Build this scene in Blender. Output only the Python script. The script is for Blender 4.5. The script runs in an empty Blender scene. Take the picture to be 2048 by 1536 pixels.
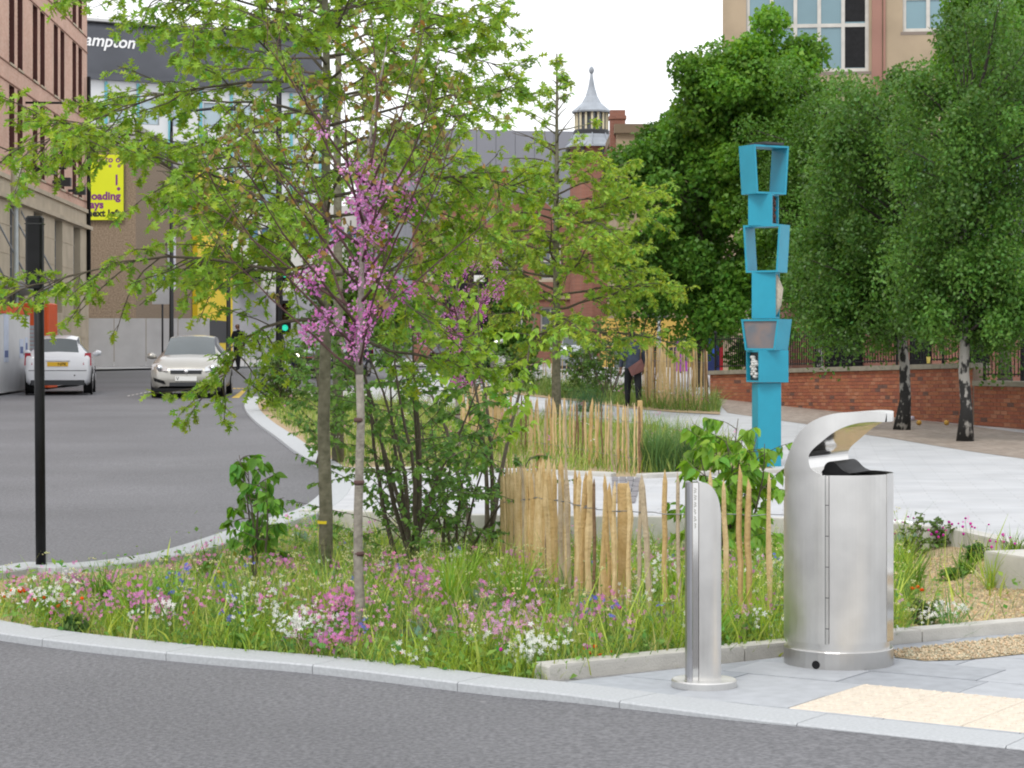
import bpy, bmesh, math, random
import numpy as np
from mathutils import Vector, Matrix

# ------------------------------------------------------------------ camera, sky, sun, exposure
SC = bpy.context.scene
COL = SC.collection
F, CH, HOR = 4300.0, 1.58, 693.0            # focal length in photo pixels, eye height, horizon row
cam = bpy.data.cameras.new('camera'); camo = bpy.data.objects.new('camera', cam); COL.objects.link(camo)
camo.location = (0, 0, CH); camo.rotation_euler = (math.radians(90), 0, 0)
cam.sensor_width = 36.0; cam.lens = F / 2048 * 36.0
cam.shift_y = (HOR - 768) / 2048
cam.clip_start = 0.1; cam.clip_end = 2000
SC.camera = camo

SUN_EL, SUN_AZ = 52, 205                     # soft high sun, behind the camera's left shoulder
W = bpy.data.worlds.new('World'); SC.world = W; W.use_nodes = True
nt = W.node_tree; nt.nodes.clear()
sky = nt.nodes.new('ShaderNodeTexSky'); sky.sky_type = 'NISHITA'; sky.sun_disc = False
sky.sun_elevation = math.radians(SUN_EL); sky.sun_rotation = math.radians(SUN_AZ)
sky.air_density = 1.0; sky.dust_density = 1.0; sky.ozone_density = 1.0
hs = nt.nodes.new('ShaderNodeHueSaturation'); hs.inputs['Saturation'].default_value = 0.12
hs.inputs['Value'].default_value = 1.0
bg = nt.nodes.new('ShaderNodeBackground'); bg.inputs['Strength'].default_value = 0.15
wo = nt.nodes.new('ShaderNodeOutputWorld')
mxw = nt.nodes.new('ShaderNodeMix'); mxw.data_type = 'RGBA'; mxw.inputs[0].default_value = 0.85      # closed cloud cover over the clear sky
mxw.inputs[7].default_value = (7.6, 7.75, 8.0, 1)
nt.links.new(sky.outputs[0], hs.inputs['Color']); nt.links.new(hs.outputs[0], mxw.inputs[6]); nt.links.new(mxw.outputs[2], bg.inputs['Color'])
nt.links.new(bg.outputs[0], wo.inputs['Surface'])
sl = bpy.data.lights.new('sun', 'SUN'); so = bpy.data.objects.new('sun', sl); COL.objects.link(so)
sl.energy = 1.5; sl.angle = math.radians(18); sl.color = (1.0, 0.97, 0.92)
_e, _a = math.radians(SUN_EL), math.radians(SUN_AZ)
sd = Vector((math.sin(_a) * math.cos(_e), math.cos(_a) * math.cos(_e), math.sin(_e)))
so.rotation_euler = sd.to_track_quat('Z', 'Y').to_euler()
SC.view_settings.view_transform = 'Standard'; SC.view_settings.look = 'None'
SC.view_settings.gamma = 1.0; SC.view_settings.use_curve_mapping = False
SC.view_settings.exposure = 0.35
try:
    SC.cycles.max_bounces = 8; SC.cycles.transparent_max_bounces = 8; SC.cycles.caustics_reflective = False
    SC.cycles.caustics_refractive = False; SC.cycles.sample_clamp_indirect = 6.0; SC.cycles.filter_width = 2.0
except Exception: pass

# ------------------------------------------------------------------ helpers
PI = math.pi
def R(d): return math.radians(d)
def ss(t):
    t = max(0.0, min(1.0, t)); return t * t * (3 - 2 * t)

def G(X, Y):
    """ground level: flat plaza, the street rising gently away to the left"""
    s = 0.0105 * max(0.0, min(Y - 18, 80))
    r = 0.0004 * max(0.0, min(Y, 57) - 27) ** 2 + 0.01 * max(0.0, min(Y, 90) - 57)
    w = ss((2 - X) / (3 + 0.1 * Y))
    return s * w + r * (1 - w)
def road_z(X, Y):
    k = ss((X - 0.1) / 1.3) if Y < 16 else 0
    return G(X, Y) - 0.045 + 0.034 * k
def bed_z(X, Y):
    return -0.05 - 0.35 * ss((Y - 12.5) / 6) * ss((X + 2.2) / 1.5) * ss((4.2 - X) / 1.5)

def pix(px, py, dz=0.0, fn=None):
    """the ground point that the photo shows at (px, py)"""
    Y = 20.0
    for _ in range(40):
        X = (px - 1024) / F * Y
        z = (fn or G)(X, Y) + dz
        Y = 0.5 * Y + 0.5 * F * (CH - z) / (py - HOR)
        Y = max(3, min(Y, 300))
    return ((px - 1024) / F * Y, Y, (fn or G)((px - 1024) / F * Y, Y) + dz)
def at(px, py, Y): return ((px - 1024) / F * Y, Y, CH - (py - HOR) / F * Y)

# --- materials
MATS = {}
def mat(name, col, rough=0.7, var=0.0, scale=8.0, metal=0.0, bump=0.0, bscale=None, spec=0.4, col2=None, detail=4, aniso=0.0, coat=0.0):
    if name in MATS: return MATS[name]
    m = bpy.data.materials.new(name); m.use_nodes = True
    n = m.node_tree; b = n.nodes['Principled BSDF']
    b.inputs['Roughness'].default_value = rough; b.inputs['Metallic'].default_value = metal
    b.inputs['Specular IOR Level'].default_value = spec
    b.inputs['Base Color'].default_value = (*col, 1)
    if coat: b.inputs['Coat Weight'].default_value = coat
    if aniso: b.inputs['Anisotropic'].default_value = aniso
    if var or col2 or bump:
        tc = n.nodes.new('ShaderNodeTexCoord')
        geo = n.nodes.new('ShaderNodeNewGeometry')
        nz = n.nodes.new('ShaderNodeTexNoise'); nz.inputs['Scale'].default_value = scale; nz.inputs['Detail'].default_value = detail
        n.links.new(geo.outputs['Position'], nz.inputs['Vector'])
        if var or col2:
            mx = n.nodes.new('ShaderNodeMix'); mx.data_type = 'RGBA'
            c2 = col2 or tuple(min(1, c * (1 + var)) for c in col)
            c1 = col if col2 else tuple(c * (1 - var) for c in col)
            mr = n.nodes.new('ShaderNodeMapRange'); mr.inputs[1].default_value = 0.3; mr.inputs[2].default_value = 0.7
            n.links.new(nz.outputs[0], mr.inputs[0]); n.links.new(mr.outputs[0], mx.inputs[0])
            mx.inputs[6].default_value = (*c1, 1); mx.inputs[7].default_value = (*c2, 1)
            n.links.new(mx.outputs[2], b.inputs['Base Color'])
        if bump:
            n2 = n.nodes.new('ShaderNodeTexNoise'); n2.inputs['Scale'].default_value = bscale or scale * 4; n2.inputs['Detail'].default_value = 3
            n.links.new(geo.outputs['Position'], n2.inputs['Vector'])
            bp = n.nodes.new('ShaderNodeBump'); bp.inputs['Strength'].default_value = bump; bp.inputs['Distance'].default_value = 0.02
            n.links.new(n2.outputs[0], bp.inputs['Height']); n.links.new(bp.outputs[0], b.inputs['Normal'])
    MATS[name] = m; return m

def leafmat(name, transl=0.4, rough=0.5, spec=0.35):
    """leaf tissue: reflects and lets light through; per-leaf colour from the mesh"""
    if name in MATS: return MATS[name]
    m = bpy.data.materials.new(name); m.use_nodes = True
    n = m.node_tree; b = n.nodes['Principled BSDF']; out = n.nodes['Material Output']
    a = n.nodes.new('ShaderNodeAttribute'); a.attribute_name = 'Col'
    b.inputs['Roughness'].default_value = rough; b.inputs['Specular IOR Level'].default_value = spec
    tr = n.nodes.new('ShaderNodeBsdfTranslucent'); mx = n.nodes.new('ShaderNodeMixShader'); mx.inputs[0].default_value = transl
    hv = n.nodes.new('ShaderNodeHueSaturation'); hv.inputs['Hue'].default_value = 0.485; hv.inputs['Saturation'].default_value = 1.1; hv.inputs['Value'].default_value = 1.5
    n.links.new(a.outputs['Color'], b.inputs['Base Color']); n.links.new(a.outputs['Color'], hv.inputs['Color'])
    n.links.new(hv.outputs[0], tr.inputs['Color'])
    n.links.new(b.outputs[0], mx.inputs[1]); n.links.new(tr.outputs[0], mx.inputs[2]); n.links.new(mx.outputs[0], out.inputs['Surface'])
    MATS[name] = m; return m

def glow(name, col, strength):
    if name in MATS: return MATS[name]
    m = bpy.data.materials.new(name); m.use_nodes = True
    b = m.node_tree.nodes['Principled BSDF']; b.inputs['Base Color'].default_value = (*col, 1)
    b.inputs['Emission Color'].default_value = (*col, 1); b.inputs['Emission Strength'].default_value = strength
    MATS[name] = m; return m

# --- object plumbing
def tag(o, label=None, cat=None, group=None, kind=None):
    if label: o['label'] = label
    if cat: o['category'] = cat
    if group: o['group'] = group
    if kind: o['kind'] = kind
    return o
def thing(name, loc, label, cat, group=None, rz=0.0):
    o = bpy.data.objects.new(name, None); COL.objects.link(o); o.empty_display_size = 0.1
    o.location = loc; o.rotation_euler = (0, 0, rz)
    return tag(o, label, cat, group)
def link(name, me, parent=None, world=False):
    o = bpy.data.objects.new(name, me); COL.objects.link(o)
    if parent:
        o.parent = parent
        if world:                                   # mesh is in world coordinates, parent is not at the origin
            o.matrix_parent_inverse = (Matrix.Translation(parent.location) @ parent.rotation_euler.to_matrix().to_4x4()).inverted() if parent.parent is None else parent['_w'].inverted()
    return o

class MB:
    """collects faces for one mesh"""
    def __init__(s): s.v = []; s.f = []; s.m = []; s.sm = []
    def poly(s, pts, mi=0, smooth=False):
        i = len(s.v); s.v += [tuple(p) for p in pts]; s.f.append(tuple(range(i, i + len(pts)))); s.m.append(mi); s.sm.append(smooth)
    def faces(s, pts, fs, mi=0, smooth=False):
        i = len(s.v); s.v += [tuple(p) for p in pts]
        for f in fs: s.f.append(tuple(i + k for k in f)); s.m.append(mi); s.sm.append(smooth)
    def box(s, x0, x1, y0, y1, z0, z1, mi=0, M=None, bev=0.0):
        if bev:
            b = bev
            ring = lambda z, i: [(x0 + i, y0 + b + 0, z), (x0 + b, y0 + i, z), (x1 - b, y0 + i, z), (x1 - i, y0 + b, z), (x1 - i, y1 - b, z), (x1 - b, y1 - i, z), (x0 + b, y1 - i, z), (x0 + i, y1 - b, z)]
            pts = ring(z0, 0) + ring(z1 - b, 0) + [(min(max(p[0], x0 + b), x1 - b), min(max(p[1], y0 + b), y1 - b), z1) for p in ring(z1, 0)]
            fs = [tuple(range(7, -1, -1)), tuple(range(16, 24))]
            for k in range(8):
                j = (k + 1) % 8; fs += [(k, j, 8 + j, 8 + k), (8 + k, 8 + j, 16 + j, 16 + k)]
        else:
            pts = [(x0, y0, z0), (x1, y0, z0), (x1, y1, z0), (x0, y1, z0), (x0, y0, z1), (x1, y0, z1), (x1, y1, z1), (x0, y1, z1)]
            fs = [(3, 2, 1, 0), (4, 5, 6, 7), (0, 1, 5, 4), (1, 2, 6, 5), (2, 3, 7, 6), (3, 0, 4, 7)]
        if M is not None: pts = [tuple(M @ Vector(p)) for p in pts]
        s.faces(pts, fs, mi)
        return s
    def prism(s, poly, z0, z1, mi=0):
        n = len(poly)
        a = sum(poly[i][0] * poly[(i + 1) % n][1] - poly[(i + 1) % n][0] * poly[i][1] for i in range(n))
        if a < 0: poly = poly[::-1]
        zz0 = z0 if callable(z0) else (lambda x, y: z0); zz1 = z1 if callable(z1) else (lambda x, y: z1)
        pts = [(p[0], p[1], zz0(*p[:2])) for p in poly] + [(p[0], p[1], zz1(*p[:2])) for p in poly]
        fs = [tuple(range(n - 1, -1, -1)), tuple(range(n, 2 * n))] + [(i, (i + 1) % n, n + (i + 1) % n, n + i) for i in range(n)]
        s.faces(pts, fs, mi); return s
    def tube(s, pts, rad, sides=6, mi=0, smooth=True, cap=True):
        P = [Vector(p) for p in pts]
        if not hasattr(rad, '__len__'): rad = [rad] * len(P)
        base = len(s.v); u = None
        for i, p in enumerate(P):
            t = (P[min(i + 1, len(P) - 1)] - P[max(i - 1, 0)])
            if t.length < 1e-9: t = Vector((0, 0, 1))
            t.normalize()
            if u is None:
                u = t.orthogonal().normalized()
            else:
                u = u - t * u.dot(t)
                u = u.normalized() if u.length > 1e-6 else t.orthogonal().normalized()
            w = t.cross(u)
            for k in range(sides):
                a = 2 * PI * k / sides
                s.v.append(tuple(p + (u * math.cos(a) + w * math.sin(a)) * rad[i]))
        for i in range(len(P) - 1):
            for k in range(sides):
                j = (k + 1) % sides; a = base + i * sides; b = a + sides
                s.f.append((a + k, a + j, b + j, b + k)); s.m.append(mi); s.sm.append(smooth)
        if cap:
            s.f.append(tuple(base + k for k in range(sides - 1, -1, -1))); s.m.append(mi); s.sm.append(False)
            e = base + (len(P) - 1) * sides
            s.f.append(tuple(e + k for k in range(sides))); s.m.append(mi); s.sm.append(False)
        return s
    def lathe(s, prof, c=(0, 0, 0), sides=16, mi=0, smooth=True):
        base = len(s.v); n = len(prof)
        for r, z in prof:
            for k in range(sides):
                a = 2 * PI * k / sides; s.v.append((c[0] + r * math.cos(a), c[1] + r * math.sin(a), c[2] + z))
        for i in range(n - 1):
            for k in range(sides):
                j = (k + 1) % sides; a = base + i * sides; b = a + sides
                s.f.append((a + k, a + j, b + j, b + k)); s.m.append(mi); s.sm.append(smooth)
        return s
    def mesh(s, name, mats):
        me = bpy.data.meshes.new(name); me.from_pydata(s.v, [], s.f)
        for m in (mats if isinstance(mats, (list, tuple)) else [mats]): me.materials.append(m)
        me.polygons.foreach_set('material_index', s.m); me.polygons.foreach_set('use_smooth', s.sm); me.update()
        return me
    def build(s, name, mats, parent=None): return link(name, s.mesh(name, mats), parent)

class Big:
    """many small alike pieces (leaves, blades, petals) in one mesh, filled with numpy"""
    def __init__(s): s.V = []; s.L = []; s.S = []; s.C = []; s.M = []; s.nv = 0; s.nl = 0
    def add(s, tv, tf, Ms, pos, cols, mi=0):
        k = len(pos)
        if k == 0: return
        tv = np.asarray(tv, float); n = len(tv)
        V = np.einsum('kij,nj->kni', Ms, tv) + np.asarray(pos)[:, None, :]
        s.V.append(V.reshape(-1, 3))
        fl = np.concatenate([np.array(f) for f in tf]); st = np.cumsum([0] + [len(f) for f in tf[:-1]])
        off = s.nv + np.arange(k)[:, None] * n
        s.L.append((fl[None, :] + off).ravel()); s.S.append((st[None, :] + s.nl + np.arange(k)[:, None] * len(fl)).ravel())
        s.C.append(np.repeat(np.asarray(cols), n, axis=0)); s.M.append(np.full(k * len(tf), mi))
        s.nv += k * n; s.nl += k * len(fl)
    def mesh(s, name, mats):
        me = bpy.data.meshes.new(name)
        V = np.concatenate(s.V).astype(np.float32); L = np.concatenate(s.L).astype(np.int32); S = np.concatenate(s.S).astype(np.int32)
        me.vertices.add(len(V)); me.vertices.foreach_set('co', V.ravel())
        me.loops.add(len(L)); me.loops.foreach_set('vertex_index', L)
        me.polygons.add(len(S)); me.polygons.foreach_set('loop_start', S)
        for m in (mats if isinstance(mats, (list, tuple)) else [mats]): me.materials.append(m)
        me.polygons.foreach_set('material_index', np.concatenate(s.M).astype(np.int32))
        me.update(calc_edges=True)
        ca = me.color_attributes.new('Col', 'FLOAT_COLOR', 'POINT')
        C = np.concatenate(s.C); C = np.concatenate([C, np.ones((len(C), 1))], axis=1).astype(np.float32)
        ca.data.foreach_set('color', C.ravel())
        return me
    def build(s, name, mats, parent=None): return link(name, s.mesh(name, mats), parent)

def nrm(a): return a / np.maximum(np.linalg.norm(a, axis=-1, keepdims=True), 1e-9)
def frames(d, n):
    """rotation matrices: local +Y along d, local +Z near n"""
    d = nrm(np.asarray(d, float)); n = np.asarray(n, float)
    n = nrm(n - d * (n * d).sum(-1, keepdims=True)); x = np.cross(d, n)
    return np.stack([x, d, n], axis=-1)
def tint(rng, k, base, dv=0.25, dh=0.1):
    """k colours around base: brightness and yellow-green shift"""
    b = np.asarray(base); v = 1 + rng.uniform(-dv, dv, (k, 1)); c = b * v
    h = rng.normal(0, dh, k); c[:, 0] *= 1 + h; c[:, 2] *= 1 - h * 0.5
    return np.clip(c, 0.002, 1)

def sheet(name, poly, hfn, m, step=0.8, dz=0.0, kind='structure', parent=None):
    """a ground sheet: polygon cut into a grid and laid on the terrain"""
    bm = bmesh.new()
    bm.faces.new([bm.verts.new((p[0], p[1], 0)) for p in poly])
    xs = [p[0] for p in poly]; ys = [p[1] for p in poly]
    def cuts(a, b, st):
        c = a
        while True:
            c += st(c)
            if c >= b: return
            yield c
    for c in cuts(min(xs), max(xs), lambda c: step if abs(c) < 12 else step * 4):
        bmesh.ops.bisect_plane(bm, geom=bm.verts[:] + bm.edges[:] + bm.faces[:], plane_co=(c, 0, 0), plane_no=(1, 0, 0))
    for c in cuts(min(ys), max(ys), lambda c: step if c < 22 else step * 3):
        bmesh.ops.bisect_plane(bm, geom=bm.verts[:] + bm.edges[:] + bm.faces[:], plane_co=(0, c, 0), plane_no=(0, 1, 0))
    for v in bm.verts: v.co.z = hfn(v.co.x, v.co.y) + dz
    bmesh.ops.recalc_face_normals(bm, faces=bm.faces[:])
    if sum(f.normal.z for f in bm.faces) < 0: bmesh.ops.reverse_faces(bm, faces=bm.faces[:])
    me = bpy.data.meshes.new(name); bm.to_mesh(me); bm.free(); me.materials.append(m)
    o = link(name, me, parent)
    if kind: o['kind'] = kind
    return o

def clip(poly, half):
    """Sutherland-Hodgman: keep the part of poly where a*x+b*y<=c for each half plane"""
    for a, b, c in half:
        out = []
        for i in range(len(poly)):
            p, q = poly[i], poly[(i + 1) % len(poly)]
            dp, dq = a * p[0] + b * p[1] - c, a * q[0] + b * q[1] - c
            if dp <= 0: out.append(p)
            if dp * dq < 0:
                t = dp / (dp - dq); out.append((p[0] + t * (q[0] - p[0]), p[1] + t * (q[1] - p[1])))
        poly = out
        if len(poly) < 3: return []
    return poly
def resample(path, step):
    P = [Vector(p[:2]) for p in path]; out = []; acc = 0; L = [0]
    for i in range(len(P) - 1): L.append(L[-1] + (P[i + 1] - P[i]).length)
    n = max(1, round(L[-1] / step)); j = 0
    for k in range(n + 1):
        s = L[-1] * k / n
        while j < len(P) - 2 and L[j + 1] < s: j += 1
        t = (s - L[j]) / max(1e-9, L[j + 1] - L[j]); out.append(P[j].lerp(P[j + 1], t))
    return out
def smooth_path(pts, n=8):
    """Catmull-Rom through the points"""
    P = [Vector(p) for p in pts]; out = []
    for i in range(len(P) - 1):
        p0, p1, p2, p3 = P[max(i - 1, 0)], P[i], P[i + 1], P[min(i + 2, len(P) - 1)]
        for k in range(n):
            t = k / n
            out.append(0.5 * ((2 * p1) + (p2 - p0) * t + (2 * p0 - 5 * p1 + 4 * p2 - p3) * t * t + (3 * p1 - p0 - 3 * p2 + p3) * t ** 3))
    out.append(P[-1]); return out
def text_mesh(name, s, size, m, M, parent=None, shear=0.0, bold=0.0, depth=0.01, align='LEFT', spacing=1.0):
    """real raised lettering"""
    c = bpy.data.curves.new(name, 'FONT'); c.body = s; c.size = size; c.shear = shear; c.offset = bold; c.extrude = depth; c.align_x = align
    c.space_character = spacing; c.resolution_u = 3
    o = bpy.data.objects.new(name, c); COL.objects.link(o)
    dg = bpy.context.evaluated_depsgraph_get(); me = bpy.data.meshes.new_from_object(o.evaluated_get(dg))
    bpy.data.objects.remove(o); me.materials.clear(); me.materials.append(m); me.transform(M)
    return link(name, me, parent)
def copy_tree(o, parent=None):
    c = o.copy(); COL.objects.link(c); c.parent = parent
    for ch in [x for x in o.children]: copy_tree(ch, c)
    return c
# ------------------------------------------------------------------ ground
def asphalt(name, c1, c2):
    m = bpy.data.materials.new(name); m.use_nodes = True; n = m.node_tree; b = n.nodes['Principled BSDF']
    geo = n.nodes.new('ShaderNodeNewGeometry')
    big = n.nodes.new('ShaderNodeTexNoise'); big.inputs['Scale'].default_value = 0.35; big.inputs['Detail'].default_value = 5
    fine = n.nodes.new('ShaderNodeTexVoronoi'); fine.inputs['Scale'].default_value = 75
    grit = n.nodes.new('ShaderNodeTexNoise'); grit.inputs['Scale'].default_value = 42; grit.inputs['Detail'].default_value = 4
    for t in (big, fine, grit): n.links.new(geo.outputs['Position'], t.inputs['Vector'])
    mx = n.nodes.new('ShaderNodeMix'); mx.data_type = 'RGBA'
    mr = n.nodes.new('ShaderNodeMapRange'); mr.inputs[1].default_value = 0.35; mr.inputs[2].default_value = 0.65
    n.links.new(grit.outputs[0], mr.inputs[0]); n.links.new(mr.outputs[0], mx.inputs[0])
    mx.inputs[6].default_value = (*c1, 1); mx.inputs[7].default_value = (*c2, 1)
    m2 = n.nodes.new('ShaderNodeMix'); m2.data_type = 'RGBA'; m2.blend_type = 'MULTIPLY'; m2.inputs[0].default_value = 1
    r2 = n.nodes.new('ShaderNodeMapRange'); r2.inputs[1].default_value = 0.3; r2.inputs[2].default_value = 0.7; r2.inputs[3].default_value = 0.80; r2.inputs[4].default_value = 1.12
    n.links.new(big.outputs[0], r2.inputs[0]); n.links.new(mx.outputs[2], m2.inputs[6]); n.links.new(r2.outputs[0], m2.inputs[7])
    # pale stones showing here and there
    m3 = n.nodes.new('ShaderNodeMix'); m3.data_type = 'RGBA'
    sp = n.nodes.new('ShaderNodeTexVoronoi'); sp.inputs['Scale'].default_value = 38; n.links.new(geo.outputs['Position'], sp.inputs['Vector'])
    lt = n.nodes.new('ShaderNodeMapRange'); lt.inputs[1].default_value = 0.985; lt.inputs[2].default_value = 1.0; n.links.new(sp.outputs['Color'], lt.inputs[0])
    n.links.new(lt.outputs[0], m3.inputs[0]); n.links.new(m2.outputs[2], m3.inputs[6]); m3.inputs[7].default_value = (0.33, 0.32, 0.32, 1)
    n.links.new(m3.outputs[2], b.inputs['Base Color'])
    bp = n.nodes.new('ShaderNodeBump'); bp.inputs['Strength'].default_value = 0.6; bp.inputs['Distance'].default_value = 0.008
    n.links.new(fine.outputs['Distance'], bp.inputs['Height']); n.links.new(bp.outputs[0], b.inputs['Normal'])
    b.inputs['Roughness'].default_value = 0.72; b.inputs['Specular IOR Level'].default_value = 0.55
    return m
M_ASPH = asphalt('asphalt', (0.090, 0.090, 0.098), (0.172, 0.171, 0.182))

def paving(name, c1, c2, cj, w, h, rot=0.0, mort=0.012, rough=0.62):
    m = bpy.data.materials.new(name); m.use_nodes = True; n = m.node_tree; b = n.nodes['Principled BSDF']
    geo = n.nodes.new('ShaderNodeNewGeometry'); mp = n.nodes.new('ShaderNodeMapping'); mp.inputs['Rotation'].default_value = (0, 0, rot)
    br = n.nodes.new('ShaderNodeTexBrick'); br.inputs['Scale'].default_value = 1; br.inputs['Brick Width'].default_value = w; br.inputs['Row Height'].default_value = h
    br.inputs['Mortar Size'].default_value = mort; br.inputs['Color1'].default_value = (*c1, 1); br.inputs['Color2'].default_value = (*c2, 1); br.inputs['Mortar'].default_value = (*cj, 1)
    nz = n.nodes.new('ShaderNodeTexNoise'); nz.inputs['Scale'].default_value = 1.3; nz.inputs['Detail'].default_value = 6
    n.links.new(geo.outputs['Position'], mp.inputs['Vector']); n.links.new(mp.outputs[0], br.inputs['Vector']); n.links.new(geo.outputs['Position'], nz.inputs['Vector'])
    r2 = n.nodes.new('ShaderNodeMapRange'); r2.inputs[1].default_value = 0.3; r2.inputs[2].default_value = 0.7; r2.inputs[3].default_value = 0.88; r2.inputs[4].default_value = 1.08
    mm = n.nodes.new('ShaderNodeMix'); mm.data_type = 'RGBA'; mm.blend_type = 'MULTIPLY'; mm.inputs[0].default_value = 1
    n.links.new(nz.outputs[0], r2.inputs[0]); n.links.new(br.outputs['Color'], mm.inputs[6]); n.links.new(r2.outputs[0], mm.inputs[7])
    n.links.new(mm.outputs[2], b.inputs['Base Color']); b.inputs['Roughness'].default_value = rough
    bp = n.nodes.new('ShaderNodeBump'); bp.inputs['Strength'].default_value = 0.3; bp.inputs['Distance'].default_value = 0.004; bp.invert = True
    n.links.new(br.outputs['Fac'], bp.inputs['Height']); n.links.new(bp.outputs[0], b.inputs['Normal'])
    return m
M_PLAZA = paving('pale_granite_paving', (0.435, 0.445, 0.465), (0.47, 0.475, 0.49), (0.37, 0.375, 0.385), 0.6, 0.2, R(8), 0.006)
M_PAVE2 = paving('street_paving', (0.36, 0.36, 0.36), (0.42, 0.42, 0.42), (0.27, 0.27, 0.27), 0.9, 0.6, R(3))
M_BRPAVE = paving('brick_paving', (0.235, 0.185, 0.15), (0.32, 0.265, 0.22), (0.18, 0.16, 0.14), 0.21, 0.1, R(85), 0.008, 0.8)
M_KERB = mat('granite_kerb', (0.40, 0.415, 0.43), 0.6, 0.10, 60, bump=0.12, bscale=220)
M_CONC = mat('pale_concrete', (0.47, 0.455, 0.42), 0.75, 0.13, 5, bump=0.2, bscale=90)
M_SLAB = [mat('slab_a', (0.33, 0.35, 0.38), 0.6, 0.10, 14, bump=0.1, bscale=180), mat('slab_b', (0.37, 0.385, 0.41), 0.6, 0.09, 11, bump=0.1, bscale=180), mat('slab_c', (0.30, 0.315, 0.34), 0.6, 0.11, 12, bump=0.1, bscale=180)]
M_TACT = mat('tactile_buff', (0.60, 0.53, 0.44), 0.75, 0.10, 22, bump=0.15, bscale=150)
M_SOIL = mat('sandy_soil', (0.27, 0.19, 0.11), 0.95, 0, 22, bump=0.8, bscale=45, col2=(0.50, 0.39, 0.25), detail=8)
M_SOIL2 = mat('dark_soil', (0.10, 0.085, 0.05), 0.95, 0, 8, bump=0.8, bscale=40, col2=(0.26, 0.20, 0.12), detail=8)
M_GRAV = mat('sand_grit', (0.42, 0.33, 0.20), 0.95, 0, 40, bump=0.6, bscale=90, col2=(0.60, 0.50, 0.34), detail=6)


# front kerb line (road side, at kerb-top level) and the kerb along the side street
FRONT = [(-3.95, 13.9), (-3.75, 13.05), (-3.35, 12.45)] + [pix(*p)[:2] for p in ((0, 1265), (187, 1289), (406, 1311), (640, 1331), (933, 1366), (1120, 1386), (1240, 1402), (1500, 1436), (1762, 1465), (2048, 1496))] + [(2.75, 8.0), (3.6, 7.4), (4.6, 6.7)]
FRONT = smooth_path([(x, y, 0) for x, y in FRONT], 6)
BACK = [(-3.95, 13.9), (-4.02, 14.7)] + [pix(*p)[:2] for p in ((0, 1131), (60, 1123), (150, 1125), (312, 1103), (453, 1060), (540, 1034), (600, 1015))]
XING = [pix(640, 985)[:2], pix(652, 955)[:2]]
UP = [pix(*p)[:2] for p in ((640, 934), (627, 924), (586, 898), (551, 871), (515, 845), (493, 822), (488, 805), (497, 793))]
BACK = smooth_path([(x, y, 0) for x, y in BACK + XING + UP], 5)

def inset(path, d):
    out = []
    for i, p in enumerate(path):
        t = (path[min(i + 1, len(path) - 1)] - path[max(i - 1, 0)]).normalized(); out.append((p.x - t.y * d, p.y + t.x * d))
    return out
sheet('road', [(-60, 3), (40, 3), (40, 6), (9, 6.0)] + inset(FRONT, 0.06)[::-1] + inset(BACK, -0.06)[2:] + [(-4.3, 60), (-3, 100), (40, 100), (40, 400), (-60, 400)], road_z, M_ASPH, 1.2)

def kerbstones(name, path, width, side, length, label, top=0.0, depth=0.16, m=M_KERB, gap=0.0022, hfn=G, skip=None):
    """one structure parenting its stones; each stone follows the curve"""
    par = tag(bpy.data.objects.new(name, None), kind='structure'); COL.objects.link(par); par['label'] = label
    P = resample(path, length); P0 = resample(path, length / 6)
    k = max(1, round((len(P0) - 1) / (len(P) - 1)))
    for i in range(0, len(P0) - 1, k):
        seg = P0[i:i + k + 1]
        if len(seg) < 2: continue
        ring = []; outer = []; inner = []
        for j, p in enumerate(seg):
            gi = i + j
            t = (P0[min(gi + 1, len(P0) - 1)] - P0[max(gi - 1, 0)]).normalized(); nn = Vector((-t.y, t.x)) * side
            q = p.copy()
            if j == 0: q = q + t * gap
            if j == len(seg) - 1: q = q - t * gap
            outer.append(q); inner.append(q + nn * width)
        mb = MB(); n = len(seg); b = 0.008
        pts = []
        for j in range(n):
            o, a = outer[j], inner[j]; d = (a - o).normalized() * b
            z = hfn(o.x, o.y) + top
            pts += [(o.x, o.y, z - depth), (o.x, o.y, z - b), (o.x + d.x, o.y + d.y, z), (a.x - d.x, a.y - d.y, z + .001), (a.x, a.y, z - b), (a.x, a.y, z - depth * 1.4)]
        fs = []
        for j in range(n - 1):
            for e in range(5): fs.append((j * 6 + e, j * 6 + e + 1, (j + 1) * 6 + e + 1, (j + 1) * 6 + e))
        fs += [tuple(range(5, -1, -1)), tuple(range((n - 1) * 6, n * 6))]
        if side > 0: fs = [f[::-1] for f in fs]
        mb.faces(pts, fs); o = mb.build('kerbstone', m, par)
    return par
KS1 = kerbstones('kerb', FRONT, 0.29, 1, 0.92, 'pale granite kerb curving round the front of the flower bed')
KS2 = kerbstones('kerb', BACK, 0.30, -1, 0.92, 'pale granite kerb along the side street behind the flower bed')

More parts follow.
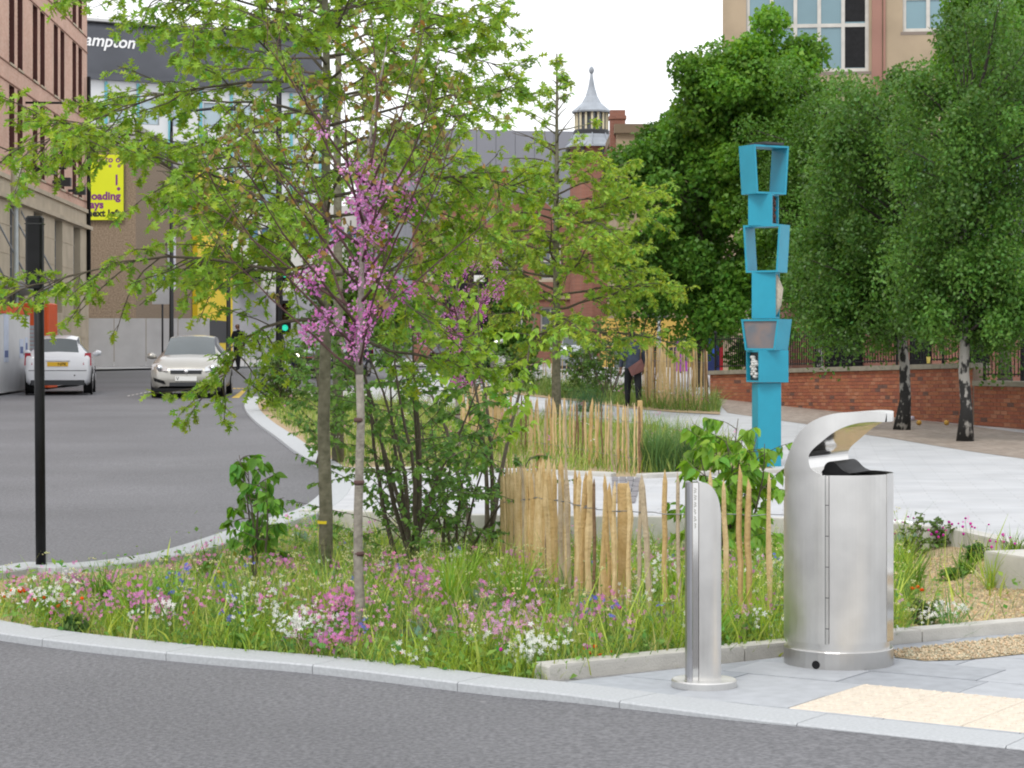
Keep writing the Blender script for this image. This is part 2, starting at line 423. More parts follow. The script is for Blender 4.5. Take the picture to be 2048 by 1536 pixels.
# flower bed soil
EDGE_F = [pix(*p)[:2] for p in ((1097, 1357), (1320, 1333), (1566, 1310), (1789, 1289), (2048, 1260))]
EDGE_F = EDGE_F + [(EDGE_F[-1][0] + 1.5, EDGE_F[-1][1] + 0.55)]
bed1 = [tuple(p[:2]) for p in FRONT[:58]]
bed1 = [(-3.9, 13.9), (-3.6, 13.1), (-3.2, 12.65)] + [pix(*p)[:2] for p in ((0, 1247), (141, 1266), (312, 1286), (480, 1301), (640, 1316), (792, 1333), (1097, 1359), (1320, 1331), (1566, 1308), (1789, 1287), (2048, 1258))] + [(4.4, 12.9), (5.5, 13.6), (5.2, 15.5)] + [pix(*p)[:2] for p in ((2048, 1093), (1900, 1060), (1810, 1040), (1370, 1034), (780, 1030), (620, 1022), (548, 1042), (470, 1072), (320, 1116), (160, 1140), (60, 1136), (0, 1145))] + [(-3.85, 14.7)]
def grow_poly(poly, d):
    P = [Vector(p) for p in poly]; n = len(P); a = sum(P[i].x * P[(i + 1) % n].y - P[(i + 1) % n].x * P[i].y for i in range(n)); sg = 1 if a > 0 else -1
    out = []
    for i in range(n):
        t = (P[(i + 1) % n] - P[i - 1]).normalized(); out.append((P[i].x + t.y * d * sg, P[i].y - t.x * d * sg))
    return out
sheet('flower_bed_soil', grow_poly(bed1, 0.16), bed_z, M_SOIL, 0.35)

sheet('subsoil', [(-2.2, 8.6), (9, 8.6), (9, 24), (-2.2, 24)], lambda x, y: -0.66, M_SOIL2, 4.0)
# bed beyond the crossing
BED2 = [pix(*p)[:2] for p in ((668, 938), (920, 941), (1235, 954), (1370, 952), (1565, 946), (1480, 900), (1400, 868), (1300, 848), (1150, 842), (1000, 830), (900, 815), (760, 802), (560, 792), (530, 800), (520, 815), (543, 842), (580, 868), (619, 896), (660, 922))]
sheet('far_bed_soil', grow_poly(BED2, 0.2), lambda x, y: G(x, y) - 0.008, M_SOIL, 0.8)
# plaza: one sheet round both beds
plaza = [pix(*p)[:2] for p in ((655, 1010), (655, 995), (660, 962), (668, 938), (920, 941), (1235, 954), (1370, 952), (1565, 946), (1480, 900), (1400, 868), (1300, 848), (1150, 842), (1000, 830), (900, 815), (760, 802), (560, 792), (520, 790))] + [(-4.3, 60), (-3, 100), (30, 100), (30, 13.6), (5.5, 13.6), (5.2, 15.5)] + [pix(*p)[:2] for p in ((2048, 1093), (1900, 1060), (1810, 1040), (1370, 1034), (780, 1030), (640, 1021))]
sheet('plaza', plaza, G, M_PLAZA, 1.0)
sheet('brick_pavement', [pix(*p)[:2] for p in ((1419, 787), (1455, 826), (1608, 848), (1706, 866), (1788, 878), (1934, 902), (2048, 918), (2200, 950), (2200, 885), (2048, 866), (1947, 853), (1817, 838), (1563, 806))], G, M_BRPAVE, 2.0, dz=0.004)
# pavement across the street
sheet('street_pavement', [pix(*p)[:2] for p in ((-150, 805), (0, 788), (69, 777), (160, 769))] + [(-16.5, 82), (-12, 88), (-4, 92), (8, 100), (20, 100), (20, 180), (-60, 180), (-60, 50), (-18, 46)], lambda x, y: G(x, y) + 0.02, M_PAVE2, 3.0)

# back retaining edge of the front bed and its concrete edgings
def edging(name, path, width, top, bottom, label, cat='kerb', m=M_CONC, piece=1.3, hfn=G):
    par = thing(name, (path[0][0], path[0][1], 0), label, cat)
    P = resample(path, piece)
    for a, b in zip(P[:-1], P[1:]):
        t = (b - a).normalized(); nn = Vector((-t.y, t.x)) * width
        a2, b2 = a + t * 0.004, b - t * 0.004
        mb = MB(); q = [a2, b2, b2 + nn, a2 + nn]; c = 0.012
        zt = [hfn(p.x, p.y) + top for p in q]; zb = [hfn(p.x, p.y) + bottom for p in q]
        cen = sum(q, Vector((0, 0))) / 4
        pts = [(p.x, p.y, z) for p, z in zip(q, zb)] + [(p.x, p.y, z - c) for p, z in zip(q, zt)] + [(p.x + (cen - p).normalized().x * c, p.y + (cen - p).normalized().y * c, z) for p, z in zip(q, zt)]
        fs = [(3, 2, 1, 0), (8, 9, 10, 11)]
        for k in range(4):
            j = (k + 1) % 4; fs += [(k, j, 4 + j, 4 + k), (4 + k, 4 + j, 8 + j, 8 + k)]
        mb.faces(pts, fs); o = mb.build('edging_block', m, None); o.parent = par; o.matrix_parent_inverse = Matrix.Translation((-path[0][0], -path[0][1], 0))
    return par
edging('retaining_wall', [pix(*p)[:2] for p in ((596, 1024), (690, 1029), (780, 1033), (1080, 1036), (1370, 1039), (1560, 1042), (1800, 1042), (1900, 1062), (2048, 1096), (2200, 1140))], 0.16, 0.02, -0.62, 'low pale concrete wall at the back of the front flower bed', 'wall', piece=1.6)
edging('bed_edging', EDGE_F, 0.13, 0.062, -0.2, 'pale concrete edging between the flower bed and the bin pavement', 'edging')
edging('bed_edging', [pix(*p)[:2] for p in ((690, 945), (920, 943), (1089, 948), (1222, 954))], 0.2, 0.05, -0.1, 'pale concrete edging in front of the second picket fence', 'edging')
edging('bed_edging', [pix(*p)[:2] for p in ((1292, 957), (1370, 953), (1500, 949), (1570, 946))], 0.2, 0.05, -0.1, 'pale concrete edging in front of the ornamental grass', 'edging')
# rounded concrete upstand by the sandy soil
_p = [pix(1968, 1178, 0, bed_z)[:2], pix(2010, 1200, 0, bed_z)[:2], (pix(2052, 1222, 0, bed_z)[0], pix(2052, 1222, 0, bed_z)[1]), (4.3, 12.9)]
edging('concrete_upstand', _p, 0.42, 0.13, -0.3, 'thick pale concrete block end on the sandy soil', 'block', piece=3, hfn=lambda x, y: 0)
# drain inlet ramp of dark setts between the two edgings
inl = thing('drain_inlet', pix(1255, 985), 'ramp of grey setts running into the far bed', 'drain')
_a, _b, _c, _d = [Vector(pix(*p)) for p in ((1222, 955), (1285, 958), (1270, 1008), (1225, 1008))]
for i in range(4):
    for j in range(5):
        f = lambda u, v: _a.lerp(_b, u).lerp(_d.lerp(_c, u), v)
        q = [f(i / 4 + .02, j / 5 + .015), f((i + 1) / 4 - .02, j / 5 + .015), f((i + 1) / 4 - .02, (j + 1) / 5 - .015), f(i / 4 + .02, (j + 1) / 5 - .015)]
        o = MB().prism([(p.x, p.y) for p in q], -0.01, 0.022 + 0.004 * ((i * 7 + j * 3) % 3)).build('sett', mat('grey_sett', (0.2, 0.19, 0.2), 0.8, 0.2, 12)); o.parent = inl; o.matrix_parent_inverse = Matrix.Translation(-inl.location)

# ---- near pavement by the bin: slabs, tactile tiles, grit strip
U = Vector((0.835, -0.55)).normalized(); V_ = Vector((-U.y, U.x))
T0 = Vector(pix(1575, 1416)[:2])
base = [pix(1097, 1362)[:2], pix(1240, 1388)[:2], pix(1500, 1420)[:2], pix(2048, 1482)[:2], (4.6, 6.72), (9, 6.0), (10, 13.5), (4.6, 12.6)] + [tuple(p) for p in EDGE_F[::-1][1:]]
pv = sheet('bin_pavement', base, G, mat('joint_mortar', (0.22, 0.22, 0.22), 0.9, 0.15, 20), 0.6, dz=-0.014)
# half planes: behind the kerb strip (piecewise), in front of the edging
def hp(p, q, keep_left=True):
    d = Vector(q) - Vector(p); a, b = d.y, -d.x
    if not keep_left: a, b = -a, -b
    return (a, b, a * p[0] + b * p[1])
KI = [pix(1105, 1366)[:2], pix(1500, 1411)[:2], pix(2048, 1467)[:2]]
halves = [hp(KI[0], KI[1]), hp(KI[1], KI[2]), hp(EDGE_F[0], EDGE_F[3], False), hp(EDGE_F[3], EDGE_F[4], False)]
rng = random.Random(4)
TW, NT, NR = 0.4, 9, 2
def to_w(u, v): p = T0 + U * u + V_ * v; return (p.x, p.y)
# grit strip in front of the edging
GR = [pix(*p)[:2] for p in ((1786, 1302), (2048, 1272), (2200, 1258), (2200, 1290), (2048, 1308), (1930, 1320), (1850, 1322), (1790, 1315))]
for iv in range(-2, 9):
    v0 = iv * 0.4
    off = 0.0 if iv in (0, 1) else (0.33 * (iv % 3) - 0.2)
    for iu in range(-6, 8):
        u0, u1 = iu * 0.6 + off, (iu + 1) * 0.6 + off
        if iv in (0, 1):                          # beside the tactile block
            if u0 >= -0.001: continue
            u1 = min(u1, 0.0)
        g = 0.003
        q = [to_w(u0 + g, v0 + g), to_w(u1 - g, v0 + g), to_w(u1 - g, v0 + 0.4 - g), to_w(u0 + g, v0 + 0.4 - g)]
        q = clip(q, halves)
        if len(q) < 3: continue
        cx = sum(p[0] for p in q) / len(q); cy = sum(p[1] for p in q) / len(q)
        if cx > 4.2 or cy < 6.5 or cx < 0.1: continue
        MB().prism(q, -0.03, -0.001 + rng.uniform(-0.0015, 0.0015)).build('paving_slab', rng.choice(M_SLAB), pv)
tm = MB(); tm.box(0.003, TW - 0.003, 0.003, TW - 0.003, -0.03, 0.0, bev=0.004)
for i in range(6):
    for j in range(6):
        cx, cy = (i + .5) * TW / 6, (j + .5) * TW / 6
        tm.lathe([(0.0125, -0.001), (0.0115, 0.004), (0.006, 0.0055), (0.0, 0.0055)], (cx, cy, 0), 7)
tme = tm.mesh('tactile_tile', M_TACT)
for i in range(NT):
    for j in range(NR):
        o = link('tactile_tile', tme, pv); p = to_w(i * TW, j * TW)
        o.matrix_local = Matrix.Translation((p[0], p[1], 0.001)) @ Matrix.Rotation(math.atan2(U.y, U.x), 4, 'Z')
sheet('grit_strip', GR, G, M_GRAV, 0.15, dz=0.002, kind='stuff')
sheet('sandy_margin', [pix(*p)[:2] for p in ((1180, 806), (1250, 816), (1344, 825), (1440, 830), (1440, 800), (1290, 790), (1090, 770), (990, 768), (990, 785))], G, M_SOIL, 2.0, dz=0.012)

# loose stones on the sandy soil and the grit strip
r_ = np.random.default_rng(3)
def pebbles(name, fn, k, cols, smin, smax, label, area):
    xs = []; B = Big()
    tv = [(1, 0, 0), (-1, 0, 0), (0, 1, 0), (0, -1, 0), (0, 0, .7), (0, 0, -.7)]; tf = [(0, 2, 4), (2, 1, 4), (1, 3, 4), (3, 0, 4), (2, 0, 5), (1, 2, 5), (3, 1, 5), (0, 3, 5)]
    P = np.array(area(k)); z = np.array([fn(a, b) for a, b in P])
    d = r_.normal(size=(len(P), 3)); n = r_.normal(size=(len(P), 3)); s = r_.uniform(smin, smax, (len(P), 1, 1))
    B.add(tv, tf, frames(d, n) * s, np.column_stack([P, z]), tint(r_, len(P), cols, 0.35, 0.08))
    m = bpy.data.materials.get('pebble')
    if not m:
        m = bpy.data.materials.new('pebble'); m.use_nodes = True; a = m.node_tree.nodes.new('ShaderNodeAttribute'); a.attribute_name = 'Col'
        m.node_tree.links.new(a.outputs['Color'], m.node_tree.nodes['Principled BSDF'].inputs['Base Color']); m.node_tree.nodes['Principled BSDF'].inputs['Roughness'].default_value = 0.9
    tag(B.build(name, m), label, 'gravel', kind='stuff')
def in_poly(p, poly):
    c = False; j = len(poly) - 1
    for i in range(len(poly)):
        a, b = poly[i], poly[j]
        if (a[1] > p[1]) != (b[1] > p[1]) and p[0] < (b[0] - a[0]) * (p[1] - a[1]) / (b[1] - a[1]) + a[0]: c = not c
        j = i
    return c
def rnd_in(poly):
    xs = [p[0] for p in poly]; ys = [p[1] for p in poly]
    def f(k):
        out = []
        while len(out) < k:
            q = (r_.uniform(min(xs), max(xs)), r_.uniform(min(ys), max(ys)))
            if in_poly(q, poly): out.append(q)
        return out
    return f
pebbles('gravel', lambda x, y: 0.008, 2600, (0.50, 0.41, 0.28), 0.003, 0.011, 'sandy grit strewn in front of the edging beside the bin', rnd_in(GR))
SANDY = [pix(*p)[:2] for p in ((1770, 1262), (2040, 1236), (2140, 1150), (2060, 1110), (1880, 1070), (1790, 1060))]
pebbles('soil_crumbs', bed_z, 9000, (0.42, 0.32, 0.19), 0.004, 0.02, 'lumpy sandy soil crumbs on the bare bed behind the bin', rnd_in(SANDY))
TIP = [(-3.8, 13.9), (-3.2, 12.8), (-2.6, 12.0), (-1.6, 11.4), (-1.5, 12.6), (-2.2, 17.5), (-3.6, 15.0)]
pebbles('soil_crumbs', bed_z, 6000, (0.45, 0.33, 0.21), 0.004, 0.018, 'sandy soil crumbs at the pointed end of the bed', rnd_in(TIP))

# painted road marks
M_YEL = mat('yellow_paint', (0.62, 0.42, 0.05), 0.7, 0.15, 20); M_WHT = mat('white_paint', (0.62, 0.60, 0.55), 0.7, 0.15, 20)
def mark(poly, m, label):
    o = sheet('road_marking', [pix(*p, dz=0, fn=road_z)[:2] for p in poly], road_z, m, 1.0, dz=0.005); o['label'] = label
mark([(463, 796), (478, 796), (493, 781), (486, 780)], M_YEL, 'yellow painted line at the kerb corner')
for k in range(7):
    t = k / 7; x0, y0 = 255 + 58 * t, 793 - 12 * t
    mark([(x0, y0), (x0 + 5, y0 - 1), (x0 + 5, y0 - 2.2), (x0, y0 - 1.2)], M_WHT, 'row of small pale road studs')
for k in range(5):
    mark([(448 + 9 * k, 778), (455 + 9 * k, 778), (453 + 9 * k, 776.5), (446 + 9 * k, 776.5)], M_YEL, 'yellow dashes across the side street')
# ------------------------------------------------------------------ buildings
def facade(mb, x0, x1, z0, z1, ops, depth=0.2, mi=0, y=0.0, rmi=None):
    rm = mi if rmi is None else rmi
    """wall face at local y facing -y, with real recessed openings (x0,x1,z0,z1)"""
    xs = sorted({x0, x1, *[o[0] for o in ops], *[o[1] for o in ops]}); zs = sorted({z0, z1, *[o[2] for o in ops], *[o[3] for o in ops]})
    xs = [x for x in xs if x0 <= x <= x1]; zs = [z for z in zs if z0 <= z <= z1]
    for i in range(len(xs) - 1):
        run = None
        for j in range(len(zs) - 1):
            cx, cz = (xs[i] + xs[i + 1]) / 2, (zs[j] + zs[j + 1]) / 2
            if any(o[0] < cx < o[1] and o[2] < cz < o[3] for o in ops):
                continue
            mb.poly([(xs[i], y, zs[j]), (xs[i + 1], y, zs[j]), (xs[i + 1], y, zs[j + 1]), (xs[i], y, zs[j + 1])], mi)
    for a, b, c, d in ops:
        e = y + depth
        mb.poly([(a, y, c), (a, y, d), (a, e, d), (a, e, c)], rm); mb.poly([(b, y, d), (b, y, c), (b, e, c), (b, e, d)], rm)
        mb.poly([(a, y, d), (b, y, d), (b, e, d), (a, e, d)], rm); mb.poly([(b, y, c), (a, y, c), (a, e, c), (b, e, c)], rm)
def shell(mb, x0, x1, d, z0, z1, mi=0, y=0.0):
    """the other faces of the block"""
    mb.poly([(x0, y + d, z0), (x0, y, z0), (x0, y, z1), (x0, y + d, z1)], mi); mb.poly([(x1, y, z0), (x1, y + d, z0), (x1, y + d, z1), (x1, y, z1)], mi)
    mb.poly([(x1, y + d, z0), (x0, y + d, z0), (x0, y + d, z1), (x1, y + d, z1)], mi); mb.poly([(x0, y, z1), (x1, y, z1), (x1, y + d, z1), (x0, y + d, z1)], mi)
WINC = {}
def window(parent, a, b, c, d, y, glass, frame, nx=1, nz=1, fw=0.06, sill=None, proud=0.0):
    """window part: glass pane with frame bars (and sill) as sub-parts; alike ones share mesh data"""
    key = (round(b - a, 3), round(d - c, 3), glass.name, frame.name, nx, nz, fw)
    w, h = b - a, d - c
    if key not in WINC:
        g = MB(); g.box(0, w, 0.03, 0.05, 0, h)
        f = MB()
        for i in range(nx + 1): x = (w - fw) * i / nx; f.box(x, x + fw, -0.02, 0.028, 0, h)
        for j in range(nz + 1): z = (h - fw) * j / nz; f.box(0.002, w - 0.002, -0.017, 0.026, z, z + fw)
        WINC[key] = (g.mesh('window', glass), f.mesh('frame', frame))
    wo_ = link('window', WINC[key][0], parent); wo_.location = (a, y, c)
    fo = link('frame', WINC[key][1], wo_)
    if sill:
        k2 = ('sill', round(w, 3), sill.name)
        if k2 not in WINC: WINC[k2] = MB().box(-0.08, w + 0.08, -0.16 - proud, 0.02, -0.12, -0.002).mesh('sill', sill)
        link('sill', WINC[k2], wo_)
    return wo_
def brickmat(name, c1, c2, cm, bump=0.1):
    m = bpy.data.materials.new(name); m.use_nodes = True; n = m.node_tree; b = n.nodes['Principled BSDF']
    tc = n.nodes.new('ShaderNodeTexCoord'); sp = n.nodes.new('ShaderNodeSeparateXYZ'); cb = n.nodes.new('ShaderNodeCombineXYZ'); ad = n.nodes.new('ShaderNodeMath')
    n.links.new(tc.outputs['Object'], sp.inputs[0]); n.links.new(sp.outputs[0], ad.inputs[0]); n.links.new(sp.outputs[1], ad.inputs[1])
    n.links.new(ad.outputs[0], cb.inputs[0]); n.links.new(sp.outputs[2], cb.inputs[1])
    br = n.nodes.new('ShaderNodeTexBrick'); br.inputs['Scale'].default_value = 1; br.inputs['Brick Width'].default_value = 0.225; br.inputs['Row Height'].default_value = 0.075; br.inputs['Mortar Size'].default_value = 0.006
    br.inputs['Color1'].default_value = (*c1, 1); br.inputs['Color2'].default_value = (*c2, 1); br.inputs['Mortar'].default_value = (*cm, 1)
    n.links.new(cb.outputs[0], br.inputs['Vector'])
    nz = n.nodes.new('ShaderNodeTexNoise'); nz.inputs['Scale'].default_value = 0.6; nz.inputs['Detail'].default_value = 6; n.links.new(tc.outputs['Object'], nz.inputs['Vector'])
    r2 = n.nodes.new('ShaderNodeMapRange'); r2.inputs[1].default_value = 0.3; r2.inputs[2].default_value = 0.7; r2.inputs[3].default_value = 0.86; r2.inputs[4].default_value = 1.1
    mm = n.nodes.new('ShaderNodeMix'); mm.data_type = 'RGBA'; mm.blend_type = 'MULTIPLY'; mm.inputs[0].default_value = 1
    n.links.new(nz.outputs[0], r2.inputs[0]); n.links.new(br.outputs['Color'], mm.inputs[6]); n.links.new(r2.outputs[0], mm.inputs[7]); n.links.new(mm.outputs[2], b.inputs['Base Color'])
    b.inputs['Roughness'].default_value = 0.85
    return m
def glassmat(name, col, rough=0.08, metal=0.0, spec=0.8):
    return mat(name, col, rough, 0.12, 0.4, metal, spec=spec)
M_SALMON = brickmat('salmon_brick', (0.57, 0.335, 0.245), (0.63, 0.41, 0.31), (0.57, 0.41, 0.34))
M_REDBR = brickmat('red_brick_face', (0.235, 0.095, 0.065), (0.29, 0.125, 0.085), (0.22, 0.15, 0.125))
M_BROWNW = mat('brown_louvre', (0.10, 0.034, 0.027), 0.6, 0.2, 3)
M_STONE = mat('cream_stone', (0.46, 0.39, 0.29), 0.85, 0.12, 1.2, bump=0.1, bscale=20)
M_STONE2 = mat('beige_stone', (0.37, 0.29, 0.20), 0.85, 0.12, 0.8, bump=0.1, bscale=20)
M_GLASSD = glassmat('dark_glass', (0.10, 0.12, 0.14)); M_GLASST = glassmat('teal_glass', (0.15, 0.255, 0.295), 0.12)
M_FRG = mat('grey_frame', (0.22, 0.23, 0.24), 0.5); M_FRW = mat('white_frame', (0.52, 0.50, 0.46), 0.5, 0.1, 3)
M_BLACK = mat('black_paint', (0.010, 0.010, 0.011), 0.5, 0.3, 8, spec=0.2); M_DARK = mat('dark_metal', (0.03, 0.032, 0.036), 0.5)
M_LEAD = mat('lead_grey', (0.30, 0.33, 0.37), 0.6, 0.15, 2); M_GSTEEL = mat('galvanised_steel', (0.36, 0.39, 0.39), 0.55, 0.1, 4, metal=0.3)

# --- salmon brick block on the left of the street
bA = thing('brick_office_block', (-14.74, 45, 0.2), 'salmon brick block with paired slit windows above a cream stone base', 'building', rz=R(90 + 2.98))
mb = MB(); ops = []
for k in range(-6, 1):
    for w in (0.0, 1.5):
        s0 = 36.4 + k * 4.4 + w
        for zb in (7.35, 10.6, 13.85, 17.1): ops.append((s0, s0 + 0.95, zb - .2, zb + 2.35))
facade(mb, 0, 40.2, 6.7, 23, ops, 0.28, rmi=1); shell(mb, 0, 40.2, 16, 6.7, 23)
mb.build('brick_wall', [M_SALMON, M_BROWNW], bA)
lou = MB().box(0, 0.95, 0.10, 0.13, 0, 2.55)
for i in range(17): lou.box(0.0, 0.95, 0.05, 0.1, 0.05 + i * 0.148, 0.12 + i * 0.148)
lome = lou.mesh('louvre_window', M_BROWNW); sime = MB().box(-0.03, 0.98, -0.05, 0.06, -0.07, 0).mesh('sill', M_STONE)
for a, b, c, d in ops:
    o = link('louvre_window', lome, bA); o.location = (a, 0.1, c); s_ = link('sill', sime, o); s_.location = (0, -0.1, 0)
for zb in (7.1, 9.75, 10.35, 13.0, 13.6, 16.25):
    MB().box(0, 40.2, -0.03, 0.0, zb - 0.02, zb + 0.02).build('string_course', mat('string_course', (0.26, 0.13, 0.09), 0.8), bA)
mb = MB(); ops2 = [(s, s + 1.75, 2.6, 5.95) for s in [23.05 + 4.42 * k - 13.3 for k in range(7)]]
facade(mb, 0, 40.24, 0, 6.7, ops2, 0.35, y=-0.06); mb.poly([(40.24, -.06, 0), (40.24, 16, 0), (40.24, 16, 6.7), (40.24, -.06, 6.7)])
mb.box(0, 40.35, -0.22, 0.1, 5.98, 6.12); mb.box(0, 40.3, -0.14, 0.1, 6.62, 6.76)
for zc in (0.9, 1.7, 2.5, 3.4, 4.3, 5.2):
    for a, b in zip([0] + [o[1] for o in ops2], [o[0] for o in ops2] + [40.24]): mb.box(a, b, -0.072, -0.06, zc, zc + 0.025)
mb.build('stone_base', M_STONE, bA)
for a, b, c, d in ops2: window(bA, a, b, c, d, 0.2, M_GLASSD, M_FRG, 3, 5, 0.05)
for s_, z_ in ((28.2, 7.25), (31.6, 7.1), (35.2, 7.05)):          # black box lamps
    o = MB().box(s_, s_ + 0.3, -0.65, -0.25, z_, z_ + 0.3).box(s_ + .1, s_ + .2, -0.25, 0, z_ + .1, z_ + .2).build('wall_lamp', M_DARK, bA)
for s_, z_ in ((26.2, 9.45), (26.4, 7.3)): MB().tube([(s_, 0, z_), (s_, -1.3, z_)], 0.04, 5).build('flag_bracket', M_BLACK, bA)
MB().tube([(39.7, -0.14, 3.5), (39.7, -0.14, 12.0)], 0.08, 8).build('drainpipe', M_BLACK, bA)
# glazed entrance canopy with stays
mb = MB().box(12, 25.6, -1.5, 0, 3.05, 3.25)
mb.build('canopy', M_FRG, bA)
for s_ in (15, 19, 23, 25): MB().tube([(s_, -1.4, 3.2), (s_, 0, 5.9)], 0.03, 5).build('canopy_stay', M_FRG, bA)

# --- hoarding and orange site unit in front of it
hz = G(-13, 54)
hb = thing('hoarding', (-13.05, 45, hz), 'white painted hoarding with an orange top board beside the street', 'hoarding', rz=R(90))
for i in range(11):
    MB().box(i * 1.2 + .006, i * 1.2 + 1.194, 0, 0.05, 0, 2.05).build('panel', mat('white_board', (0.62, 0.62, 0.63), 0.6, 0.06, 2), hb)
MB().box(0, 13.2, -0.03, 0.05, 2.056, 2.25).build('top_board', mat('orange_paint', (0.62, 0.09, 0.02), 0.6, 0.1, 2), hb)
for s_, z_, w_, h_ in ((11.95, 0.9, .45, .5), (10.2, 0.8, .5, 1.3), (12.6, 1.0, .3, .45)):
    n_ = MB().box(s_, s_ + w_, -0.012, -0.002, z_, z_ + h_).build('notice', mat('notice_paper', (0.55, 0.60, 0.72), 0.6, 0.1, 5), hb)
    MB().box(s_ + .06, s_ + w_ - .06, -0.016, -0.0125, z_ + .12, z_ + .3).build('print', mat('print_blue', (0.10, 0.14, 0.30), 0.6), n_)
ou = thing('site_unit', (-13.9, 59.6, G(-13.9, 59.6)), 'orange site unit with a grey roller shutter behind the black signal pole', 'kiosk')
MB().box(0, 1.05, 0, 1.2, 0, 2.35, bev=0.03).build('body', MATS['orange_paint'], ou)
rs = MB()
for i in range(14): rs.box(0.0, 0.68, -0.05, -0.01, 0.2 + i * 0.11, 0.295 + i * 0.11)
rs.build('roller_shutter', mat('shutter_grey', (0.42, 0.44, 0.48), 0.5, 0.1, 6), ou)
hb2 = thing('hoarding', (-17.6, 88, G(-17, 88)), 'white fence panels closing the far side of the street behind the cars', 'hoarding', rz=R(4))
for i in range(4): MB().box(i * 1.3 + .01, i * 1.3 + 1.28, 0, 0.05, 0.02, 2.0).build('panel', MATS['white_board'], hb2)

# --- brown pebbledash car park with the yellow-green sign
bB = thing('car_park_block', (-17.5, 100, 0.7), 'brown pebbledash car park with a grey concrete parapet', 'building')
M_PEB = mat('pebbledash', (0.17, 0.125, 0.085), 0.95, 0, 14, bump=0.6, bscale=30, col2=(0.32, 0.25, 0.18), detail=8)
M_PEB2 = MATS['pebbledash']; M_CGREY = mat('weathered_concrete', (0.36, 0.35, 0.34), 0.85, 0.14, 0.7, bump=0.1, bscale=9)
mb = MB().box(-16, 0, 0, 33, -0.7, 10.15); mb.build('wall', M_PEB, bB)
for i in range(4): MB().box(-16 + 4 * i + .01, -16 + 4 * i + 3.99, -0.12, 0.3, 10.15, 11.2).build('parapet_panel', M_CGREY, bB)
for i in range(7): MB().box(-0.2, 0.12, 0.31 + 4.67 * i, 0.31 + 4.67 * i + 4.65, 10.15 - .7 * (i > 2), 11.2).build('parapet_panel', M_CGREY, bB)
MB().box(-2.6, -1.5, -0.17, -0.125, 10.35, 10.47).build('blue_strip', mat('blue_plastic', (0.05, 0.12, 0.55), 0.4), bB)
yp = MB().box(0.02, 0.3, 17.6, 32.4, 0.2, 11.0).build('yellow_cladding', mat('yellow_panel', (0.85, 0.62, 0.02), 0.5, 0.06, 1), bB)
MB().box(0.302, 0.34, 26.2, 27.6, 5.0, 9.6).build('purple_strip', mat('purple_paint', (0.20, 0.05, 0.20), 0.6), yp)
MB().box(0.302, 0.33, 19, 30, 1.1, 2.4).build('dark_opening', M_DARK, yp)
wb = MB().box(0.02, 0.1, 9.0, 11.3, 3.8, 6.6).build('banner', mat('white_banner', (0.66, 0.66, 0.70), 0.6, 0.06, 2), bB)
for i in range(5): MB().box(0.1, 0.115, 9.4, 10.8 - .2 * (i % 2), 4.2 + .45 * i, 4.38 + .45 * i).build('print_line', mat('print_lilac', (0.42, 0.40, 0.55), 0.6), wb)
sg = thing('wall_sign', at(247, 440, 99.85), 'yellow-green wall sign with purple and black lettering pointing next left', 'sign')
MB().box(-4.2, 0, -0.04, 0.1, 0, 3.03, bev=0.01).build('panel', mat('lime_vinyl', (0.62, 0.68, 0.02), 0.45, 0.03, 1), sg)
M_PUR = mat('purple_vinyl', (0.19, 0.035, 0.18), 0.5); M_BVI = mat('black_vinyl', (0.02, 0.02, 0.02), 0.5)
RX = Matrix.Rotation(R(90), 4, 'X')
def sign_text(s, x, z, size, m, al='RIGHT', bold=0.012): text_mesh('lettering', s, size, m, Matrix.Translation((x, -0.043, z)) @ RX, sg, bold=bold, depth=0.002, align=al, spacing=1.02)
sign_text('me to o', -0.14, 2.68, 0.40, M_PUR); sign_text('o    o', -0.14, 2.45, 0.24, M_PUR)
sign_text('1', -0.14, 1.62, 0.7, M_PUR); sign_text('.', -0.12, 1.40, 0.9, M_PUR, bold=0.03)
sign_text('loading', -0.14, 0.95, 0.50, M_PUR, bold=0.022); sign_text('bays', -0.92, 0.55, 0.50, M_PUR, bold=0.022); sign_text('next left', -0.14, 0.17, 0.44, M_BVI, bold=0.02)

# --- pale hotel with dark attic band and script sign
ha = math.atan2(10, 17.1)
bC = thing('hotel_block', (-36.0, 163.0, 0.8), 'tall white and teal glazed hotel with a dark grey attic and script sign', 'building', rz=ha)
M_WPAN = mat('white_cladding', (0.60, 0.61, 0.62), 0.4, 0.06, 0.5); M_TEALS = mat('teal_strip', (0.13, 0.38, 0.44), 0.35)
M_PGLASS = glassmat('pale_glass', (0.34, 0.43, 0.48), 0.15); M_ATTIC = mat('attic_grey', (0.085, 0.09, 0.105), 0.6, 0.12, 0.5)
W_ = 23.8; ops = []
for i in range(9):
    for j in range(6): ops.append((0.5 + i * 2.6, 0.5 + i * 2.6 + (1.5 if (i + j) % 3 else 1.0), 2.3 + j * 3.15, 2.3 + j * 3.15 + 2.0))
mb = MB(); facade(mb, 0, W_, 0, 21.3, ops, 0.15); shell(mb, 0, W_, 14, 0, 21.3); mb.build('wall', M_WPAN, bC)
for o in ops: window(bC, *o, 0.12, M_PGLASS, M_FRG, 1, 1, 0.06)
for i in range(10): MB().box(0.12 + i * 2.6, 0.34 + i * 2.6, -0.12, -0.0, 1.5, 21.2).build('teal_fin', M_TEALS, bC)
at_ = MB(); pr = [(-0.4, 21.3), (-0.4, 22.0), (0.0, 25.0), (1.0, 25.9)]
N = 24
for k in range(N + 1): pass
at_.box(-0.5, W_ + 0.3, -0.35, 14.3, 21.3, 21.75); at_.box(-0.2, W_, 0.0, 14, 21.75, 25.2)
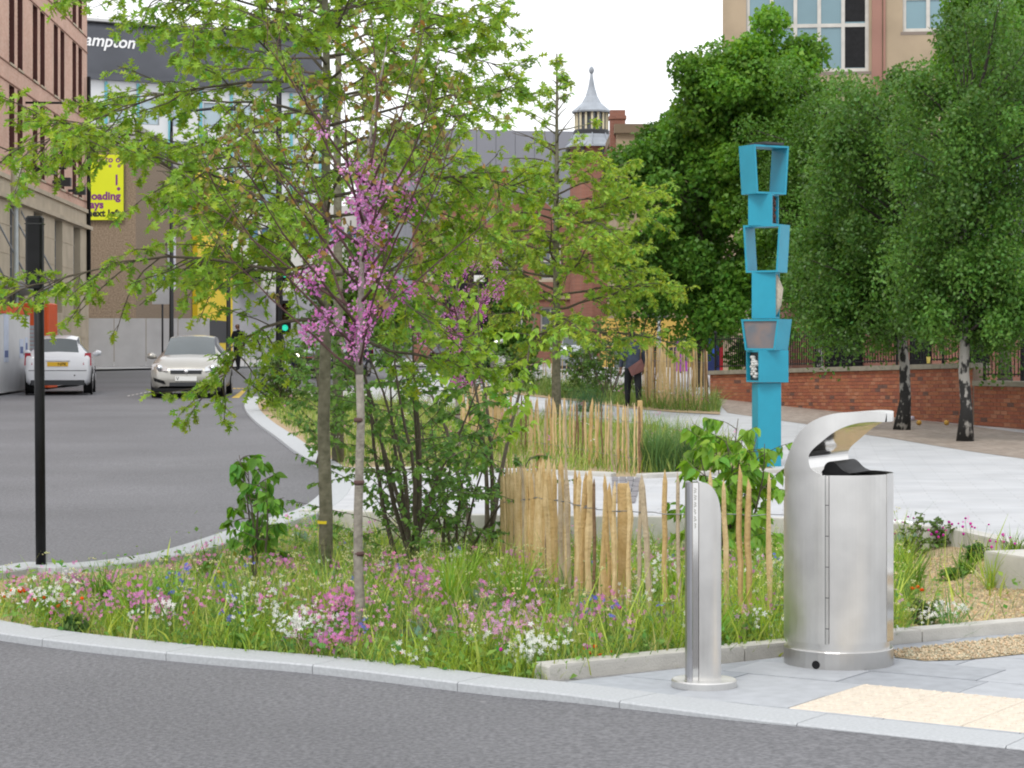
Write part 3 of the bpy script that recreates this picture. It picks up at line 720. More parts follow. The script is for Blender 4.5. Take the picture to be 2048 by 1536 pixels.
for k in range(6):
    a0, a1 = R(90) * k / 6, R(90) * (k + 1) / 6
    at_.poly([(-0.2, 0.8 - 0.8 * math.cos(a0), 25.2 + 0.6 * math.sin(a0)), (W_, 0.8 - 0.8 * math.cos(a0), 25.2 + 0.6 * math.sin(a0)), (W_, 0.8 - 0.8 * math.cos(a1), 25.2 + 0.6 * math.sin(a1)), (-0.2, 0.8 - 0.8 * math.cos(a1), 25.2 + 0.6 * math.sin(a1))], 0, True)
at_.box(-0.2, W_, 0.8, 14, 25.2, 25.8)
att = at_.build('attic', M_ATTIC, bC)
MB().box(-0.4, W_ + 0.2, -0.2, 13.9, 25.802, 26.0).build('roof_trim', mat('pale_trim', (0.5, 0.5, 0.5), 0.5), att)
rl = MB()
for x in [1 + 0.9 * i for i in range(8)] + [18 + .5 * i for i in range(8)]: rl.tube([(x, 2, 25.9), (x, 2, 27.0)], 0.03, 4)
for z in (26.5, 27.0): rl.tube([(1, 2, z), (7.3, 2, z)], 0.03, 4); rl.tube([(18, 2, z), (21.5, 2, z)], 0.03, 4)
rl.build('roof_rail', mat('rail_pale', (0.5, 0.5, 0.48), 0.5), att)
text_mesh('lettering', 'Hampton', 1.33, mat('white_letter', (0.8, 0.8, 0.8), 0.5), Matrix.Translation((2.7, -0.03, 23.9)) @ RX, bC, shear=0.25, bold=0.02, depth=0.02)

# --- low white building and far blocks behind the trees
bD = thing('white_low_building', (-19.6, 150, 0.8), 'low white rendered building with a strip of blue windows behind the lamp post', 'building')
ops = [(0.6 + 1.5 * i, 1.9 + 1.5 * i, 8.2, 9.1) for i in range(8)]
mb = MB(); facade(mb, 0, 14, 0, 10.6, ops, 0.2); shell(mb, 0, 14, 10, 0, 10.6); mb.build('wall', mat('white_render', (0.56, 0.55, 0.52), 0.7, 0.06, 0.4), bD)
for o in ops: window(bD, *o, 0.15, glassmat('blue_glass', (0.10, 0.22, 0.36)), M_FRG)
mb = MB(); mb.poly([(0.3, -2, 6.6), (1.6, -2, 6.6), (2.2, 0, 5.4), (0.1, 0, 5.4)]); mb.box(0.2, 2.0, -2.0, 0, 5.2, 5.5); mb.build('canopy', M_DARK, bD)
MB().box(0, 14, -0.05, 0, 0, 4.6).build('plinth', mat('grey_plinth', (0.3, 0.3, 0.32), 0.7, 0.1, 1), bD)

bE = thing('grey_clad_hall', (-6.84, 140, 0.8), 'big windowless hall in flat blue-grey cladding on the skyline', 'building', rz=R(6))
M_GCLAD = mat('bluegrey_cladding', (0.20, 0.205, 0.235), 0.6, 0.07, 0.25)
MB().box(0, 12.2, 0, 20, 0, 14.9).build('core', M_GCLAD, bE)
for i in range(8): MB().box(2.0 + i * 1.27 + .012, 2.0 + (i + 1) * 1.27 - .012, -0.12, -0.002, 0, 15.0 - .03 * i).build('cladding_panel', M_GCLAD, bE)
mb = MB(); mb.poly([(-3.0, 8, 0), (1.98, -0.12, 0), (1.98, -0.12, 15.02), (-3.0, 8, 14.9)]); mb.poly([(-3.0, 8, 14.9), (1.98, -.12, 15.02), (0.1, 19, 14.9)]); mb.build('angled_wall', M_GCLAD, bE)

bF = thing('red_brick_hall', (-5.1, 110, 0.7), 'dark red brick Victorian building with gables and tall chimneys behind the oak', 'building')
ops = []
for i in range(5):
    for z in (1.0, 4.3): ops.append((0.7 + i * 1.95, 1.75 + i * 1.95, z, z + 1.9))
mb = MB(); facade(mb, 0, 10.3, 0, 7.2, ops, 0.2); shell(mb, 0, 10.3, 9, 0, 7.2)
for gx in (1.4, 4.8, 7.6):                                    # gables
    mb.poly([(gx, 0, 7.2), (gx + 2.4, 0, 7.2), (gx + 2.4, 0, 7.9), (gx + 1.2, 0, 9.0), (gx, 0, 7.9)])
    mb.poly([(gx + 2.4, 0, 7.9), (gx + 2.4, 4, 7.9), (gx + 1.2, 4, 9.0), (gx + 1.2, 0, 9.0)]); mb.poly([(gx, 4, 7.9), (gx, 0, 7.9), (gx + 1.2, 0, 9.0), (gx + 1.2, 4, 9.0)])
mb.build('wall', M_REDBR, bF)
for o in ops: window(bF, *o, 0.15, M_GLASSD, M_FRW, 2, 2, 0.09, sill=M_STONE)
MB().box(-.1, 10.4, -0.12, 0, 3.3, 3.55).build('string_course', M_STONE2, bF)
for cx, w_, zt in ((2.05, 0.5, 9.6), (4.05, 0.85, 9.95), (9.2, .6, 9.4)):
    ch = MB().box(cx, cx + w_, 1, 1.6, 7, zt).box(cx - .06, cx + w_ + .06, .94, 1.66, zt - .25, zt - .1).build('chimney', M_REDBR, bF)
    for k in range(2): MB().lathe([(0.1, zt), (0.08, zt + .25)], (cx + .15 + k * (w_ - .3), 1.3, 0), 8).build('chimney_pot', mat('clay_pot', (0.3, 0.13, 0.08), 0.8), ch)

tw = thing('turret', ((1183 - 1024) / F * 108, 108, 0.7), 'round red brick turret with a lead roof, glazed lantern and ball finial', 'tower')
MB().lathe([(1.08, 0), (1.08, 10.0), (1.16, 10.05), (1.16, 10.35), (1.08, 10.4), (1.08, 10.75), (1.2, 10.85)], sides=16, smooth=False).build('brick_drum', M_REDBR, tw)
for k in range(8):
    a = 2 * PI * (k + .5) / 8
    o = MB().box(-0.07, 0.07, -0.16, 0, 10.4, 10.85).build('bracket', M_DARK, tw); o.location = (1.2 * math.cos(a), 1.2 * math.sin(a), 0); o.rotation_euler = (0, 0, a + PI / 2)
rf = MB().lathe([(1.32, 10.85), (1.30, 10.95), (1.10, 11.1), (0.98, 11.3), (0.92, 11.5)], sides=16, smooth=False).build('lead_roof', M_LEAD, tw)
for k in range(8):
    a = 2 * PI * k / 8
    MB().tube([(1.31 * math.cos(a), 1.31 * math.sin(a), 10.97), (1.08 * math.cos(a), 1.08 * math.sin(a), 11.16), (0.95 * math.cos(a), .95 * math.sin(a), 11.55)], 0.03, 4).build('roof_rib', M_LEAD, rf)
MB().lathe([(0.9, 11.45), (0.9, 11.7), (0.86, 11.75)], sides=16, smooth=False).build('lantern_base', M_DARK, tw)
ln = MB().lathe([(0.74, 11.7), (0.74, 12.6)], sides=8, smooth=False).build('lantern_glass', M_GLASSD, tw)
for k in range(16):
    a = 2 * PI * k / 16
    MB().box(-0.05, 0.05, -0.05, 0.05, 11.72, 12.6).build('lantern_post', mat('cream_paint', (0.6, 0.54, 0.38), 0.6), tw).location = (0.8 * math.cos(a), .8 * math.sin(a), 0)
MB().lathe([(0.98, 12.6), (1.0, 12.68), (0.8, 12.85), (0.5, 13.1), (0.3, 13.45), (0.17, 13.9), (0.1, 14.3), (0.06, 14.6), (0.0, 14.65)], sides=16, smooth=False).build('spire_roof', M_LEAD, tw)
MB().lathe([(0.02, 14.55), (0.1, 14.62), (0.14, 14.75), (0.1, 14.88), (0.03, 14.95), (0, 14.96)], sides=12).build('finial', M_LEAD, tw)

# --- beige blocks on the right
bG = thing('beige_stone_block', (4.62, 95, 0.5), 'beige stone block with a brick chimney showing above the maple crowns', 'building')
ops = [(1.2 + 2.1 * i, 2.3 + 2.1 * i, z, z + 1.9) for i in range(4) for z in (5.2, 1.0)]
mb = MB(); facade(mb, 0, 10.0, 0, 10.5, ops, 0.25); shell(mb, 0, 10, 9, 0, 10.5); mb.build('wall', M_STONE2, bG)
for o in ops: window(bG, *o, 0.2, M_GLASSD, M_FRW, 1, 2, 0.1)
MB().box(-0.1, 10.1, -0.2, 9, 10.502, 10.9).build('cornice', mat('dark_cornice', (0.20, 0.15, 0.10), 0.85, 0.1, 1), bG)
MB().box(-0.25, 0.42, 0.6, 1.4, 8, 11.6).box(-0.3, 0.47, .55, 1.45, 11.2, 11.35).build('chimney', M_REDBR, bG)
MB().box(4.4, 10.2, -0.5, -0.05, 0, 2.2).build('ground_floor_wall', mat('brown_wall', (0.24, 0.17, 0.13), 0.85, 0.1, 1), bG)

bH = thing('cream_office_block', (7.64, 78, 0.3), 'cream stone office with wide teal window bays rising behind the birches', 'building', rz=R(-6))
M_PINK = mat('pink_pilaster', (0.30, 0.16, 0.125), 0.8, 0.08, 1)
ops = []
k = 55.1
bays = [(0.85, 5.25), (6.45, 10.8), (12.0, 16.4)]
for a, b in bays:
    for z, h in ((2.0, 2.6), (6.0, 2.6), (11.2 if a < 1 else 12.6, 5.0 if a < 1 else 3.6)): ops.append((a, b, z, z + h))
mb = MB(); facade(mb, 0, 18, 0, 17, ops, 0.35); shell(mb, 0, 18, 10, 0, 17); mb.build('wall', M_STONE2, bH)
for a, b, c, d in ops:
    window(bH, a, b, c, d, 0.15, M_GLASST, M_FRW, 5, 3 if d - c > 3 else 2, 0.13, sill=mat('sill_stone', (0.22, 0.18, 0.15), 0.8))
for z in (11.36, 13.02, 14.64): MB().box(4.40, 5.12, 0.165, 0.178, z, z + 1.5).build('dark_pane', M_GLASSD if False else M_BLACK, bH)
for x in (5.35, 10.9, 16.5): MB().box(x, x + 0.36, -0.08, -0.0, 8.5, 17).build('pilaster', M_PINK, bH)
MB().box(5.75, 5.83, -0.12, -0.0, 10.5, 17).build('downpipe', M_PINK, bH)
for x in (0.2, 5.9, 11.4): MB().box(x, x + .5, -.06, 0, 8.9, 9.1).build('string_course', M_STONE, bH)

bI = thing('red_brick_outbuilding', (8.6, 66, 0.4), 'low red brick building with dark doorways behind the railings', 'building')
ops = [(1.0, 2.2, 0, 2.3), (3.6, 4.3, .6, 2.4), (5.4, 6.1, .6, 2.4), (7.0, 8.0, 0, 2.4), (8.6, 9.6, 0, 2.4)]
mb = MB(); facade(mb, 0, 13, 0, 4.6, ops, 0.3); shell(mb, 0, 13, 6, 0, 4.6); mb.build('wall', M_REDBR, bI)
for o in ops: MB().box(o[0], o[1], 0.2, 0.25, o[2], o[3]).build('dark_door', M_BLACK, bI)
mb = MB(); mb.poly([(-0.3, -0.4, 4.5), (13.3, -.4, 4.5), (13.3, 3, 6.2), (-.3, 3, 6.2)]); mb.poly([(-0.3, 6.4, 4.5), (-.3, 3, 6.2), (13.3, 3, 6.2), (13.3, 6.4, 4.5)]); mb.build('roof', mat('slate', (0.07, 0.07, 0.08), 0.7, 0.2, 2), bI)

# --- brick boundary wall, coping, railings
WA, WB_, WC = Vector((4.97, 54.0)), Vector((8.8, 41.0)), Vector((10.8, 35.5))
wl = thing('boundary_wall', (WA.x, WA.y, 0), 'red brick boundary wall with stone coping beside the birches', 'wall')
wi = Matrix.Translation((-WA.x, -WA.y, 0))
BR = [mat('brick_%s' % n_, c, 0.85, 0.18, 30) for n_, c in (('orange', (0.36, 0.135, 0.070)), ('red', (0.325, 0.11, 0.062)), ('pale', (0.40, 0.17, 0.10)), ('brown', (0.275, 0.095, 0.06)), ('burnt', (0.15, 0.08, 0.065)))]
M_MORT = mat('mortar', (0.26, 0.19, 0.15), 0.9, 0.1, 10)
bw, bh, bd = 0.225, 0.075, 0.1
bmesh_ = [MB().box(0.005, bw - .005, 0, bd, 0.005, bh - .005).mesh('brick', m) for m in BR]
hmesh_ = [MB().box(0.005, bw / 2 - .005, 0, bd, 0.005, bh - .005).mesh('brick', m) for m in BR]
rest = MB(); parts_left = 300; rng = random.Random(9)
def brick_run(a, b, za, zb, courses):
    global parts_left
    d = (b - a); L = d.length; ang = math.atan2(d.y, d.x); pitch = math.atan2(zb - za, L)
    n = int(L / bw); cells = []
    # mortar core
    mbk = MB(); cr = Vector((-d.y, d.x)).normalized()
    if cr.x < 0: cr = -cr
    f0 = cr * 0.012; f1 = cr * 0.3; dep = courses * bh + .3
    q = [a + f0, b + f0, b + f1, a + f1]; z = [za, zb, zb, za]
    pts = [(p.x, p.y, zz - dep) for p, zz in zip(q, z)] + [(p.x, p.y, zz) for p, zz in zip(q, z)]
    mbk.faces(pts, [(0, 1, 5, 4), (1, 2, 6, 5), (2, 3, 7, 6), (3, 0, 4, 7), (4, 5, 6, 7)])
    o = mbk.build('wall_core', M_MORT, wl); o.matrix_parent_inverse = wi
    for r in range(courses):
        for c in range(n + 1):
            s0 = c * bw - (bw / 2 if r % 2 else 0); half = False
            if s0 < -0.01: s0 = 0; half = True
            if s0 + bw > L + 0.01:
                if s0 + bw / 2 > L + .01: continue
                half = True
            m = 4 if rng.random() < 0.035 else rng.choice((0, 0, 1, 1, 1, 2, 3))
            M = Matrix.Translation((a.x, a.y, za)) @ Matrix.Rotation(ang, 4, 'Z') @ Matrix.Rotation(-pitch, 4, 'Y') @ Matrix.Translation((s0, rng.uniform(-.003, .002), -(r + 1) * bh))
            cells.append((M, m, half))
    return cells
cells = brick_run(WA, WB_, 0.87, 1.17, 16) + [None]
low = brick_run(WB_ + (WC - WB_).normalized() * .02, WC, 0.83, 0.86, 12)
cells = [c for c in cells if c] ; cells.sort(key=lambda c: c[0].translation.y)
allc = low[:] + cells; allc.sort(key=lambda c: abs(c[0].translation.y - 41.0))
for i, (M, m, half) in enumerate(allc):
    if i < 300:
        o = link('brick', (hmesh_ if half else bmesh_)[m], wl); o.matrix_parent_inverse = wi; o.matrix_basis = M
    else:
        rest.box(0.005, (bw / 2 if half else bw) - .005, 0, bd, 0.005, bh - .005, m, M)
o = rest.build('brickwork', BR, wl); o.matrix_parent_inverse = wi; o['kind'] = 'stuff'
def coping(a, b, za, zb, n):
    for i in range(n):
        p, q = a.lerp(b, (i + .004) / n), a.lerp(b, (i + .996) / n); z0, z1 = za + (zb - za) * i / n, za + (zb - za) * (i + 1) / n
        d = (b - a).normalized(); cr = Vector((-d.y, d.x)); cr = cr if cr.x > 0 else -cr
        e = [p - cr * .05, q - cr * .05, q + cr * .36, p + cr * .36]; zz = [z0, z1, z1, z0]
        mbk = MB(); mbk.faces([(v.x, v.y, w + .003) for v, w in zip(e, zz)] + [(v.x, v.y, w + .1) for v, w in zip(e, zz)], [(3, 2, 1, 0), (4, 5, 6, 7), (0, 1, 5, 4), (1, 2, 6, 5), (2, 3, 7, 6), (3, 0, 4, 7)])
        o = mbk.build('coping_stone', mat('coping', (0.27, 0.25, 0.20), 0.85, 0.15, 4, bump=0.15, bscale=30), wl); o.matrix_parent_inverse = wi
coping(WA, WB_, 0.87, 1.17, 11); coping(WB_ + (WC - WB_).normalized() * .02, WC, 0.83, 0.86, 5)
def railing(name, a, b, zb0, zb1, zt0, zt1, label, sp=0.125):
    t = thing(name, (a.x, a.y, 0), label, 'railing'); inv = Matrix.Translation((-a.x, -a.y, 0))
    d = b - a; L = d.length; n = int(L / sp)
    cr = Vector((-d.y, d.x)).normalized(); cr = (cr if cr.x > 0 else -cr) * 0.15
    bar = MB().tube([(0, 0, 0.08), (0, 0, 0.9), (0, 0, 1.0)], [0.011, 0.011, 0.003], 5).mesh('bar', M_BLACK)
    post = MB().box(-.025, .025, -.025, .025, 0, 1.02).lathe([(0.015, 1.02), (0.04, 1.05), (0.045, 1.08), (0.02, 1.12), (0, 1.13)], sides=8).mesh('post', M_BLACK)
    for i in range(n + 1):
        p = a + d * (i / n) + cr; z0 = zb0 + (zb1 - zb0) * i / n; z1 = zt0 + (zt1 - zt0) * i / n
        o = link('post' if i % 16 == 0 else 'bar', post if i % 16 == 0 else bar, t); o.matrix_parent_inverse = inv
        o.location = (p.x, p.y, z0); o.scale = (1, 1, z1 - z0)
    for f in (0.12, 0.88):
        p, q = a + cr, b + cr
        o = MB().tube([(p.x, p.y, zb0 + (zt0 - zb0) * f), (q.x, q.y, zb1 + (zt1 - zb1) * f)], 0.018, 4).build('rail', M_BLACK, t); o.matrix_parent_inverse = inv
railing('railing', WA, WB_, 0.972, 1.272, 1.86, 1.99, 'black iron railings standing on the brick wall behind the birches')
railing('railing', WB_ + (WC - WB_).normalized() * .15, WC, 0.932, 0.962, 1.95, 1.95, 'black iron railings on the lower wall beyond the second birch')
cup = thing('paper_cup', at(1857, 725, 42.3), 'small yellow cup left on the wall coping between the birches', 'cup')
cup.location.z = 1.245 + .003
MB().lathe([(0.03, 0), (0.042, 0.13), (0.038, 0.13), (0.028, 0.01)], sides=12).build('body', mat('yellow_cup', (0.7, 0.55, 0.12), 0.5), cup)
# ------------------------------------------------------------------ street objects
M_TEAL = mat('teal_paint', (0.015, 0.26, 0.37), 0.42, 0.08, 3, bump=0.03, bscale=60)
M_STEEL = mat('brushed_steel', (0.66, 0.65, 0.63), 0.34, 0.05, 9, metal=1.0, aniso=0.5)
_n = M_STEEL.node_tree; _b = _n.nodes['Principled BSDF']; _g = _n.nodes.new('ShaderNodeNewGeometry'); _m = _n.nodes.new('ShaderNodeMapping'); _m.inputs['Scale'].default_value = (90, 90, 3)
_z = _n.nodes.new('ShaderNodeTexNoise'); _z.inputs['Scale'].default_value = 1.0; _z.inputs['Detail'].default_value = 5; _z2 = _n.nodes.new('ShaderNodeTexNoise'); _z2.inputs['Scale'].default_value = 7; _z2.inputs['Detail'].default_value = 6
_n.links.new(_g.outputs['Position'], _m.inputs['Vector']); _n.links.new(_m.outputs[0], _z.inputs['Vector']); _n.links.new(_g.outputs['Position'], _z2.inputs['Vector'])
_a = _n.nodes.new('ShaderNodeMath'); _n.links.new(_z.outputs[0], _a.inputs[0]); _n.links.new(_z2.outputs[0], _a.inputs[1])          # grain and handling smears
_r = _n.nodes.new('ShaderNodeMapRange'); _r.inputs[1].default_value = .7; _r.inputs[2].default_value = 1.3; _r.inputs[3].default_value = .29; _r.inputs[4].default_value = .40
_n.links.new(_a.outputs[0], _r.inputs[0]); _n.links.new(_r.outputs[0], _b.inputs['Roughness'])
M_MIRROR = mat('polished_steel', (0.66, 0.65, 0.63), 0.09, 0.03, 9, metal=1.0)

# --- turquoise totem of stacked boxes
tX, tY, tZ = pix(1533, 932)
tt = thing('totem_sculpture', (tX, tY, 0), 'tall turquoise totem of stacked twisted boxes and frames on the plaza', 'sculpture')
def zrow(y): return CH - (y - HOR) / F * tY
def tbox(name, y0, y1, wt, wb, dep, rot, dx=0.0, insert=None, th=0.025):
    z0, z1 = zrow(y1) + .004, zrow(y0) - .004
    mb = MB(); h = z1 - z0
    def ring(z, w): return [(-w / 2, -dep / 2, z), (w / 2, -dep / 2, z), (w / 2, dep / 2, z), (-w / 2, dep / 2, z)]
    for sx in (-1, 1):
        pts = []
        for z, w in ((0, wb), (h, wt)):
            xo, xi = sx * w / 2, sx * (w / 2 - th)
            pts += [(xo, -dep / 2, z), (xi, -dep / 2, z), (xi, dep / 2, z), (xo, dep / 2, z)]
        fs = [(0, 1, 5, 4), (1, 2, 6, 5), (2, 3, 7, 6), (3, 0, 4, 7), (0, 3, 2, 1), (4, 5, 6, 7)]
        mb.faces(pts, fs if sx < 0 else [f[::-1] for f in fs])
    mb.box(-wb / 2 + th, wb / 2 - th, -dep / 2, dep / 2, 0, th); mb.box(-wt / 2 + th, wt / 2 - th, -dep / 2, dep / 2, h - th, h)
    o = mb.build(name, M_TEAL, tt); o.location = (dx, 0, z0); o.rotation_euler = (0, 0, R(rot))
    wi_ = min(wt, wb) / 2 - th
    if insert == 'bark':
        b = MB(); r = random.Random(2)
        b.box(-wi_, wi_, -dep / 2 + .04, dep / 2 - .04, th, h - th)
        ins = b.build('bark_insert', mat('bark_dark', (0.035, 0.022, 0.018), 0.9, 0.5, 40, bump=0.8, bscale=60), o)
        for i in range(60):
            x, z = r.uniform(-wi_ + .02, wi_ - .02), r.uniform(th + .02, h - th - .02)
            MB().tube([(x, -dep / 2 + .041, z), (x, -dep / 2 + .022, z)], r.uniform(.01, .02), 6).build('twig_end', mat('twig_red', (0.10, 0.045, 0.035), 0.9, 0.3, 30), ins)
    if insert == 'log':
        MB().tube([(-.02, -dep / 2 + .05, th), (0.0, -dep / 2 + .02, h * .3), (.012, -dep / 2 + .01, h * .65), (-.01, -dep / 2 + .04, h - th)], [.03, .07, .085, .04], 10).build('driftwood', mat('driftwood', (0.42, 0.37, 0.29), 0.9, 0.25, 20, bump=0.6, bscale=30), o)
    if insert == 'mesh':
        b = MB(); pts = [(-wb / 2 + th, -dep / 2 + .02, th), (wb / 2 - th, -dep / 2 + .02, th), (wt / 2 - th, -dep / 2 + .02, h - th), (-wt / 2 + th, -dep / 2 + .02, h - th)]
        b.poly(pts); b.poly([(p[0], dep / 2 - .02, p[2]) for p in pts][::-1])
        b.build('metal_panel', mat('rusty_panel', (0.10, 0.13, 0.16), 0.6, 0, 5, col2=(0.22, 0.16, 0.14)), o)
    if insert == 'stones':
        ins = MB().box(-wi_, wi_, -dep / 2 + .05, dep / 2 - .04, th, h - th).build('dark_back', M_DARK, o); r = random.Random(5)
        for i in range(26):
            x, z = (r.uniform(-wi_ + .1, wi_ - .1)), th + .05 + (h - 2 * th - .1) * (i // 3) / 8.5
            rr = r.uniform(.026, .042)
            MB().lathe([(0, -rr * .7), (rr * .7, -rr * .45), (rr, 0), (rr * .7, rr * .45), (0, rr * .7)], (x, -dep / 2 + .03, z), 8).build('white_stone', mat('white_stone', (0.55, 0.55, 0.54), 0.6, 0.15, 20), ins)
cb = MB().box(-.16, .16, -.13, .13, 0, zrow(765) - .004, bev=0.004).build('column', M_TEAL, tt); cb.rotation_euler = (0, 0, R(12))
tbox('box', 700, 765, 0.38, 0.38, 0.43, -70, 0.01, 'stones'); tbox('box', 638, 701, 0.56, 0.44, 0.37, -35, -0.0, 'mesh')
tbox('box', 545, 638, 0.24, 0.24, 0.32, 70, -0.01, 'log'); tbox('frame', 450, 546, 0.54, 0.46, 0.30, -32, 0.0)
tbox('box', 388, 452, 0.27, 0.27, 0.33, 64, -0.04, 'bark'); tbox('frame', 292, 390, 0.57, 0.48, 0.34, 30, -0.035)
sp_ = MB().box(-.16, .16, -.16, .16, zrow(291), zrow(286)).box(-.12, .12, -.12, .12, zrow(292), zrow(291)).build('solar_panel', M_DARK, tt); sp_.rotation_euler = (0, 0, R(36))

# --- stainless litter bin with curled canopy
bY = F * CH / (1325 - HOR); bX = (1677 - 1024) / F * bY; S = bY / F
bn = thing('litter_bin', (bX, bY, 0), 'stainless steel litter bin with a curled canopy over its opening', 'litter bin')
BROT = R(30); RB = 108.5 * S
bn.rotation_euler = (0, 0, -BROT)
def lp(px, py):
    """photo point on the bin's front surface -> profile x, height"""
    yw = -RB
    for _ in range(6):
        X = (px - 1024) / F * (bY + yw) - bX
        X = max(-RB, min(RB, X)); a_ = math.asin(X / RB); yw = -RB * math.cos(a_)
    return (RB * math.sin(min(a_ + BROT, PI / 2)), CH - (py - HOR) / F * (bY + yw))
XE = 0.988 * RB
def yf(x):
    x = max(-RB, min(XE, x)); return -math.sqrt(max(0, RB * RB - x * x))
outer = [(1568, 1000), (1567.6, 960), (1573, 917), (1586, 885), (1606, 856), (1638, 836), (1677, 826), (1723, 824.5), (1757, 825), (1786, 826)]
inner = [(1645, 950.5), (1633, 946), (1621, 936), (1617, 917), (1622, 903), (1640, 886), (1672, 862), (1706, 848.5), (1738, 844), (1770, 844)]
OUT = smooth_path([(-RB * .999, lp(*outer[0])[1], 0), (-RB * .99, lp(*outer[1])[1], 0)] + [(min(lp(*p)[0], XE), lp(*p)[1], 0) for p in outer[2:]], 5); INN = smooth_path([(min(lp(*p)[0], XE), lp(*p)[1], 0) for p in inner], 5)
can = MB(); n = len(OUT); K = 6
for sgn in (1, -1):
    grid = []
    for o_, i_ in zip(OUT, INN):
        row = []
        for k in range(K + 1):
            t = k / K; x = o_.x + (i_.x - o_.x) * t; z = o_.y + (i_.y - o_.y) * t
            row.append((x, sgn * yf(x), z))
        grid.append(row)
    base = len(can.v)
    for row in grid: can.v += row
    for a in range(n - 1):
        for k in range(K):
            i0 = base + a * (K + 1) + k; f = (i0, i0 + 1, i0 + K + 2, i0 + K + 1)
            can.f.append(f if sgn > 0 else f[::-1]); can.m.append(0); can.sm.append(True)
for a in range(n - 1):           # outer back sheet
    p, q = OUT[a], OUT[a + 1]
    can.poly([(p.x, -yf(p.x), p.y), (p.x, yf(p.x), p.y), (q.x, yf(q.x), q.y), (q.x, -yf(q.x), q.y)][::1], 0, True)
can.build('canopy', M_STEEL, bn)
inn = MB()
for a in range(n - 1):           # polished inner sheet
    p, q = INN[a], INN[a + 1]; off = 0.0015
    inn.poly([(p.x, yf(p.x), p.y), (p.x, -yf(p.x), p.y), (q.x, -yf(q.x), q.y), (q.x, yf(q.x), q.y)], 0, True)
inn.build('inner_sheet', M_MIRROR, bn)
ep = MB(); za_, zb2 = OUT[-1].y, INN[-1].y
ep.poly([(XE + .001, yf(XE), zb2), (XE + .001, -yf(XE), zb2), (XE + .001, -yf(XE), za_), (XE + .001, yf(XE), za_)])
ep.build('canopy_end', M_MIRROR, bn)
# lower shell: left part joins the canopy, right part is the door
def wallstrip(x0, x1, y0, y1, off=0.0, back=False, N=14, lipx=None):
    m_ = MB(); z0, z1 = ZF(y1), INN[0].y
    P = [x0 + (x1 - x0) * k / N for k in range(N + 1)]
    for a, b in zip(P[:-1], P[1:]):
        sa, sb = (1, 1)
        if back: m_.poly([(b, -yf(b), z0), (a, -yf(a), z0), (a, -yf(a), z1), (b, -yf(b), z1)], 0, True)
        else: m_.poly([(a, yf(a) - off, z0), (b, yf(b) - off, z0), (b, yf(b) - off, z1), (a, yf(a) - off, z1)], 0, True)
    return m_
xh, xr = lp(1651, 1100)[0], XE
ZF = lambda py: CH - (py - HOR) / F * (bY - RB)
m_ = MB(); zb_ = ZF(1290)
Nn = 40
for back in (False, True):
    for k in range(Nn):
        a, b = [-RB * math.cos(PI * t / Nn / 1.0) for t in (k, k + 1)]
        hi = xh if not back else xr
        if a >= hi: continue
        b = min(b, hi); s_ = -1 if back else 1
        def ztop(x):
            zi, zo = INN[0].y, OUT[0].y
            if back and x > INN[0].x: return zi
            # follow the lower end of the canopy strip
            t = (x - OUT[0].x) / (INN[0].x - OUT[0].x); return zo + (zi - zo) * min(1, max(0, t))
        q = [(a, s_ * yf(a), zb_), (b, s_ * yf(b), zb_), (b, s_ * yf(b), ztop(b)), (a, s_ * yf(a), ztop(a))]
        m_.poly(q if not back else q[::-1], 0, True)
m_.build('body_shell', M_STEEL, bn)
dr = wallstrip(xh + .02, xr, 949.5, 1290, 0.003, N=16)
dr.build('door', M_STEEL, bn)
st = MB(); z0, z1 = ZF(1290), INN[0].y + .003
st.box(XE - .002, XE + .003, yf(XE) - .002, -yf(XE) + .002, z0, z1)
st.build('end_plate', M_MIRROR, bn)
hg = MB().box(xh + .002, xh + .018, yf(xh) - .004, yf(xh) + .02, z0, z1 - .004).build('hinge', M_STEEL, bn)
for k in range(11):
    za = z0 + (z1 - z0) * k / 11
    MB().box(xh + .0005, xh + (.019 if k % 2 else .0015), yf(xh) - .0055, yf(xh) - .004, za, za + .0035).build('hinge_joint', M_DARK, hg)
MB().box(xh - .002, xh + .001, yf(xh) - .001, yf(xh) + .02, z0, z1 - .003).build('door_gap', M_DARK, bn)
ah = MB(); AP = smooth_path([(-.12 * RB, 0, INN[0].y - .01), (-.08 * RB, 0, INN[0].y + .04), (.02 * RB, 0, INN[0].y + .06), (.13 * RB, 0, INN[0].y + .052), (.26 * RB, 0, INN[0].y + .02), (.40 * RB, 0, INN[0].y + .004)], 5)
for p, q in zip(AP[:-1], AP[1:]):
    for y0_, y1_, w_ in ((-.13, .17, 0),): ah.poly([(p.x, y0_, p.z), (q.x, y0_, q.z), (q.x, y1_, q.z), (p.x, y1_, p.z)], 0, True); ah.poly([(p.x, y0_, INN[0].y - .012), (q.x, y0_, INN[0].y - .012), (q.x, y0_, q.z), (p.x, y0_, p.z)])
ah.build('ash_hood', M_BLACK, bn)
lin = MB()
for k in range(24):
    a, b = 2 * PI * k / 24, 2 * PI * (k + 1) / 24; r = RB - .02
    lin.poly([(r * math.cos(b), r * .9 * math.sin(b), .1), (r * math.cos(a), r * .9 * math.sin(a), .1), (r * math.cos(a), r * .9 * math.sin(a), z1 - .02), (r * math.cos(b), r * .9 * math.sin(b), z1 - .02)], 0, True)
lin.lathe([(0, .12), (RB - .02, .12)], sides=24); lin.build('liner', M_BLACK, bn)
MB().lathe([(RB - .018, zb_ + .001), (RB - .018, ZF(1307))], sides=48).build('kick_ring', M_STEEL, bn)
zp = ZF(1306)
MB().lathe([(RB - .025, zp), (RB - .001, zp), (RB + .001, zp - .004), (RB + .001, 0.0)], sides=48, smooth=False).build('plinth', mat('plinth_steel', (0.50, 0.49, 0.475), 0.28, 0.06, 9, metal=1.0), bn)
hx = lp(1632, 1330)[0]
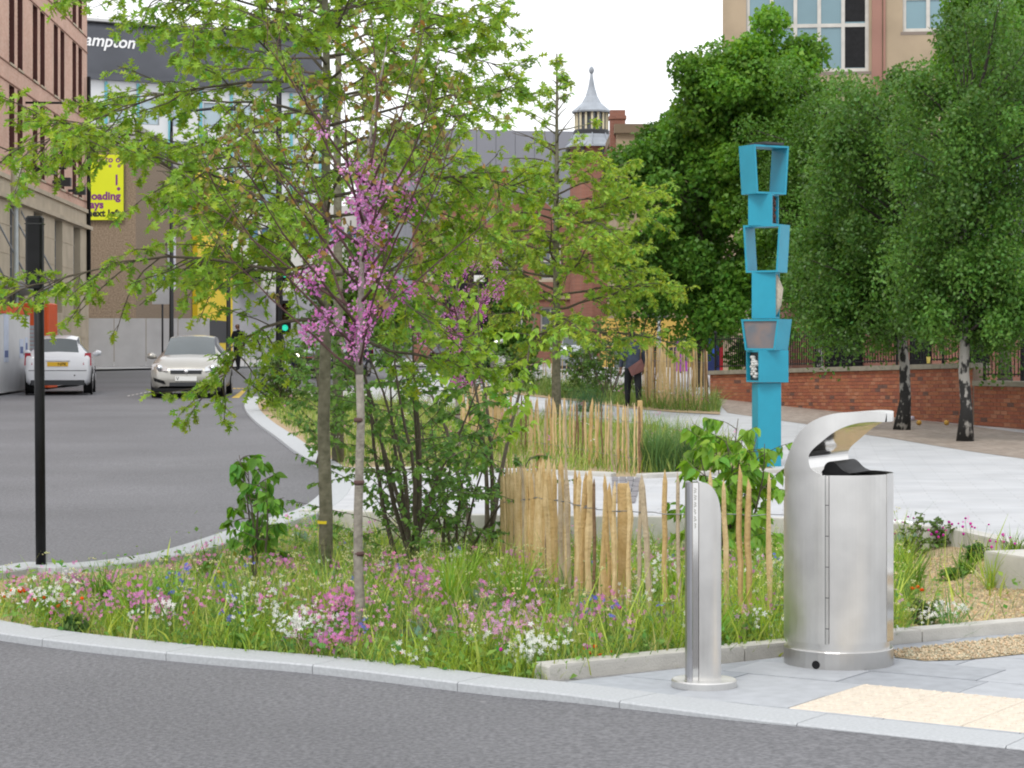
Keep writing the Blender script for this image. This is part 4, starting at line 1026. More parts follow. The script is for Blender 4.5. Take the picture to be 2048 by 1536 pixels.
MB().tube([(hx, yf(hx) - .003, .022), (hx, yf(hx) + .03, .022)], .021, 12).build('drain_hole', M_BLACK, bn)

# --- stainless bollard
oX, oY, _ = pix(1408, 1372); SB = oY / F
bo = thing('bollard', (oX, oY, 0), 'stainless steel bollard with a sloping rounded top and round foot plate', 'bollard')
def bz(py): return CH - (py - HOR) * SB
def ztop(x, y):
    px = x / SB + 1408
    if px < 1388: t = (px - 1377) / 9; return bz(962 + 8 * t * t)
    t = max(0, (px - 1402) / 38); return bz(963 + 66 * (1 - math.sqrt(max(0, 1 - min(1, t) ** 2))))
X_ = lambda px: (px - 1408) * SB
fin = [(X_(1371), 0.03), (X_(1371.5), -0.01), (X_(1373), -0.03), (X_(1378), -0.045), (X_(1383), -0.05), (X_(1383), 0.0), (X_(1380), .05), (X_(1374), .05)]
bodyp = [(X_(1396), -0.06)] + [(X_(1396) + (X_(1441) - X_(1396)) * t, -0.06 - .008 * math.sin(PI * t * .9) + 0.03 * t ** 4) for t in [k / 14 for k in range(1, 15)]] + [(X_(1440), 0.03), (X_(1425), 0.055), (X_(1400), 0.055), (X_(1396), .02)]
def capped(poly, zt, name, m, par):
    """extruded plan with a curved top"""
    a = MB(); N_ = len(poly)
    ar = sum(poly[i][0] * poly[(i + 1) % N_][1] - poly[(i + 1) % N_][0] * poly[i][1] for i in range(N_))
    if ar < 0: poly = poly[::-1]
    for i in range(N_):
        p, q = poly[i], poly[(i + 1) % N_]
        a.poly([(*p, 0.012), (*q, 0.012), (*q, zt(*q)), (*p, zt(*p))], 0, False)
    c = (sum(p[0] for p in poly) / N_, sum(p[1] for p in poly) / N_)
    for i in range(N_):
        p, q = poly[i], poly[(i + 1) % N_]; a.poly([(*p, zt(*p)), (*q, zt(*q)), (*c, zt(*c))])
    o = a.build(name, m, par)
    return o
o = capped(fin, ztop, 'fin', mat('shade_toned_steel', (0.42, 0.42, 0.44), 0.3, 0.05, 9, metal=1.0), bo); o = capped(bodyp, ztop, 'post', M_STEEL, bo)  # fin: same steel, its dark reflection put into a darker base colour
for p_ in o.data.polygons: p_.use_smooth = abs(p_.normal.z) < 0.5
capped([(X_(1384), -.044), (X_(1395), -.048), (X_(1395), .03), (X_(1384), .03)], lambda x, y: bz(964), 'engraved_strip', M_MIRROR, bo)
r = random.Random(8); en = MB(); M_ENG = mat('engraving', (0.12, 0.11, 0.06), 0.6)
for k in range(6):
    y0 = 975 + k * 14; pts = [(X_(1386 + r.uniform(0, 2) + 3.2 * (j % 2)), -.0495, bz(y0 + 2.4 * j)) for j in range(5)]
    MB().tube(pts, .0016, 4).build('engraved_mark', M_ENG, bo)
MB().lathe([(0, .034), (.146, .034), (.152, .028), (.152, 0)], sides=40, smooth=False).build('foot_plate', M_STEEL, bo)

# --- black signal pole standing in the bed tip
sX, sY, sZ = pix(82, 1137, -0.03)
sg_ = thing('signal_pole', (sX, sY, -0.1), 'black pole carrying the dark back of a traffic signal head', 'traffic signal')
sc_ = F / sY
def spz(y): return CH - (y - HOR) / sc_ + 0.1
MB().tube([(0, 0, 0), (-.02, 0, spz(440))], .037, 14).build('pole', M_BLACK, sg_)
hd = MB().box(-.105, .015, -.05, .05, spz(577), spz(432), bev=.015).build('signal_head', M_BLACK, sg_)
for yy in (447, 559): MB().box(-.109, .019, -.054, .054, spz(yy + 2), spz(yy)).build('clamp_band', mat('black_gloss', (.03, .03, .03), .25), hd)
MB().box(-.085, .0, .051, .066, spz(574), spz(434)).build('backing_board', M_BLACK, hd)

def lamp_post(name, px, py, r0, r1, ztop_, label, m, lantern=None):
    X, Y, Z = pix(px, py)
    t = thing(name, (X, Y, Z), label, 'lamp post')
    MB().tube([(0, 0, 0), (0, 0, 1.2)], r0, 10).build('base', m, t)
    MB().tube([(0, 0, 1.2), (0, 0, 1.35), (0, 0, ztop_)], [r0, r1 * 1.1, r1 * .8], 10).build('column', m, t)
    if lantern == 'drum':
        MB().lathe([(0, ztop_ - 1.36), (.15, ztop_ - 1.35), (.15, ztop_ + .0), (.12, ztop_ + .05), (0, ztop_ + .07)], sides=20).build('lantern', mat('cream_drum', (0.52, 0.49, 0.38), 0.5, 0.05, 2), t)
    if lantern == 'arm':
        MB().tube([(0, 0, ztop_), (0, 0, ztop_ + .4), (.5, 0, ztop_ + .7), (1.6, 0, ztop_ + .8)], .05, 8).build('arm', m, t); MB().box(1.4, 2.2, -.15, .15, ztop_ + .72, ztop_ + .86, bev=.03).build('lantern', m, t)
    return t
lamp_post('lamp_post', 32, 768, .15, .075, 6.6, 'grey lamp column with a cream drum lantern beside the hoarding', M_GSTEEL, 'drum')
lamp_post('lamp_post', 558, 772, .1, .085, 12.5, 'tall black lamp post rising behind the oak crown', M_BLACK, 'arm')
lamp_post('lamp_post', 343, 752, .09, .07, 8.3, 'slim dark lamp post in front of the car park wall', M_DARK, 'arm')
lamp_post('lamp_post', 457, 751, .09, .07, 7.6, 'slim dark lamp post beside the yellow cladding', M_DARK, 'arm')
lamp_post('lamp_post', 1318, 745, .09, .075, 2.2, 'short pale grey post behind the far picket fence', M_GSTEEL)
lb = thing('waste_bin', pix(60, 769), 'black square waste bin next to the grey lamp column', 'bin')
MB().box(-.2, .2, -.2, .2, 0, .92, bev=.02).build('body', M_DARK, lb); MB().box(-.21, .21, -.21, .21, .925, 1.02, bev=.03).build('lid', M_BLACK, lb)

def traffic_light(px, py, h, label, heads, Y=None):
    X, Y, Z = pix(px, py); t = thing('traffic_light', (X, Y, Z), label, 'traffic light')
    MB().tube([(0, 0, 0), (0, 0, h)], .06, 10).build('pole', M_DARK, t)
    for dz, on in heads:
        hd = MB().box(-.02, .3, -.2, 0.02, dz - .9, dz + .12, bev=.02).build('signal_head', M_BLACK, t)
        for j, c in enumerate(((0.05, 0, 0), (0.05, .03, 0), (0, .9, .55))):
            l_ = MB().lathe([(0.095, 0), (0.085, .012), (0, .016)], sides=14)
            o = l_.build('lens', glow('green_light', (0.03, 0.7, 0.45), 0.7) if j == 2 and on else mat('dead_lens_%d' % j, c if j < 2 else (0, .05, .03), .3), hd)
            o.location = (.14, -.201, dz - .08 - .31 * j); o.rotation_euler = (R(90), 0, 0)
            MB().lathe([(0.11, 0), (0.11, .14)], sides=14).build('hood', M_BLACK, o)
traffic_light(562, 766, 3.9, 'traffic light with two lit green lenses beside the tall black lamp post', ((2.35, True), (3.95, True)))

# --- cars
M_TYRE = mat('tyre', (0.02, 0.02, 0.021), 0.85); M_RIM = mat('alloy_rim', (0.45, 0.45, 0.46), 0.3, 0, 1, metal=.9)
M_CGLASS = mat('car_glass', (0.05, 0.065, 0.07), 0.05, 0.1, 2, spec=0.9); M_LAMPG = mat('headlamp_glass', (0.62, 0.64, 0.66), 0.08, 0.1, 30, metal=.4)
def sub(V, F_):
    ids = sorted({i for f in F_ for i in f}); mp_ = {i: k for k, i in enumerate(ids)}; m_ = MB()
    m_.faces([V[i] for i in ids], [tuple(mp_[i] for i in f) for f in F_], 0, True); return m_
def car(name, X, Y, rz, paint, label, L=4.4, Wd=1.78, H=1.55, front=True, plate=('white', ''), lit=False, style='mpv', z=None):
    Z = road_z(X, Y) if z is None else z
    t = thing(name, (X, Y, Z), label, 'car', rz=rz)
    hw = Wd / 2
    # stations from nose (y=0) to tail (y=L): y, sill z, bumper half width scale, shoulder z, roof z (centre), roof half width
    if style == 'mpv':
        st = [(0.0, .30, .80, .60, .62, .55), (.06, .24, .92, .72, .76, .70), (.28, .21, .985, .82, .90, .74), (.75, .2, 1.0, .90, .99, .74), (1.15, .2, 1.0, .95, 1.06, .72), (1.62, .2, 1.0, .98, 1.34, .66), (2.0, .2, 1.0, .99, H - .04, .62), (2.5, .2, 1.0, 1.0, H, .61), (3.3, .2, 1.0, 1.0, H - .01, .60), (L - .42, .2, .99, 1.0, H - .05, .58), (L - .16, .24, .965, .98, 1.18, .62), (L - .03, .28, .92, .90, .95, .70), (L, .33, .84, .70, .72, .66)]
    else:
        st = [(0.0, .30, .82, .58, .60, .55), (.06, .24, .93, .70, .74, .70), (.3, .21, .985, .80, .87, .74), (.8, .2, 1.0, .87, .95, .74), (1.1, .2, 1.0, .92, 1.0, .72), (1.6, .2, 1.0, .95, 1.28, .64), (1.95, .2, 1.0, .96, H - .03, .60), (2.4, .2, 1.0, .97, H, .60), (L - .75, .2, 1.0, .98, H - .02, .58), (L - .35, .2, .985, .99, H - .10, .55), (L - .12, .24, .97, .97, 1.06, .62), (L - .02, .28, .94, .88, .92, .70), (L, .34, .88, .66, .68, .66)]
    rings = []
    for (y, zs, ws, zsh, zr, wr) in st:
        w = hw * ws; sh = zsh
        half = [(w * .86, zs), (w * .97, zs + .08), (w, (zs + sh) / 2), (w * .985, sh - .06), (w * .94, sh), (wr * hw * 1.08 if zr - sh > .2 else w * .86, sh + (zr - sh) * .6), (wr * hw, zr - .035 * min(1, (zr - sh) * 3)), (wr * hw * .6, zr), (0, zr + .012)]
        ring = [(x, y, z) for x, z in half] + [(-x, y, z) for x, z in half[-2::-1]]
        rings.append(ring)
    n = len(rings[0]); body = MB(); parts = {'windscreen': MB(), 'rear_window': MB(), 'side_window': [MB(), MB()]}
    allv = [p for r_ in rings for p in r_]; fs = []
    for i in range(len(rings) - 1):
        for k in range(n - 1):
            f = (i * n + k, i * n + k + 1, (i + 1) * n + k + 1, (i + 1) * n + k)
            y0, y1 = st[i][0], st[i + 1][0]; kk = min(k, n - 2 - k)
            tall = min(st[i][4] - st[i][3], st[i + 1][4] - st[i + 1][3])
            cls = 0
            if kk in (4, 5) and st[i][4] - st[i][3] > .25 and st[i + 1][4] - st[i + 1][3] > .25: cls = 1 if kk == 4 or True else 0
            if kk >= 6 or (kk == 5):
                if 1.1 < (y0 + y1) / 2 < 2.0 and kk >= 6: cls = 2
                if (y0 + y1) / 2 > L - .45 and kk >= 6 and y1 <= L - .1: cls = 3
            if kk == 5 and cls == 1: cls = 1
            fs.append((f, cls, k < n / 2))
    body = sub(allv, [f for f, c, s_ in fs if c == 0] + [tuple(range(n - 1, -1, -1)), tuple(range((len(rings) - 1) * n, len(rings) * n))])
    body.faces([(-.8 * hw, .1, .23), (.8 * hw, .1, .23), (.8 * hw, L - .1, .23), (-.8 * hw, L - .1, .23)], [(0, 1, 2, 3)], 1)
    bd_ = body.build('body', [paint, M_BLACK], t)
    for nm, c in (('windscreen', 2), ('rear_window', 3)):
        sub(allv, [f for f, k_, s_ in fs if k_ == c]).build(nm, M_CGLASS, t)
    for sd_ in (True, False):
        sub(allv, [f for f, k_, s_ in fs if k_ == 1 and s_ == sd_]).build('side_window', M_CGLASS, t)
    # wheels
    R_ = .31
    for yy in (.85, L - .78):
        for s_ in (-1, 1):
            w = MB().tube([(s_ * (hw - .22), yy, R_), (s_ * (hw - .02), yy, R_), (s_ * (hw + .005), yy, R_)], [R_, R_, R_ - .05], 22, smooth=False).build('wheel', M_TYRE, t)
            MB().tube([(s_ * (hw - .03), yy, R_), (s_ * (hw + .012), yy, R_)], [R_ * .68, R_ * .62], 16, smooth=False).build('rim', M_RIM, w)
            MB().tube([(s_ * (hw - .05), yy, R_ + .02), (s_ * (hw + .002), yy, R_ + .02)], [R_ + .05, R_ + .05], 22, smooth=False).build('wheel_arch', M_BLACK, t)
    for s_ in (-1, 1):
        MB().tube([(s_ * hw * .93, 1.32, 1.0), (s_ * (hw + .06), 1.30, 1.03), (s_ * (hw + .17), 1.30, 1.03)], [.04, .085, .055], 8).build('mirror', paint, t)
    # nose
    yb = -.012
    for s_ in (-1, 1):
        m_ = MB(); pts = [(s_ * .50 * hw, .02, .66), (s_ * .93 * hw, .17, .70), (s_ * .955 * hw, .36, .83), (s_ * .78 * hw, .30, .86), (s_ * .52 * hw, .12, .76)]
        pts = [(x, y - .075, z) for x, y, z in pts]
        m_.poly(pts if s_ < 0 else pts[::-1]); m_.poly([(x, y + .08, z) for x, y, z in pts])
        h_ = m_.build('headlight', glow('headlight_on', (1, .9, .7), 4.0) if lit else M_LAMPG, t)
        MB().lathe([(.075, 0), (.05, .03), (0, .035)], (0, 0, 0), 12).build('reflector', mat('reflector', (.7, .72, .75), .1, metal=1), h_).matrix_local = Matrix.Translation((s_ * .72 * hw, -.01, .745)) @ Matrix.Rotation(R(90), 4, 'X')
        m_ = MB(); pts = [(s_ * .55 * hw, -.03, .34), (s_ * .86 * hw, .01, .42), (s_ * .89 * hw, .01, .51), (s_ * .60 * hw, -.035, .43)]
        m_.poly(pts if s_ < 0 else pts[::-1]); m_.poly([(x, y + .03, z) for x, y, z in pts]); m_.build('fog_recess', M_BLACK, t)
    gr = MB().box(-.42 * hw, .42 * hw, -.02, .05, .60, .68).build('grille', M_DARK, t); MB().box(-.44 * hw, .44 * hw, -.035, .02, .685, .72).build('chrome_bar', mat('chrome', (.75, .75, .77), .12, metal=1), gr)
    MB().lathe([(.055, 0), (.05, .015), (0, .02)], sides=14).build('emblem', MATS['chrome'], gr).matrix_local = Matrix.Translation((0, -.036, .66)) @ Matrix.Rotation(R(90), 4, 'X')
    MB().box(-.45 * hw, .45 * hw, -.012, .05, .30, .39).build('lower_grille', M_DARK, t)
    MB().box(-.92 * hw, .92 * hw, .0, .3, .17, .25).build('front_skirt', M_BLACK, t)
    pl = MB().box(-.26, .26, -.034, -.014, .43, .54).build('number_plate', mat('plate_white', (.72, .72, .70), .4), t)
    # tail
    for s_ in (-1, 1):
        m_ = MB(); pts = [(s_ * .74 * hw, L - .03, .74), (s_ * .985 * hw, L - .14, .72), (s_ * .97 * hw, L - .20, 1.04), (s_ * .80 * hw, L - .12, 1.04)]
        pts = [(x * 1.01, y + .04, z) for x, y, z in pts]
        m_.poly(pts if s_ > 0 else pts[::-1]); m_.poly([(x, y - .08, z) for x, y, z in pts]); m_.build('tail_light', mat('tail_red', (.35, .015, .03), .2), t)
    MB().box(-.8 * hw, .8 * hw, L - .25, L + .012, .22, .36, bev=.02).build('rear_skirt', M_DARK, t)
    MB().box(-.86 * hw, .86 * hw, L - .05, L + .006, .585, .60).build('boot_line', M_BLACK, t)
    pr_ = MB().box(-.26, .26, L - .02, L + .016, .70, .81).build('number_plate', mat('plate_yellow', (.70, .42, .02), .4), t)
    MB().box(-.3, .3, L - .03, L + .02, .835, .87).build('boot_handle', paint, t)
    for s_ in (-1, 1): MB().lathe([(.02, 0), (.015, .006), (0, .007)], sides=8).build('parking_sensor', M_DARK, t).matrix_local = Matrix.Translation((s_ * .5 * hw, L + .008, .47)) @ Matrix.Rotation(R(-90), 4, 'X')
    ft, rt = plate
    if ft: text_mesh('plate_text', ft, .115, M_BLACK, Matrix.Translation((-.235, -.0345, .445)) @ RX, pl, depth=.0008, bold=.001)
    if rt: text_mesh('plate_text', rt, .115, M_BLACK, Matrix.Translation((.0, L + .0165, .715)) @ Matrix.Rotation(PI, 4, 'Z') @ RX, pr_, depth=.0008, bold=.001)
    return t
M_SILV = mat('silver_paint', (0.40, 0.385, 0.35), 0.28, 0.03, 2, metal=.55, coat=.6); M_WHITEP = mat('white_car_paint', (0.66, 0.67, 0.70), 0.25, 0.02, 2, coat=.7)
M_BLUEP = mat('dark_blue_paint', (0.015, 0.022, 0.07), 0.25, coat=.7); M_BLKP = mat('black_car_paint', (.012, .013, .015), .25, coat=.7); M_SILV2 = mat('grey_car_paint', (.3, .32, .34), .3, metal=.5, coat=.5)
Xc, Yc, Zc = pix(372, 797, fn=road_z)
car('silver_car', Xc, Yc, R(4), M_SILV, 'silver people carrier driving towards the camera under the oak branches', plate=('V', ''))
Xc, Yc, Zc = pix(136, 791, fn=road_z)
car('white_car', Xc - .85, Yc + 3.7, R(180 + 9), M_WHITEP, 'white hatchback seen from behind with a yellow number plate', L=3.7, Wd=1.68, H=1.5, plate=('', 'NPK'), style='hatch')
Xc, Yc, Zc = pix(628, 757, fn=road_z)
car('blue_car', Xc, Yc, R(-12), M_BLUEP, 'dark blue car with a lit headlight behind the oak trunk', L=4.3, H=1.45, style='hatch', lit=True)
car('dark_car', (1060 - 1024) / F * 84, 84, R(70), M_BLKP, 'small dark car parked beyond the far picket fence', L=4.0, style='hatch', z=.35)
car('grey_estate_car', (1152 - 1024) / F * 88, 92, R(180), M_SILV2, 'grey car seen from behind beside the shelter roof', L=4.4, style='mpv', z=.45)

# --- far shelter, boards and shopfront
sh = thing('shelter', ((1200 - 1024) / F * 86, 86, .62), 'small shelter with a curved white roof across the plaza', 'shelter')
rfm = MB()
for k in range(8):
    a, b = k / 8, (k + 1) / 8; f = lambda t: (-.75 + 1.5 * t, .9 + .10 * math.sin(PI * t * .8))
    (x0, z0_), (x1, z1_) = f(a), f(b); rfm.faces([(x0, 0, z0_), (x1, 0, z1_), (x1, 2, z1_), (x0, 2, z0_), (x0, 0, z0_ + .1), (x1, 0, z1_ + .1), (x1, 2, z1_ + .1), (x0, 2, z0_ + .1)], [(0, 1, 5, 4), (3, 2, 1, 0), (4, 5, 6, 7), (2, 3, 7, 6)])
rfm.build('roof', mat('white_metal', (.62, .62, .60), .4), sh)
for x in (-.7, .7):
    for y in (.1, 1.9): MB().tube([(x, y, 0), (x, y, .95)], .04, 6).build('post', M_GSTEEL, sh)
hp_ = thing('cycle_hoop', (((1182 - 1024) / F * 74), 74, .53), 'pale steel hoop standing in front of the shelter', 'cycle stand')
MB().tube([(-.18, 0, 0), (-.17, 0, .45), (-.05, 0, .62), (.12, 0, .66), (.2, 0, .62), (.22, 0, 0)], .04, 8).build('hoop', M_GSTEEL, hp_)
lb2 = thing('litter_bin', ((1000 - 1024) / F * 62, 62, G(-.3, 62)), 'small far steel bin with a curled top among the leaves', 'litter bin')
MB().lathe([(.27, 0), (.27, .9)], sides=20).build('body', M_STEEL, lb2)
MB().tube([(-.2, 0, .9), (-.26, 0, 1.08), (-.12, 0, 1.28), (.14, 0, 1.34)], [.09, .08, .07, .05], 10).build('canopy', M_STEEL, lb2)
bl = thing('black_board', ((885 - 1024) / F * 82, 82, .5), 'large black display board with a small white plate behind the pink blossom', 'board')
MB().box(0, 1.75, 0, .12, 2.0, 5.4).build('panel', M_BLACK, bl); MB().box(1.2, 1.6, -.015, -.002, 3.55, 3.8).build('white_plate', MATS['plate_white'], bl)
for x in (.2, 1.45): MB().box(x, x + .12, .0, .1, 0, 2.0).build('leg', M_BLACK, bl)
sf = thing('shopfront', ((1205 - 1024) / F * 93, 93, .6), 'yellow painted shopfront glimpsed under the maple branches', 'shopfront')
mb = MB(); ops = [(.5 + 1.1 * i, 1.3 + 1.1 * i, .05, .75) for i in range(4)]
facade(mb, 0, 5.1, 0, 2.2, ops, .15); shell(mb, 0, 5.1, 1.5, 0, 2.2); mb.build('wall', mat('yellow_paint_wall', (.62, .42, .10), .6, .08, 1), sf)
for o in ops: window(sf, *o, .1, M_GLASSD, M_DARK, 1, 1, .06)
MB().box(-.1, 5.2, -.06, -.005, .78, .95).build('fascia', M_DARK, sf)
bs = thing('banner_sign', ((1363 - 1024) / F * 80, 80, .55), 'purple upright banner with a white ring on a black square', 'sign')
MB().box(-.22, .22, 0, .05, .1, 1.35).build('panel', mat('bright_purple', (.34, .06, .40), .5), bs)
q = MB().box(.0, .3, -.02, -.003, .98, 1.28).build('black_square', M_BLACK, bs)
rg = MB()
rg.tube([(.15 + .1 * math.cos(a), -.03, 1.13 + .1 * math.sin(a)) for a in [2 * PI * k / 20 for k in range(21)]], .018, 5, cap=False); rg.build('white_ring', M_WHT, q)
MB().tube([(0, .1, 0), (0, .1, .3)], .05, 6).build('foot', M_DARK, bs)
ds = thing('direction_sign', ((1425 - 1024) / F * 70, 70, .45), 'red, blue and white road sign panel at the end of the railings', 'sign')
MB().box(-.28, .34, 0, .04, .2, 1.42).build('panel', mat('navy', (.015, .03, .12), .5), ds)
for x in (-.28, .24): MB().box(x, x + .1, -.012, -.002, .25, 1.4).build('red_stripe', mat('sign_red', (.5, .02, .03), .5), ds)
m_ = MB(); m_.poly([(-.42, -.02, .8), (-.26, -.02, .62), (-.26, -.02, .98)]); m_.poly([(-.42, 0.0, .8), (-.26, 0.0, .98), (-.26, 0.0, .62)]); m_.build('white_arrow', MATS['plate_white'], ds)
MB().box(.0, .14, -.012, -.002, .9, 1.3).build('blue_patch', mat('sign_blue', (.03, .10, .45), .5), ds)
ns = thing('street_sign', at(318, 560, 80), 'white street sign board with a blue heading band by the side street', 'sign')
MB().box(-.25, .5, 0, .05, -.9, .35).build('panel', MATS['white_board'], ns); hb_ = MB().box(-.22, .47, -.012, -.002, -.02, .12).build('blue_band', MATS['sign_blue'], ns)
text_mesh('lettering', 'CITY N', .12, MATS['plate_white'], Matrix.Translation((-.2, -.0125, .01)) @ RX, hb_, depth=.0005)
MB().tube([(.12, .06, -.9), (.12, .06, -2.9)], .04, 6).build('post', M_DARK, ns)
gp = thing('guard_rail', (-10.2, 80, G(-10.2, 80)), 'pale guard rail on the far pavement behind the walkers', 'railing')
for i in range(14): MB().box(.02 + i * .22, .05 + i * .22, 0, .03, .1, 1.0).build('bar', M_GSTEEL, gp)
for z in (.1, 1.0): MB().box(0, 3.0, -.01, .04, z, z + .05).build('rail', M_GSTEEL, gp)
# fairy balls by the birch
for k, (px, py, c, nm) in enumerate(((1838, 851, (.55, .30, .05), 'orange ball on the brick paving beside the first birch'), (1893, 851, (.58, .33, .06), 'orange ball on the brick paving near the second birch'), (1825, 842, (.45, .40, .45), 'small grey ball close to the wall behind the first birch'))):
    X, Y, Z = pix(px, py)
    o = MB().lathe([(0, 0), (.03, .008), (.048, .03), (.05, .05), (.045, .075), (.025, .095), (0, .1)], (0, 0, 0), 12).build('ball', mat('ball_%d' % k, c, .5)); o.location = (X, Y, Z + .004); tag(o, nm, 'ball', 'balls by the wall')
# ------------------------------------------------------------------ picket fences of split chestnut
WOODS = [mat('pale_wood', (0.50, 0.355, 0.165), 0.8, 0, 14, bump=0.4, bscale=60, col2=(0.62, 0.47, 0.26)), mat('tan_wood', (0.42, 0.275, 0.105), 0.8, 0, 14, bump=0.4, bscale=60, col2=(0.53, 0.37, 0.175)),
         mat('grey_wood', (0.36, 0.28, 0.19), 0.85, 0, 14, bump=0.4, bscale=60, col2=(0.48, 0.39, 0.27)), mat('bark_wood', (0.13, 0.075, 0.04), 0.9, 0, 18, bump=0.8, bscale=40, col2=(0.24, 0.15, 0.08))]
M_WIRE = mat('fence_wire', (0.25, 0.25, 0.26), 0.5, metal=0.7)
def pale_mesh(seed, m, r0=0.0138):
    r = random.Random(seed); n = 7; sides = 6; mb = MB()
    sh = [r.uniform(.7, 1.25) for _ in range(sides)]
    bx, by = 0.0, 0.0; rows = []
    for i in range(n):
        t = i / (n - 1); z = t * 0.93
        if 0 < i: bx += r.uniform(-.009, .009); by += r.uniform(-.006, .006)
        rr = r0 * r.uniform(.85, 1.12) * (1.0 if i < n - 1 else .8)
        if r.random() < .15: rr *= 1.25
        rows.append([(bx + rr * sh[k] * math.cos(2 * PI * k / sides), by + rr * sh[k] * math.sin(2 * PI * k / sides), z) for k in range(sides)])
    pts = [p for row in rows for p in row] + [(bx + r.uniform(-.006, .006), by, 0.93 + r.uniform(.04, .075))]
    fs = [(i * sides + k, i * sides + (k + 1) % sides, (i + 1) * sides + (k + 1) % sides, (i + 1) * sides + k) for i in range(n - 1) for k in range(sides)]
    fs += [((n - 1) * sides + k, (n - 1) * sides + (k + 1) % sides, n * sides) for k in range(sides)]
    mb.faces(pts, fs, 0, False); return mb.mesh('pale', m)
PALES = [pale_mesh(i, WOODS[(0, 0, 1, 0, 2, 0, 1, 3, 0, 2, 0, 1)[i]]) for i in range(12)]
POST = [MB().tube([(0, 0, 0), (.004, 0, .5), (0, 0, 1.08), (0, 0, 1.1)], [.035, .036, .034, .031], 12, smooth=False).mesh('post', WOODS[1]), MB().tube([(0, 0, 0), (-.004, 0, .6), (0, 0, 1.0)], [.036, .034, .032], 12, smooth=False).mesh('post', WOODS[0])]
def fence(name, path, hfn, label, sp, hs=1.0, seed=1, posts=(), dz=-0.05, jit=.3, sink=0.0):
    r = random.Random(seed); x0, y0 = path[0][:2]
    t = thing(name, (x0, y0, 0), label, 'fence', 'chestnut picket fences'); inv = Matrix.Translation((-x0, -y0, 0))
    P = resample(path, sp); wires = [[], []]
    for i, p in enumerate(P):
        if len(P) > 1:
            d = (P[min(i + 1, len(P) - 1)] - P[max(0, i - 1)]).normalized()
        q = p + d * r.uniform(-jit, jit) * sp
        z = hfn(q.x, q.y) + dz; h = hs * r.uniform(.93, 1.06)
        o = link('pale', r.choice(PALES), t); o.matrix_parent_inverse = inv; o.location = (q.x, q.y, z)
        o.rotation_euler = (r.uniform(-.03, .03), r.uniform(-.045, .045), r.uniform(0, 6.28)); o.scale = (r.uniform(.8, 1.25), r.uniform(.8, 1.25), h)
        nn = Vector((-d.y, d.x)) * .022
        for w, f in enumerate((.28, .82)):
            wires[w].append((q.x + nn.x * (1 if i % 2 else -1), q.y + nn.y * (1 if i % 2 else -1), z + f * .93 * hs + r.uniform(-.006, .006)))
    for w in wires: o = MB().tube(w, .0034, 4).build('wire', M_WIRE, t); o.matrix_parent_inverse = inv
    for k, (px, py, hh) in enumerate(posts):
        X, Y, Z = pix(px, py, dz, hfn); o = link('post', POST[k % 2], t); o.matrix_parent_inverse = inv; o.location = (X, Y, Z); o.scale = (1, 1, hh); o.rotation_euler = (0, 0, k)
    return t
bp = lambda *pts: [pix(px, py, 0, bed_z)[:2] for px, py in pts]
fence('picket_fence', bp((1600, 1286), (1480, 1286), (1330, 1282), (1235, 1272)), bed_z, 'pale split-stake picket fence standing in the flowers behind the steel bollard', 0.08, .99, 3)
fence('picket_fence', bp((1232, 1268), (1172, 1254), (1112, 1228), (1050, 1196), (1004, 1172)), bed_z, 'tight run of split stakes turning back from the bollard fence', 0.066, .98, 4, posts=((1246, 1268, .8),))
fence('picket_fence', bp((1003, 1166), (1030, 1156), (1085, 1150), (1095, 1150)), bed_z, 'far corner of the front picket fence with thick round posts', 0.062, 1.0, 5, posts=((1080, 1160, 1.0), (1045, 1168, .9)))
gp2 = lambda *pts: [pix(px, py)[:2] for px, py in pts]
fence('picket_fence', gp2((1282, 948), (1235, 940), (1180, 930), (1100, 915), (1000, 900), (930, 878)), G, 'long picket fence beyond the crossing path in front of the plaza', 0.135, .90, 6, posts=((1280, 950, .86),))
fence('picket_fence', gp2((918, 870), (960, 862), (1020, 858)), G, 'short picket fence closing the back of the far bed', 0.12, .9, 7)
fence('picket_fence', gp2((1288, 812), (1330, 817), (1372, 820), (1416, 822)), G, 'tall close picket fence beside the walking person', 0.06, 1.42, 8, posts=((1300, 813, 1.3), (1345, 817, 1.3), (1388, 820, 1.3), (1412, 822, 1.32)), dz=-.02)
fence('picket_fence', gp2((1308, 792), (1334, 792)), G, 'few pale stakes round the foot of the grey post', 0.1, 1.5, 9)
fence('picket_fence', gp2((1018, 762), (1090, 763), (1160, 764)), G, 'low far picket fence across the end of the plaza', 0.16, .75, 10)

# ------------------------------------------------------------------ leaves and plants
LFS = leafmat('shiny_leaf', 0.38, 0.42, 0.35); LF = leafmat('leaf', 0.42, 0.5, 0.3); LFG = leafmat('grass_blade', 0.35, 0.55, 0.25); PET = leafmat('petal', 0.35, 0.7, 0.1)
def leaf_tpl(half, fold=0.12, droop=0.15):
    """two halves folded along the midrib; half = [(x,y)] from base to tip"""
    ym = [y for _, y in half]
    mid = [(0, 0), (0, .5), (0, 1)]
    v = []; f = []
    zc = lambda y: -droop * y * y
    v += [(0, 0, 0), (0, 1, zc(1))]
    for s in (1, -1):
        idx = []
        for x, y in half[1:-1]:
            idx.append(len(v)); v.append((s * x, y, zc(y) + fold * abs(x)))
        f.append(tuple([0] + idx + [1]) if s > 0 else tuple([1] + idx[::-1] + [0]))
    return v, f
OAKL = leaf_tpl([(0, 0), (.03, .18), (.22, .16), (.06, .34), (.38, .50), (.07, .56), (.30, .82), (.05, .80), (0, 1)], .2, .25)
OVATE = leaf_tpl([(0, 0), (.16, .08), (.30, .3), (.26, .55), (.1, .85), (0, 1)], .25, .3)
HEART = leaf_tpl([(0, 0), (.26, -.04), (.46, .25), (.38, .6), (.12, .9), (0, 1)], .2, .2)
